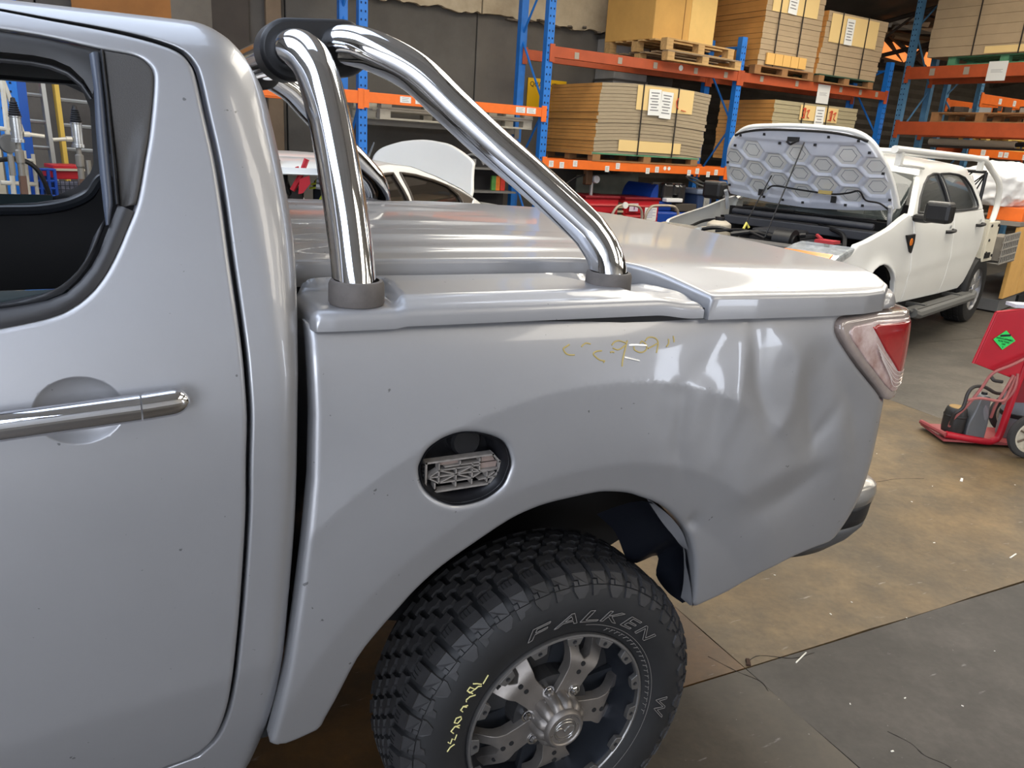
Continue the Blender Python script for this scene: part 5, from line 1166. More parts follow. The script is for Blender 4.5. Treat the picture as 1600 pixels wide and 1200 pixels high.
for c, r in hs:
    m = MB(); m.tube(catmull(c, 5), r, 7); ob('engine_hose', m.mesh('eh', True), BLACK, wu)
m = MB(); m.tube([(.60,.14,1.05),(.64,.14,1.10),(.66,.12,1.06)], .012, 6); ob('dipstick', m, mat('dipstick_yellow', (206,196,90), rough=.5), wu)
m = MB(); m.bb((1.28,-.74,1.02),(1.50,.74,1.10)); m.tube([(1.36,-.7,1.14),(1.30,-.2,1.15),(1.33,.3,1.14),(1.38,.7,1.14)], .03, 8); ob('scuttle_panel', m, mat('scuttle_grey', (52,54,60), rough=.55), wu, bevel=.01)
m = MB(); m.tube([(1.42,.7,1.17),(1.36,.35,1.2),(1.36,.05,1.2)], .012, 6); m.tube([(1.42,-.1,1.18),(1.36,-.4,1.2),(1.38,-.7,1.2)], .012, 6); ob('wiper', m, BLACK, wu)
for s_ in (-1, 1):
    pl = [(.22,.80),(.28,.92),(.46,.965),(.525,1.035),(.38,1.02),(.22,.985),(.10,.94)]
    m = MB(); m.prism([(q[0], q[1]) for q in pl], s_*.46, s_*.915, 'y', fn=lambda x, y, z: (x+.10*(abs(y)-.46)*.6-.05, y, z)); hl = ob('headlamp', m, mat('headlamp_clear', (200,206,208), rough=.08, coat=1, metal=.3, noise=.25, nscale=16, rgb2=(150,154,158)), wu, bevel=.02)
    m = MB(); m.prism([(.105,.955),(.15,.982),(.152,.994),(.105,.975),(.088,.955)], s_*.50, s_*.88, 'y', fn=lambda x, y, z: (x+.08*(abs(y)-.5)-.03, y, z)); ob('amber_strip', m, mat('amber_lens', (236,150,60), rough=.25, coat=1), hl)
m = MB(); m.prism([(.02,-.55),(.0,0),(.02,.55),(.25,.9),(.45,.93),(.45,.85),(.25,.8),(.25,-.8),(.45,-.85),(.45,-.93),(.25,-.9)], .38, .72, 'z'); ob('front_bumper', m, WHITEP, wu, bevel=.02)
# wheels
def simple_wheel(parent, x, y, z, r, wd, name='wheel', spokes=6):
    s_ = -1 if y < 0 else 1
    m = MB(); m.lathe([(r*.62,0),(r*.78,-.012),(r*.94,.0),(r*.99,.03),(r,.07),(r,wd-.06),(r*.97,wd-.02),(r*.8,wd),(r*.62,wd)], (0,0,0), 'y', 32)
    if s_ > 0: m.v = [(a, -b, c) for a, b, c in m.v]
    wt = ob(name, m.mesh('tyre', True), RUBBER, parent, loc=(x,y,z))
    m = MB()
    for k in range(40):
        a = 2*pi*k/40
        for q in (.07,.13,.19):
            if q < wd-.04: m.box((r*cos(a+.08*q), (q)*(-s_), r*sin(a+.08*q)), (.008,.045,.045), Matrix.Rotation(-a,3,'Y'))
    ob('tread', m, MATS['tread_rubber'], wt, kind='stuff')
    m = MB(); m.lathe([(r*.64,.004),(r*.62,.02),(r*.58,.05),(r*.57,wd-.03)], (0,0,0), 'y', 32); m.lathe([(0,.06),(r*.57,.07)], (0,0,0), 'y', 32)
    if s_ > 0: m.v = [(a, -b, c) for a, b, c in m.v]
    ri = ob('rim', m.mesh('rim', True), mat('wheel_grey', (120,120,122), rough=.35, metal=.7), wt)
    for k in range(spokes):
        a = 2*pi*k/spokes+.3; m = MB(); pl = [(.04,-.03),(r*.6,-.055),(r*.6,.055),(.04,.03)]
        m.prism([(q*cos(a)-t*sin(a), q*sin(a)+t*cos(a)) for q, t in pl], .018*(-s_), .05*(-s_), 'y'); ob('spoke', m, mat('wheel_silver', (196,196,198), rough=.25, metal=.8), wt)
    m = MB(); m.lathe([(0,.008),(.05,.012),(.055,.04)], (0,0,0), 'y', 16)
    if s_ > 0: m.v = [(a, -b, c) for a, b, c in m.v]
    ob('hub_cap', m, MATS['wheel_silver'], wt)
    return wt
for x in (1.02, 4.13):
    for y in (-.93, .93): simple_wheel(wu, x, y, .385, .385, .26)
m = MB()
for y in (-.9, .62): m.lathe([(.47,0),(.47,.28)], (1.02,y,.40), 'y', 24, radians(0), radians(180)); m.lathe([(.0,.28 if y < 0 else 0),(.47,.28 if y < 0 else 0)], (1.02,y,.40), 'y', 24, radians(0), radians(180))
ob('arch_liner', m, MATS['liner_plastic'], wu)
# tray with guard, hoop rack and mesh
CREAM = mat('cream_steel', (206,200,182), rough=.45, noise=.1, nscale=4); ALU = mat('white_tube', (222,222,218), rough=.3, coat=.4)
m = MB(); m.bb((4.05,-.93,.80),(4.62,.93,.86)); m.bb((4.02,-.93,.74),(4.08,.93,1.16)); ob('tray', m, CREAM, wu)
m = MB(); m.bb((4.06,.92,.70),(4.42,.95,1.14)); ob('tray_side_plate', m, CREAM, wu, bevel=.006)
m = MB(); m.bb((4.06,-.95,.70),(4.42,-.92,1.14)); sp_ = ob('tray_side_plate', m, CREAM, wu, bevel=.006)
m = MB()
for z, x in ((1.10,4.10),(1.10,4.36),(.94,4.12),(.80,4.12),(.76,4.36)): m.lathe([(0,0),(.016,0),(.016,.01)], (x,-.962,z), 'y', 8)
m.bb((4.08,-.965,.74),(4.26,-.95,.80)); ob('plate_bolts', m, BLACK, sp_)
m = MB(); m.prism([(4.10,.70),(4.30,.70),(4.02,.40),(3.90,.46)], -.90, -.86, 'y'); ob('mud_guard', m, CREAM, wu)
hp = [(1.20,1.80),(2.6,1.795),(3.55,1.79),(3.85,1.77),(4.12,1.70),(4.35,1.55),(4.47,1.38),(4.48,1.25),(4.42,1.10)]
for s_ in (-1, 1):
    c = catmull([(x, s_*(.80 if x < 4.3 else .86), z) for x, z in hp if s_ < 0 or x > 2], 5); m = MB(); m.tube(c, .032, 10); ob('rack_tube', m.mesh('rt', True), ALU, wu)
    for x in ((1.35, 3.72) if s_ < 0 else (2.7, 3.72)):
        m = MB(); m.bb((x-.03,s_*.80-.025,1.67),(x+.03,s_*.80+.025,1.80)); ob('rack_bracket', m, ALU, wu)
    m = MB(); m.tube([((1.35 if s_ < 0 else 2.2),s_*.80,1.68),(2.3,s_*.70,1.66)], .014, 6); ob('rack_stay', m, ALU, wu)
for x in (2.15, 3.95):
    m = MB(); m.tube([(x,-.80,1.795),(x,.80,1.795)], .03, 8); ob('rack_crossbar', m, ALU, wu)
m = MB()
for k in range(11):
    y = -.80+.145*k
    m.tube([(4.0,y,1.2),(4.0,min(y+.45,.8),1.65)], .008, 5); m.tube([(4.0,-y,1.2),(4.0,max(-y-.45,-.8),1.65)], .008, 5)
for a, b in (((-.8,1.18),(.8,1.18)),((-.8,1.66),(.8,1.66)),((-.8,1.18),(-.8,1.66)),((.8,1.18),(.8,1.66))): m.tube([(4.0,a[0],a[1]),(4.0,b[0],b[1])], .018, 6)
ob('mesh_guard', m, BLACK, wu)
# mesh basket hung off the tray
mk = MB()
for z in (.66,.74,.82,.90,.98): mk.tube([(4.46,-1.02,z),(5.12,-1.02,z+.02)], .012, 5)
for k in range(9): x = 4.48+.08*k; mk.tube([(x,-1.02,.66),(x,-1.02,1.0)], .009, 5); mk.tube([(x,-1.02,.66),(x,-.78,.66)], .009, 5)
ob('wire_basket', mk, mat('zinc_wire', (150,146,138), rough=.5, metal=.6), wu)
m = MB(); m.bb((4.5,-1.0,.69),(5.10,-.82,.96)); ob('basket_liner', m, mat('grey_sacking', (128,122,112), rough=.9, noise=.2, nscale=8), wu)
# lumpy white sacks on the tray
def sack(name, label, loc, rx, ry, rz_, seed, group=None):
    bm = bmesh.new(); bmesh.ops.create_icosphere(bm, subdivisions=5, radius=1)
    r_ = random.Random(seed); dirs = [(Vector((r_.gauss(0,1), r_.gauss(0,1), r_.gauss(0,1))).normalized(), r_.uniform(3,8), r_.random()*6) for _ in range(16)]
    for v in bm.verts:
        p = v.co.normalized(); o_ = Vector((seed*3.3, seed*1.7, 0))
        h = .13*(noise.noise(p*1.6+o_))+.10*(.5-abs(noise.noise(p*2.6+o_*2)))+.055*(.5-abs(noise.noise(p*5.5+o_)))+.03*(.5-abs(noise.noise(p*11+o_)))
        q = Vector((math.copysign(abs(p.x)**.75, p.x), math.copysign(abs(p.y)**.75, p.y), math.copysign(abs(p.z)**.8, p.z)))*(1+h*1.5)
        v.co = Vector((q.x*rx, q.y*ry, max(q.z, -.85)*rz_+.85*rz_))
    me = bpy.data.meshes.new(name); bm.to_mesh(me); bm.free(); me.polygons.foreach_set('use_smooth', [True]*len(me.polygons)); me.materials.append(mat('white_plastic_sack', (232,232,232), rough=.4, bump=.8, bscale=7))
    o = ob(name, me, None); o.location = loc; o.rotation_euler = (0,0,WA); tag(o, label, 'sack', group); return o
WM = Matrix.Translation(Vector(WO)) @ Matrix.Rotation(WA, 4, 'Z')
def wl(x, y, z): return tuple(WM @ Vector((x, y, z)))
sack('sack', 'largest white plastic sack behind the truck cab, under the hoop tube', wl(5.50,-.55,1.272), .40, .36, .27, 1)
sack('sack', 'white crumpled sack at the edge of the photo, right of the hoop tube', wl(6.15,-.70,1.272), .26, .24, .20, 2)
o = sack('sack', 'small knotted white sack low behind the cab rear corner', wl(4.32,-.58,.865), .14, .20, .22, 3)
# ================================================================ cartons and bench at the right edge
bq = thing('workbench', 'orange-fronted bench against cardboard panels behind the utility truck', 'workbench', (10.3,6.0,0), radians(19))
m = MB(); m.bb((-.7,0,1.06),(2.6,.8,1.11)); ob('bench_top', m, mat('bench_grey', (120,114,106), rough=.6), bq)
m = MB(); m.bb((-.6,.02,1.11),(2.6,.4,1.27)); ob('bench_box', m, ORG, bq, bevel=.006)
m = MB(); m.bb((-.7,.02,.02),(2.6,.78,.16)); ob('bench_plinth', m, mat('plinth_grey', (92,92,92), rough=.8), bq)
for k in range(5):
    m = MB(); m.bb((-.68+.65*k,-.005,.18),(-.05+.65*k,.04,1.05)); ob('front_panel', m, mat('yellow_card', (204,158,88), rough=.8, noise=.15, nscale=3), bq, bevel=.006)
m = MB(); m.bb((.15,-.012,.03),(.62,.02,.15)); ob('plinth_gap', m, DARK, bq)
# ================================================================ gas bottle trolley
TA_ = radians(-27); tr_ = thing('bottle_trolley', 'red welding-gas trolley with spoked wheels and a green hazard diamond', 'trolley', (4.83,2.73,0), TA_)
RED = mat('trolley_red', (178,22,40), rough=.45, noise=.15, nscale=6); GALV = mat('old_red_tube', (150,70,70), rough=.5, noise=.2, nscale=9)
def tpanel(pl, y0, y1): m = MB(); m.prism(pl, y0, y1, 'y'); return m
ob('back_panel', tpanel([(-.225,.545),(-.165,.865),(.02,.90),(.10,.90),(.06,.46),(.0,.475)], .0, .018), RED, tr_, bevel=.004)
m = MB(); m.tube([(-.232,.53,0)[0:1]+(.008,.545),(-.17,.008,.868)], .009, 8); m.tube([(-.17,.008,.868),(.03,.008,.905)], .009, 8); ob('panel_edge', m, RED, tr_)
m = MB(); m.tube(catmull([(.12,.03,.92),(.10,.03,.60),(.075,.03,.30),(.06,.03,.09),(.03,.03,.045),(-.03,.03,.035),(-.28,.03,.065)], 6), .022, 10); m.tube(catmull([(.36,.03,.95),(.34,.03,.62),(.32,.03,.30),(.30,.03,.05)], 6), .022, 10); ob('side_rail', m.mesh('sr', True), RED, tr_)
m = MB(); m.tube([(-.28,.02,.065),(-.30,.30,.05)], .016, 8); m.bb((-.29,.02,.02),(.28,.32,.034)); ob('foot_plate', m, GALV, tr_)
m = MB(); m.bb((.09,.05,.30),(.34,.07,.90)); m.bb((.08,.0,.62),(.36,.02,.66)); ob('rear_sheet', m, mat('dark_red', (120,20,30), rough=.5), tr_)
dm = MB(); dm.prism([(-.09,.765),(-.155,.705),(-.085,.645),(-.02,.705)], -.006, -.003, 'y'); dia = ob('hazard_diamond', dm, mat('hazard_green', (46,206,92), rough=.5), tr_)
m = MB(); m.box((-.088,-.007,.734), (.062,.002,.012), Matrix.Rotation(-.12,3,'Y'))
ob('bottle_symbol', m, BLACK, dia)
for s_, z_, sz in (('NON-FLAMMABLE',.706,.0155),('NON TOXIC',.690,.0155),('GAS',.675,.0155),('2',.658,.014)):
    t_ = textmesh(s_, sz, .0006); xs = [v[0] for v in t_.v]; c_ = (min(xs)+max(xs))/2
    mm = MB(); mm.add([((v[0]-c_)*.82-.087, -.0072-v[2], v[1]+z_-(v[0]-c_)*.12) for v in t_.v], t_.f); ob('hazard_text', mm, BLACK, dia)
for s_, wx, wy in ((1,.145,-.13),(2,.30,.34)):
    wl_ = MB(); wl_.lathe([(.104,-.018),(.122,-.022),(.136,-.016),(.142,0),(.136,.016),(.122,.022),(.104,.018)], (0,0,0), 'y', 36); wh = ob('wheel', wl_.mesh('w', True), mat('old_tyre', (52,50,48), rough=.8), tr_, loc=(wx,wy,.142))
    m = MB(); m.lathe([(.104,-.017),(.094,-.019),(.090,-.008),(.094,.017),(.104,.018)], (0,0,0), 'y', 36); ob('rim', m.mesh('r', True), mat('dirty_cream', (196,186,164), rough=.6, noise=.25, nscale=20), wh)
    m = MB(); m.lathe([(0,0),(.092,0)], (0,0,0), 'y', 24); ob('wheel_web', m, MATS['dirty_cream'], wh)
    for k in range(7):
        a = 2*pi*k/7; m = MB(); m.tube([(.015*cos(a),-.012,.015*sin(a)),(.094*cos(a),-.010,.094*sin(a))], .006, 6); ob('spoke', m, mat('spoke_rust', (92,78,64), rough=.7), wh)
    m = MB(); m.lathe([(0,-.026),(.012,-.026),(.018,-.012),(.018,.0)], (0,0,0), 'y', 12); ob('hub', m, MATS['spoke_rust'], wh)
m = MB(); m.tube([(.145,-.13,.142),(.30,.34,.142)], .011, 8); ob('axle', m, GALV, tr_)
def tl_(x, y, z): return tuple(Matrix.Translation((4.83,2.73,0)) @ Matrix.Rotation(TA_, 4, 'Z') @ Vector((x, y, z)))
gb = thing('gas_bottle', 'grey gas bottle standing between the red trolley rails', 'gas bottle', tl_(.225,.17,.036), TA_)
m = MB(); m.lathe([(0,0),(.085,0),(.092,.02),(.092,.30),(.088,.34),(.07,.38),(.05,.40),(.045,.46)], (0,0,0), 'z', 24); ob('bottle_body', m.mesh('gb', True), mat('bottle_grey', (126,132,138), rough=.5, noise=.15, nscale=8), gb)
m = MB(); m.lathe([(.0935,.30),(.0955,.305),(.0955,.325),(.0925,.33)], (0,0,0), 'z', 24); m.lathe([(.0935,.14),(.0955,.145),(.0955,.165),(.0925,.17)], (0,0,0), 'z', 24); ob('bottle_band', m, BLACK, gb)
m = MB(); m.bb((-.03,-.03,.44),(.03,.03,.50)); m.lathe([(0,.5),(.035,.5),(.035,.53),(0,.53)], (0,0,0), 'z', 12); ob('valve', m, mat('brass', (170,140,80), rough=.35, metal=.9), gb)
fu = thing('flux_drum', 'small round black drum on the trolley foot plate', 'drum', tl_(-.205,.10,.035), TA_)
m = MB(); m.lathe([(0,0),(.052,0),(.062,.02),(.068,.06),(.068,.13),(.064,.165),(.058,.19),(.05,.196),(0,.19)], (0,0,0), 'z', 22); ob('drum_body', m.mesh('d', True), mat('sooty_black', (44,42,40), rough=.5, noise=.3, nscale=9), fu)
m = MB(); m.lathe([(.0685,.135),(.071,.142),(.0685,.149)], (0,0,0), 'z', 22); ob('drum_rib', m, MATS['sooty_black'], fu)
m = MB(); m.lathe([(0,.197),(.046,.199),(.05,.194)], (0,0,0), 'z', 18); ob('drum_lid', m, mat('tan_lid', (150,120,70), rough=.7), fu)
jc = thing('oil_container', 'grey plastic oil container with a moulded handle on the trolley', 'container', tl_(-.085,.08,.035), TA_)
JP = [(-.062,.0),(.05,.0),(.058,.03),(.058,.14),(.045,.22),(.035,.29),(-.005,.295),(-.028,.27),(-.045,.18),(-.065,.10)]
m = MB(); m.prism(cm2(JP+[JP[0]], 3)[:-1], -.045, .045, 'y'); ob('container_body', m.mesh('jc', True, 50), mat('grey_bottle', (110,112,114), rough=.35, metal=.3), jc, bevel=.016)
m = MB(); m.prism(cm2([(.012,.24),(.036,.20),(.045,.15),(.030,.14),(.014,.17),(.004,.21),(.012,.24)], 4)[:-1], -.0475, .0475, 'y'); ob('handle_opening', m, mat('handle_shine', (170,172,176), rough=.25, metal=.6), jc)
m = MB(); m.lathe([(0,.30),(.016,.30),(.018,.285)], (.015,0,.012), 'z', 12); ob('cap', m, BLACK, jc)
hos = MB()
for c in ([(.10,-.03,.64),(-.02,-.04,.565),(-.12,-.03,.50),(-.16,-.02,.40),(-.22,-.02,.28),(-.275,0,.18),(-.27,.03,.12)],[(.02,-.01,.49),(-.02,-.03,.40),(-.045,-.02,.30),(-.03,.02,.20)],[(.04,0,.48),(.01,-.02,.38),(-.03,-.04,.33),(-.16,-.03,.335),(-.24,-.02,.31)],[(.05,.0,.50),(.04,-.02,.40),(.0,-.01,.30)]): hos.tube(catmull(c, 6), .009, 7)
tag(ob('gas_hose', hos.mesh('h', True), mat('hose_pink', (160,92,88), rough=.6), None), 'faded red gas hoses looped over the trolley', 'hose'); o = bpy.data.objects['gas_hose']; o.location = (4.83,2.73,0); o.rotation_euler = (0,0,TA_)
hos = MB()
for c in ([(-.28,0,.14),(-.285,-.02,.22),(-.25,-.03,.27),(-.235,-.02,.36),(-.20,-.01,.40),(-.14,-.01,.405),(-.06,0,.37),(.0,.02,.36)],[(-.12,-.02,.475),(-.10,-.03,.455),(-.05,-.03,.45)]): hos.tube(catmull(c, 6), .011, 7)
o = ob('cutting_torch', hos.mesh('h2', True), mat('torch_black', (46,42,40), rough=.5), None); tag(o, 'dark cutting torch and hose hanging at the trolley side', 'torch'); o.location = (4.83,2.73,0); o.rotation_euler = (0,0,TA_)
m = MB(); m.bb((-.07,.0,.905),(.20,.10,.925)); o = ob('paper_bundle', m, mat('pale_rag', (200,200,210), rough=.9, noise=.3, nscale=20), None); tag(o, 'crumpled pale rag on top of the red trolley', 'rag'); o.location = (4.83,2.73,0); o.rotation_euler = (0,0,TA_)
# ================================================================ white sedan behind the tub (local: x to the rear, y across to the far side)
SA = radians(40); SO = (2.0, 5.84, 0)
sd = thing('sedan', 'white car with tinted side windows, stub aerial and raised bonnet', 'car', SO, SA); sd.scale = (1.1,1.1,1.1); sd.location.z = -.168
sy = spl([.3,.6,.9,1.15,1.3,1.42,1.47,1.52], [-.0,-.06,-.08,-.05,.0,.07,.12,.3])
def SS(sgn=1, lift=0):
    def f(x, z):
        x = np.asarray(x, float); y = sy(z)-lift+.10*np.clip((np.abs(x-.1)-1.5)/.7, 0, 1)**2
        return np.stack([x, y if sgn > 0 else 1.62-y, z], 1)
    return f
wf = [(-.36,1.20),(-.355,1.385),(-.23,1.405),(-.115,1.410),(-.05,1.20)]
wr = [(.005,1.185),(-.02,1.412),(.17,1.395),(.40,1.355),(.56,1.315),(.69,1.24),(.735,1.17)]
wq = [(.60,1.315),(.70,1.285),(.94,1.20),(.90,1.165),(.775,1.165),(.72,1.25)]
green = [(-1.05,1.02),(-.90,1.15),(-.64,1.36),(-.45,1.432),(-.33,1.452),(-.09,1.47),(.17,1.452),(.46,1.385),(.78,1.285),(1.07,1.165),(1.42,1.12),(1.42,1.02)]
bodys = [(-1.10,.40),(-1.15,.6),(-1.12,.95),(-1.0,1.05),(1.42,1.04),(2.2,.98),(2.4,.90),(2.45,.6),(2.4,.40)]
for sgn in (1, -1):
    ob('side_body', psmooth('sb', panel(bodys, SS(sgn), grid=.09, er=.02, flange=.05, fdir=(0,sgn,0), step=.06)), WHITEP, sd)
    ob('greenhouse', psmooth('gh', panel(green, SS(sgn), [wf, wr, wq] if sgn > 0 else [wf, wr], grid=.05, er=.012, flange=.04, fdir=(0,sgn,0), step=.03)), WHITEP, sd)
    for nm, wn in (('front_side_window', wf), ('rear_side_window', wr)):
        P = np.array(wn); c = P.mean(0); ob(nm, psmooth('g', panel([tuple(q) for q in c+(P-c)*1.04], SS(sgn, -.012), grid=.06, er=0, flange=0, step=.04)), mat('sedan_glass', (42,38,34), rough=.03, coat=1), sd)
    m = MB()
    for wn in (wf, wr): m.tube([tuple(SS(sgn, .002)(np.array([q[0]]), np.array([q[1]]))[0]) for q in resample(wn, .05)], .010, 6, closed=True)
    ob('window_surround', m, mat('brown_trim', (74,66,58), rough=.5), sd)
P = np.array(wq); ob('quarter_panel', psmooth('q', panel(wq, SS(1, -.004), grid=.06, er=.004, flange=.01, step=.04)), MATS['brown_trim'], sd)
m = MB(); m.prism([(-.115,1.412),(-.02,1.414),(.008,1.182),(-.052,1.196)], 0, .012, 'y', fn=lambda x, y, z: (x, float(sy(z))+.002+y, z)); ob('pillar_cover', m, MATS['brown_trim'], sd)
m = MB(); vs = []; rx = [-.62,-.45,-.33,-.09,.17,.46,.78,1.07,1.42,1.85,2.0]; rz = [1.34,1.432,1.452,1.47,1.452,1.385,1.285,1.165,1.12,1.08,1.0]
for x, z in zip(rx, rz):
    e = float(sy(min(z,1.47)))
    for j in range(11): q = -1+.2*j; vs.append((x+.06*(1-q*q)*(x > .2), .81+q*(.81-e), z+.035*(1-q*q)))
n_ = 11; m.add(vs[:6*n_], [(i*n_+j, i*n_+j+1, (i+1)*n_+j+1, (i+1)*n_+j) for i in range(5) for j in range(10)]); ob('roof', m.mesh('r', True), WHITEP, sd)
m = MB(); m.add(vs[5*n_:8*n_], [(i*n_+j, i*n_+j+1, (i+1)*n_+j+1, (i+1)*n_+j) for i in range(2) for j in range(10)]); ob('windscreen', m.mesh('r', True), MATS['sedan_glass'], sd)
m = MB(); m.add(vs[7*n_:], [(i*n_+j, i*n_+j+1, (i+1)*n_+j+1, (i+1)*n_+j) for i in range(3) for j in range(10)]); ob('scuttle', m.mesh('r', True), WHITEP, sd)
m = MB(); m.tube([(.0,.34,1.50),(.07,.34,1.60)], [.010,.006], 6); ob('aerial', m, mat('aerial_grey', (70,74,80), rough=.5), sd)
m = MB(); m.bb((-1.0,.15,.4),(1.9,1.5,.9)); m.bb((-1.0,.1,.88),(1.3,1.52,1.0)); ob('cabin_floor', m, DARK, sd)
for y in (.42,1.15):
    for x in (-.35,.55):
        m = MB(); m.bb((x+.05,y-.2,.8),(x+.2,y+.2,1.18)); m.bb((x+.08,y-.1,1.18),(x+.18,y+.1,1.34)); ob('seat', m, MATS['seat_dark'], sd, bevel=.03)
m = MB(); m.add([(-1.02,.08,1.05),(-1.02,1.54,1.05),(-.60,.14,1.36),(-.60,1.48,1.36)], [(0,1,3,2)]); ob('rear_glass', m, MATS['screen_glass'], sd)
for x in (-.70,1.75):
    for y in (.02,1.60): simple_wheel(sd, x, y, .463, .31, .2)
# its own bonnet, raised at the far end
m = MB(); bo2 = cm2([(.27,1.22),(.285,1.323),(.292,1.40),(.30,1.466),(.41,1.535),(.574,1.601),(.72,1.622),(.859,1.629),(1.0,1.615),(1.109,1.593),(1.261,1.538),(1.331,1.477),(1.352,1.418),(1.36,1.32),(1.36,1.22)], 4)+[(1.34,1.08),(.29,1.08)]
ob('bonnet', psmooth('b', panel(bo2, lambda y, z: np.stack([1.56+.16*(np.asarray(z)-1.1)-.05*((np.asarray(y)-.82)/.5)**2, np.asarray(y), np.asarray(z)], 1), grid=.04, er=.014, flange=.02, fdir=(1,0,0))), WHITEP, sd, label='raised white bonnet at the far end')
m = MB(); m.bb((1.3,.2,.55),(2.35,1.42,.98)); ob('engine_bay', m, DARK, sd)
m = MB(); m.tube([(1.9,.4,.98),(1.68,.42,1.35)], .01, 6); ob('bonnet_prop', m, BLACK, sd)
# ================================================================ small car nearer by, door off (seen between the cab and the bar)
HO = (.873, 4.162, 0); HA = radians(-12)
hb = thing('hatchback', 'white small car with an open doorway showing its steering wheel and red lock', 'car', HO, HA)
m = MB(); pr = [(-.9,1.43),(-.45,1.462),(-.12,1.474),(.066,1.476),(.20,1.455)]; vs = []
for x, z in pr:
    for j in range(9): q = -1+.25*j; vs.append((x, .57+q*.59, z+.03*(1-q*q)-.03*abs(q)**6))
m.add(vs, [(i*9+j, i*9+j+1, (i+1)*9+j+1, (i+1)*9+j) for i in range(4) for j in range(8)]); ob('roof', m.mesh('r', True), WHITEP, hb)
m = MB(); m.add([(x, .0 if j == 0 else -.012, z-(.0 if j == 0 else .035)) for x, z in pr for j in range(2)], [(2*i, 2*i+2, 2*i+3, 2*i+1) for i in range(4)]); ob('roof_rail', m.mesh('r', True), WHITEP, hb)
GREYB = mat('door_aperture_grey', (150,152,154), rough=.35, coat=.3)
arcs = [(.0,mat('bright_trim', (206,206,206), rough=.15, metal=1),.010,-.03),(.016,BLACK,.010,-.02),(.035,GREYB,.016,-.015),(.062,GREYB,.016,.0),(.078,mat('aperture_line', (92,92,94), rough=.5),.007,.01),(.098,GREYB,.018,.01),(.128,mat('aperture_dark', (110,112,116), rough=.5),.014,.02),(.155,GREYB,.016,.03)]
for d_, m_, r_2, yo in arcs:
    base = [(.06,1.542),(.20,1.527),(.265,1.508),(.325,1.467),(.366,1.406),(.386,1.357),(.394,1.308),(.40,1.15),(.40,.7)]
    P = np.array(cm2(base, 6)); t = np.gradient(P, axis=0); t /= np.hypot(t[:,0], t[:,1])[:,None]; Q = P+d_*np.stack([t[:,1], -t[:,0]], 1)
    m = MB(); m.tube([(a, yo, b) for a, b in Q], r_2, 7); ob('door_aperture_band', m.mesh('band', True), m_, hb)
m = MB(); m.prism([(.26,1.47),(.38,1.31),(.39,.3),(.22,.3),(.22,1.2)], .045, .08, 'y'); ob('pillar_skin', m, GREYB, hb)
m = MB(); m.prism([(-1.9,.3),(-1.95,.7),(-1.2,.98),(.40,1.0),(.46,.6),(.42,.3)], .02, 1.16, 'y'); ob('lower_body', m, WHITEP, hb, bevel=.04)
m = MB(); m.bb((-.9,1.10,.95),(.38,1.13,1.42)); ob('far_side', m, mat('far_inside', (120,116,112), rough=.8), hb)
m = MB(); m.prism([(-.9,1.0),(-.35,1.0),(-.22,1.25),(-.28,1.36),(-.9,1.27)], .08, 1.08, 'y'); ob('dashboard', m, BLACK, hb, bevel=.03)
def wheel_ring(cx, cy, cz, r, tilt, nm, m_):
    m = MB(); m.tube([(cx-r*.45*cos(a)*0+r*sin(tilt)*cos(a), cy+r*sin(a), cz+r*cos(tilt)*cos(a)) for a in np.linspace(0,2*pi,28,endpoint=False)], .014, 7, closed=True)
    m.box((cx+.01,cy,cz-.01), (.03,.10,.10)); m.tube([(cx,cy-r*.9,cz),(cx,cy+r*.9,cz)], .012, 6); return ob(nm, m, m_, hb)
wheel_ring(-.125,.20,1.42,.10,-.35,'steering_wheel',BLACK)
m = MB(); m.tube([(-.075,.02,1.36),(-.03,.02,1.44),(.0,.02,1.52)], .014, 7); m.prism([(-.045,1.345),(-.038,1.42),(.012,1.44),(.016,1.40),(-.022,1.35)], -.01, .02, 'y'); m.tube([(-.06,.02,1.44),(-.045,.02,1.465),(-.05,.02,1.48)], .010, 6); lk = ob('steering_lock', m, mat('lock_red', (190,44,54), rough=.4), hb)
m = MB(); m.bb((-.10,.15,1.0),(-.02,.35,1.36)); ob('console', m, mat('console_brown', (58,52,48), rough=.6), hb, bevel=.02)
m = MB(); m.bb((.03,.10,.9),(.20,.42,1.40)); ob('seat', m, mat('seat_navy', (28,32,42), rough=.9), hb, bevel=.03)
m = MB()
for c in ([(.04,.085,1.335),(.08,.085,1.345),(.11,.085,1.34)],[(.03,.085,1.315),(.07,.085,1.32),(.10,.085,1.318)],[(.06,.085,1.355),(.10,.085,1.36)],[(.09,.085,1.22),(.085,.085,1.255),(.10,.085,1.285)],[(.05,.085,1.235),(.07,.085,1.215)]): m.tube(catmull(c, 4) if len(c) > 2 else c, .006, 5)
m.v = [(a-.02,b,c+.055) for a,b,c in m.v]; ob('seat_stripe', m, mat('lime_stripe', (196,214,60), rough=.7), hb)
m = MB(); m.prism([(-.03,1.24),(-.02,1.325),(.03,1.24)], .05, .06, 'y'); ob('white_tag', m, PAPER, hb)
for x in (-1.45,.02):
    for y in (.03,1.15): simple_wheel(hb, x, y, .29, .29, .18)
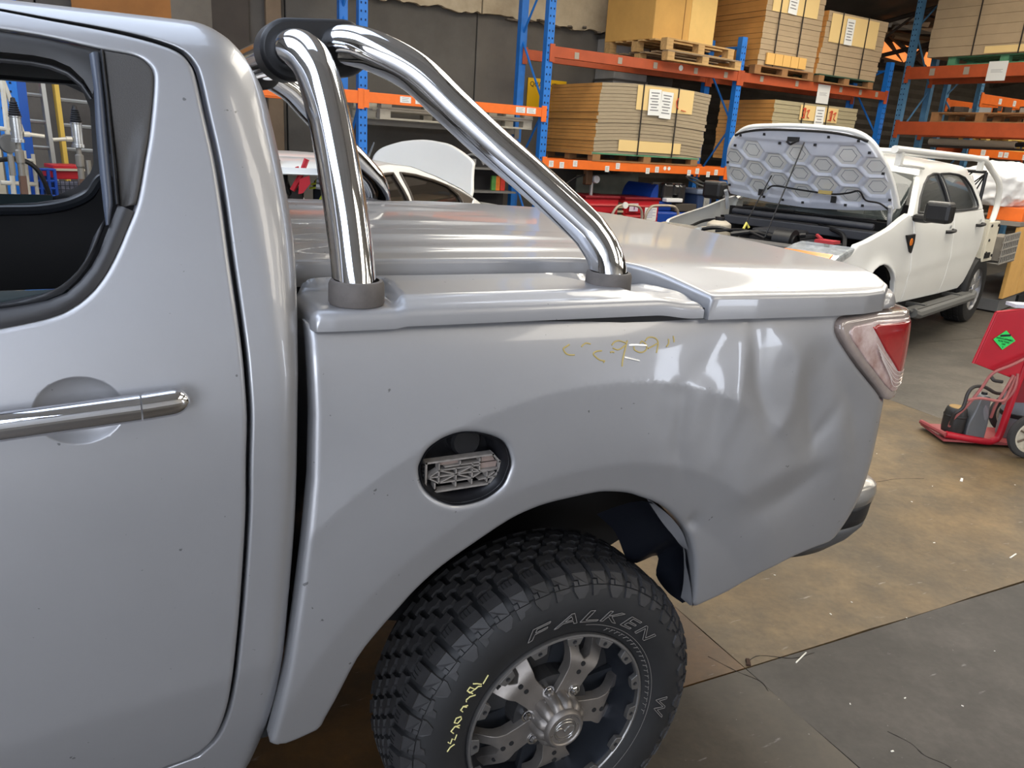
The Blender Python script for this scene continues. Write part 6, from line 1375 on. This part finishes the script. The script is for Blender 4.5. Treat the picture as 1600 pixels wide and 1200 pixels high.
# ================================================================ under the lower beam: cabinets, trolleys and the blue ride-on machine
RED2 = mat('cabinet_red', (176,30,40), rough=.4, noise=.1, nscale=5); CHR = mat('trolley_tube', (190,178,160), rough=.35, metal=.5)
def cabinet(label, t0, t1, o, z1, slots):
    c = thing('tool_cabinet', label, 'tool cabinet', at_rack((t0+t1)/2, o, 0), RA); w_ = t1-t0
    m = MB(); m.bb((-w_/2,.02,.05),(w_/2,.48,z1)); ob('cabinet_body', m, RED2, c, bevel=.008)
    m = MB(); m.bb((-w_/2-.01,.0,z1),(w_/2+.01,.5,z1+.03)); ob('lid', m, mat('cabinet_dark_red', (120,20,30), rough=.4), c, bevel=.006)
    for k in range(5):
        z = z1-.06-.13*k
        m = MB(); m.bb((-w_/2+.02,.0,z-.11),(w_/2-.02,.02,z)); d_ = ob('drawer', m, RED2, c, bevel=.004)
        m = MB(); m.bb((-w_/2+.04,-.014,z-.024),(w_/2-.04,.0,z-.008)); ob('drawer_handle', m, mat('cabinet_edge', (206,90,90), rough=.4), d_)
    return c
cabinet('red tool cabinet with a pressure gauge on top, left of the pair', .72, 1.24, .05, 1.05, 4)
c2_ = cabinet('red tool cabinet with a white notice taped to its side, beside the blue machine', 1.36, 1.94, .08, 1.04, 4)
m = MB(); m.bb((.02,-.03,.78),(.22,-.026,.95)); nt_ = ob('notice', m, PAPER, c2_)
m = MB(); [m.bb((.04,-.032,.925-.02*k),(.20-.05*(k % 2),-.030,.930-.02*k)) for k in range(6)]; ob('notice_print', m, mat('print_blue', (120,120,170), rough=.8), nt_)
m = MB(); m.bb((-.24,-.03,.90),(-.10,-.026,1.0)); ob('price_card', m, mat('lilac_card', (206,190,206), rough=.7), c2_); m = MB(); m.bb((-.20,-.033,.965),(-.12,-.031,.98)); m.bb((-.17,-.033,.92),(-.155,-.031,.97)); ob('card_mark', m, mat('purple_ink', (130,30,110), rough=.7), c2_)
sl = thing('drawer_rack', 'narrow slotted grey rack between the two red cabinets', 'rack unit', at_rack(1.29,.1,0), RA)
m = MB(); m.bb((-.04,0,.05),(.04,.3,1.0)); ob('rack_body', m, mat('rack_dark', (60,56,50), rough=.6), sl)
for k in range(6): m = MB(); m.bb((-.05,-.02,.66+.055*k),(.05,.0,.685+.055*k)); ob('rack_slot', m, mat('rack_beige', (170,156,130), rough=.6), sl)
for lab, t0, t1 in (('tubular hand trolley in front of the left red cabinet',.93,1.40),('tubular hand trolley in front of the right red cabinet',1.46,2.0)):
    h_ = thing('hand_trolley', lab, 'trolley', at_rack((t0+t1)/2, -.22, 0), RA); w_ = (t1-t0)/2
    m = MB(); m.tube(catmull([(-w_,0,.08),(-w_,0,.6),(-w_+.0,0,.86),(-w_+.06,0,.97),(-w_+.14,0,1.0),(w_-.14,0,1.0),(w_-.05,0,.97),(w_,0,.88),(w_,0,.6),(w_,0,.08)], 5), .017, 8); ob('handle_tube', m.mesh('ht', True), CHR, h_)
    m = MB(); m.tube([(-w_,0,.45),(w_,0,.45)], .012, 6); m.bb((-w_,-.3,.06),(w_,.02,.08)); ob('toe_plate', m, CHR, h_)
    for s_ in (-1, 1): m = MB(); m.lathe([(0,-.02),(.07,-.02),(.08,0),(.07,.02),(0,.02)], (s_*w_,.06,.08), 'x', 16); ob('wheel', m, RUBBER, h_)
m = MB(); m.lathe([(0,0),(.04,.0),(.04,.02),(0,.02)], (0,0,0), 'y', 14); o = ob('round_tag', m, PAPER, None); tag(o, 'round white tag hung on the left hand trolley tube', 'tag'); o.location = at_rack(1.10,-.255,1.0); o.rotation_euler = (0,0,RA)
pg = thing('pressure_gauge', 'brown hand pump with a round dial gauge on the left red cabinet', 'gauge', at_rack(.93,.25,1.08), RA)
m = MB(); m.tube([(0,0,0),(0,0,.15)], .022, 10); ob('stem', m, mat('gauge_steel', (196,196,196), rough=.3, metal=.7), pg)
m = MB(); m.bb((-.12,-.04,.12),(-.02,.04,.30)); ob('pump_body', m, mat('pump_brown', (92,66,44), rough=.5), pg, bevel=.015)
m = MB(); m.lathe([(0,-.03),(.042,-.03),(.048,-.02),(.048,.02),(0,.02)], (.04,-.02,.19), 'y', 18); ob('dial', m, mat('dial_face', (206,208,210), rough=.3), pg); m = MB(); m.tube(catmull([(-.07,0,.25),(-.25,0,.20),(-.42,0,.10)], 5), .010, 6); ob('pump_hose', m, BLACK, pg)
rm = thing('ride_on_machine', 'blue ride-on floor machine with a wrapped black seat and steering wheel', 'floor machine', at_rack(2.25,.10,0), RA)
BLUM = mat('machine_blue', (24,66,156), rough=.4, noise=.15, nscale=4); BLUD = mat('machine_navy', (44,62,98), rough=.5)
m = MB(); m.prism([(-.34,.08),(-.36,.75),(-.34,.90),(.22,.89),(.34,.84),(.33,.08)], 0, .75, 'y'); ob('hull', m, BLUM, rm, bevel=.03)
m = MB(); m.bb((-.33,.05,.90),(-.04,.70,1.02)); ob('seat_base', m, BLUM, rm, bevel=.02)
m = MB(); m.prism(cm2([(-.40,.95),(-.38,1.10),(-.33,1.20),(-.27,1.22),(-.27,.95),(-.40,.95)], 3)[:-1], .10, .7, 'y'); ob('rear_hood', m, BLUM, rm)
m = MB(); m.bb((-.30,.18,1.02),(.22,.22,1.26)); ob('seat_board', m, mat('seat_board', (104,100,94), rough=.7), rm)
m = MB(); m.bb((-.20,.06,1.05),(-.02,.18,1.26)); m.bb((-.03,.05,1.10),(.08,.18,1.25)); m.bb((.06,.06,1.0),(.20,.16,1.25)); ob('seat_cushion', m, mat('wrapped_vinyl', (50,50,50), rough=.2, coat=.8, bump=.4, bscale=12), rm, bevel=.035)
m = MB(); m.bb((-.20,-.02,1.02),(.08,.08,1.07)); ob('folded_sheet', m, mat('clear_wrap', (226,226,226), rough=.5), rm, bevel=.01)
m = MB(); m.bb((-.02,.0,.90),(.36,.12,1.0)); ob('battery_tray', m, mat('tray_dark', (72,66,60), rough=.6), rm, bevel=.01)
m = MB(); m.prism([(.38,.10),(.38,.85),(.35,1.15),(.62,1.15),(.64,.85),(.62,.10)], .0, .30, 'y'); ob('steering_column', m, BLUD, rm, bevel=.02)
m = MB(); m.bb((.32,-.03,1.13),(.66,.33,1.20)); ob('column_top', m, mat('column_cap', (118,130,150), rough=.5), rm, bevel=.02)
m = MB(); m.bb((.47,-.012,.90),(.57,.0,1.10)); m.bb((.50,-.02,1.02),(.54,-.01,1.06)); ob('control_plate', m, mat('control_grey', (150,150,146), rough=.5), rm)
m = MB(); m.tube([(.40+.16*cos(a),.10+.14*sin(a),1.29+.05*sin(a)-.03*cos(a)) for a in np.linspace(0,2*pi,26,endpoint=False)], .013, 6, closed=True); m.tube([(.42,.1,1.2),(.40,.1,1.29)], .015, 6); m.tube([(.25,.08,1.30),(.55,.12,1.28)], .010, 6); ob('steering_wheel', m, mat('wheel_grey_rim', (84,86,84), rough=.5), rm)
m = MB(); m.tube(catmull([(.30,-.02,.85),(.24,-.05,.72),(.25,-.05,.55),(.30,-.03,.4)], 5), .016, 7); ob('machine_hose', m, BLACK, rm)
gp = thing('dust_sheet', 'pale grey-green board leaning behind the red cabinets', 'board', at_rack(1.72,.98,0), RA)
m = MB(); m.prism([(-.52,.0),(-.50,1.28),(.55,1.33),(.62,.0)], 0, .03, 'y'); ob('board_face', m, mat('board_greygreen', (132,134,120), rough=.8, noise=.25, nscale=3), gp)
# dark shelving with bits, right of the raised white bonnet
dk = thing('parts_shelf', 'dark shelf of grey parts and a bright packet, beside the blue post', 'shelf', at_rack(-.55,.55,0), RA)
m = MB(); m.bb((-.42,.0,.1),(.38,.04,1.50)); ob('shelf_back', m, mat('shelf_dark', (48,46,46), rough=.8), dk)
for k in range(4): m = MB(); m.bb((-.42,-.3,.55+.26*k),(.38,.0,.57+.26*k)); ob('shelf_board', m, mat('shelf_grey', (104,102,98), rough=.6), dk)
r_ = random.Random(5)
for k in range(7): m = MB(); m.bb((-.40,-.26,1.09+.035*k),(-.22,-.1,1.115+.035*k)); ob('stacked_tray', m, mat('tray_grey', (140,140,138), rough=.5), dk)
m = MB(); m.tube(catmull([(-.3,-.2,1.45),(-.2,-.22,1.49),(-.08,-.2,1.46),(-.02,-.2,1.38)], 4), .012, 6); m.bb((-.36,-.2,1.38),(-.28,-.1,1.46)); m.bb((-.2,-.2,1.38),(-.12,-.1,1.44)); ob('grey_fitting', m, mat('fitting_grey', (150,150,148), rough=.4, metal=.4), dk)
for nm, x, z, c in (('snack_packet',.20,1.09,(226,120,40)),('snack_packet',.27,1.09,(206,60,44)),('snack_packet',.15,1.09,(90,150,70))):
    m = MB(); m.bb((-.032,-.02,0),(.032,.02,.17)); o = ob(nm, m, mat('packet_%d' % c[0], c, rough=.35, noise=.3, nscale=18), None, bevel=.008); tag(o, {226:'orange packet on the dark parts shelf', 206:'red packet on the dark parts shelf', 90:'green packet on the dark parts shelf'}[c[0]], 'packet', 'packets on the parts shelf'); o.location = tuple(RK(-.55+x,.40,z-.0)); o.rotation_euler = (0,0,RA)
# ================================================================ seen through the cab window
LA = radians(20); LO = (-.39, 6.29, 0)
def LP(x, y, z): return tuple(Matrix.Translation(LO) @ Matrix.Rotation(LA, 4, 'Z') @ Vector((x, y, z)))
po = thing('shelving_upright', 'blue perforated shelving upright seen through the cab window', 'upright', LP(-.15,.25,0), LA)
m = MB(); m.bb((-.075,-.01,0),(.045,0,2.6)); m.bb((.045,-.01,0),(.055,.06,2.6)); ob('post_face', m, BLUE, po)
m = MB(); m.bb((.056,-.01,0),(.11,.05,2.6)); ob('post_flange', m, mat('rack_blue_dark', (24,74,150), rough=.5), po)
m = MB(); 
for k in range(22):
    for s_ in (-.045,.012): m.box((s_+(k % 2)*.004,-.0115,.9+.055*k), (.014,.003,.014))
ob('post_holes', m, MATS['hole_dark'], po, kind='stuff')
m = MB(); m.bb((-.13,-.02,0),(-.09,.02,2.4)); ob('edge_strip', m, mat('strip_pale', (180,168,144), rough=.7), po)
LAD = mat('ladder_alu', (176,176,172), rough=.4, metal=.7); LADY = mat('ladder_fibre', (206,170,72), rough=.5)
def ladder(label, x0, x1, y, zs_, lean, m_l, m_r):
    l = thing('ladder', label, 'ladder', LP((x0+x1)/2, y, 0), LA); w_ = (x1-x0)/2
    for s_, mm in ((-1, m_l), (1, m_r)): m = MB(); m.box((s_*w_+lean*.0,0,1.15), (.028,.06,2.3), Matrix.Rotation(lean,3,'Y')); ob('rail', m, mm, l)
    for z in zs_: m = MB(); m.tube([(-w_+(z-1.15)*lean,0,z),(w_+(z-1.15)*lean,0,z-.01)], .014, 6); ob('rung', m, LAD, l)
    return l
ladder('aluminium ladder with one yellow side, left of two behind the cab window', -.05, .16, .52, [.4,.65,.9,1.16,1.42,1.60,1.78,2.0], -.03, LAD, LAD)
ladder('yellow-edged ladder, right of two behind the cab window', .235, .50, .50, [.4,.65,.9,1.16,1.41,1.58,1.755,2.0], -.02, LADY, LAD)
def ram(label, x, y, z0, arm):
    r_ = thing('air_cylinder', label, 'cylinder', LP(x, y, 0), LA)
    m = MB(); m.lathe([(0,0),(.038,0),(.038,.02),(.032,.022),(.032,.145),(.036,.15),(.036,.155),(0,.155)], (0,0,z0), 'z', 18); ob('barrel', m.mesh('b', True, 30), mat('polished_barrel', (200,200,198), rough=.25, metal=.8), r_)
    m = MB(); pr = []
    for k in range(7): f = k/7; rr = .038-.018*f; pr += [(rr,.155+.013*k),(rr-.007,.162+.013*k)]
    pr += [(.012,.26),(.0,.265)]; m.lathe(pr, (0,0,z0), 'z', 16); ob('bellows', m, BLACK, r_)
    m = MB(); m.tube([(arm*.035,0,z0+.05),(arm*.07,0,z0+.05)], .017, 8); m.tube([(arm*.07,0,z0+.05),(arm*.15,0,z0+.042)], .012, 8); ob('side_port', m, mat('port_pale', (206,196,176), rough=.4, metal=.4), r_)
    m = MB(); m.lathe([(0,-.24),(.02,-.24),(.02,-.13),(.026,-.12),(.026,-.05),(.016,-.04),(.016,0)], (0,0,z0), 'z', 12); m.lathe([(0,-.20),(.018,-.20),(.018,-.08),(0,-.08)], (arm*-.05,0,z0), 'z', 10); ob('valve_block', m, mat('valve_steel', (150,144,134), rough=.4, metal=.6), r_)
    m = MB(); m.bb((-.018,-.02,-.8+z0),(.018,.02,z0-.2)); m.lathe([(0,0),(.16,0),(.16,.03),(0,.03)], (0,0,0), 'z', 20); m.tube([(0,0,.02),(0,0,z0-.7)], .025, 8); ob('stand', m, mat('stand_rust', (96,70,56), rough=.7), r_)
    return r_
ram('bright cylinder with ribbed black bellows pointing right, left of two in the window', -.285, -.35, 1.475, 1)
ram('bright cylinder with ribbed black bellows pointing left, right of two in the window', .075, -.30, 1.455, -1)
wf_ = thing('equipment_frame', 'cream welded tube frame at the left edge of the cab window', 'frame', LP(-.27,-.2,0), LA)
for a, b, r in (((-.06,0,0),(-.02,0,1.85),.016),((-.02,0,1.85),(.06,0,1.52),.014),((-.08,0,1.55),(.06,0,1.54),.014),((-.02,0,1.62),(.05,0,1.54),.012),((.05,0,0),(.05,0,1.42),.014),((-.1,0,1.22),(.10,0,1.21),.014),((.10,0,.0),(.10,0,1.40),.012),((-.1,0,1.36),(.10,0,1.36),.012)):
    m = MB(); m.tube([a, b], r, 7); ob('frame_tube', m, mat('frame_cream', (206,198,180), rough=.5, noise=.2, nscale=14), wf_)
m = MB(); m.lathe([(0,-.03),(.055,-.03),(.06,0),(.055,.03),(0,.03)], (-.03,.0,1.46), 'y', 18); ob('motor', m, mat('motor_grey', (120,118,114), rough=.4, metal=.5), wf_)
m = MB(); m.tube(catmull([(-.12,-.05,1.36),(.0,-.05,1.37),(.09,-.05,1.32),(.14,-.04,1.22),(.17,-.02,1.10)], 6), .015, 7); ob('frame_hose', m.mesh('fh', True), BLACK, wf_)
bc = thing('blue_crate', 'blue wire cage crate in the lower middle of the cab window', 'crate', LP(-.07,-.05,0), LA)
m = MB(); m.bb((-.07,0,.0),(.06,.35,.03)); ob('crate_base', m, BLUE, bc)
for x in (-.07,-.03,.02,.06):
    m = MB(); m.tube([(x,0,0),(x,0,1.34 if x < -.05 else 1.30)], .011, 6); ob('crate_bar', m, mat('crate_blue', (24,70,160), rough=.5), bc)
for z in (1.12,1.17,1.22,1.295):
    m = MB(); m.tube([(-.07,0,z),(.06,0,z)], .009, 6); ob('crate_bar', m, MATS['crate_blue'], bc)
m = MB(); m.prism([(-.07,.9),(.06,.9),(.06,1.24),(-.07,1.27)], .02, .03, 'y'); ob('crate_panel', m, mat('crate_navy', (28,50,96), rough=.6), bc)
rb = thing('red_toolbox', 'red metal toolbox with a pale strip, beside the blue crate', 'toolbox', LP(.09,.05,0), LA)
m = MB(); m.bb((-.09,0,1.225),(.11,.2,1.285)); m.bb((-.075,0,1.295),(.11,.2,1.32)); ob('toolbox_body', m, RED2, rb, bevel=.005)
m = MB(); m.bb((-.16,-.02,1.283),(.12,0,1.297)); ob('toolbox_strip', m, mat('strip_pale', (196,186,160), rough=.6), rb)
m = MB(); m.bb((-.09,0,0),(.11,.2,1.10)); ob('toolbox_stand', m, mat('shelf_dark', (48,46,46), rough=.8), rb)
wbk = thing('wire_basket', 'dark wire basket of grey parts under the red toolbox', 'basket', LP(.09,-.02,0), LA)
m = MB()
for k in range(8): m.tube([(-.09+.028*k,0,1.10),(-.09+.028*k,0,1.225)], .003, 4)
for k in range(5): m.tube([(-.09,0,1.105+.028*k),(.11,0,1.105+.028*k)], .003, 4)
ob('basket_wire', m, mat('wire_dark', (44,46,56), rough=.5), wbk)
m = MB(); m.bb((-.088,.01,1.105),(.108,.06,1.21)); ob('basket_load', m, mat('load_grey', (120,120,132), rough=.7, noise=.4, nscale=30), wbk)
# ================================================================ litter on the floor
r_ = random.Random(11)
LIT = mat('litter_white', (226,222,212), rough=.8)
def litter(label, x, y, sx, sy_, sz, rz, nm='litter_scrap', m_=None, group=None):
    m = MB(); m.prism([(-sx/2,-sy_/2),(sx*.1,-sy_*.4),(sx/2,-sy_/2*.6),(sx*.45,sy_/2),(-sx*.2,sy_*.4),(-sx/2,sy_/2)], 0, sz, 'z'); o = ob(nm, m, m_ or LIT, None); tag(o, label, 'litter', group); o.location = (x,y,.0005); o.rotation_euler = (0,0,rz)
litter('white plastic stick lying across the slab joint', 2.03, 1.59, .085, .004, .004, .35, 'plastic_stick')
litter('dark brown leaf scrap on the brown slab', 1.83, 1.64, .035, .016, .006, .9, 'leaf_scrap', mat('leaf_brown', (52,34,24), rough=.9))
sc_n = 'tiny pale paper scraps scattered on the concrete floor'
for px_, py_ in ((2.12,2.33),(2.35,1.75),(2.5,1.78),(2.62,1.62),(2.35,2.05),(2.48,2.15),(2.75,1.35),(2.2,1.3),(3.3,2.0),(3.6,2.35),(4.0,2.9),(3.9,2.45),(4.2,3.2),(3.1,2.6),(2.9,2.2),(2.35,1.2),(4.4,2.3),(2.0,1.35),(1.95,1.15)):
    s_ = .004+.006*r_.random(); litter(sc_n, px_, py_, s_, s_*.5, .002, r_.random()*3, group='paper scraps')
litter('larger pale scrap near the red trolley', 4.15, 2.45, .045, .014, .006, .5)
litter('pale twig at the right edge of the floor', 3.55, 1.78, .07, .006, .004, .2, 'twig')
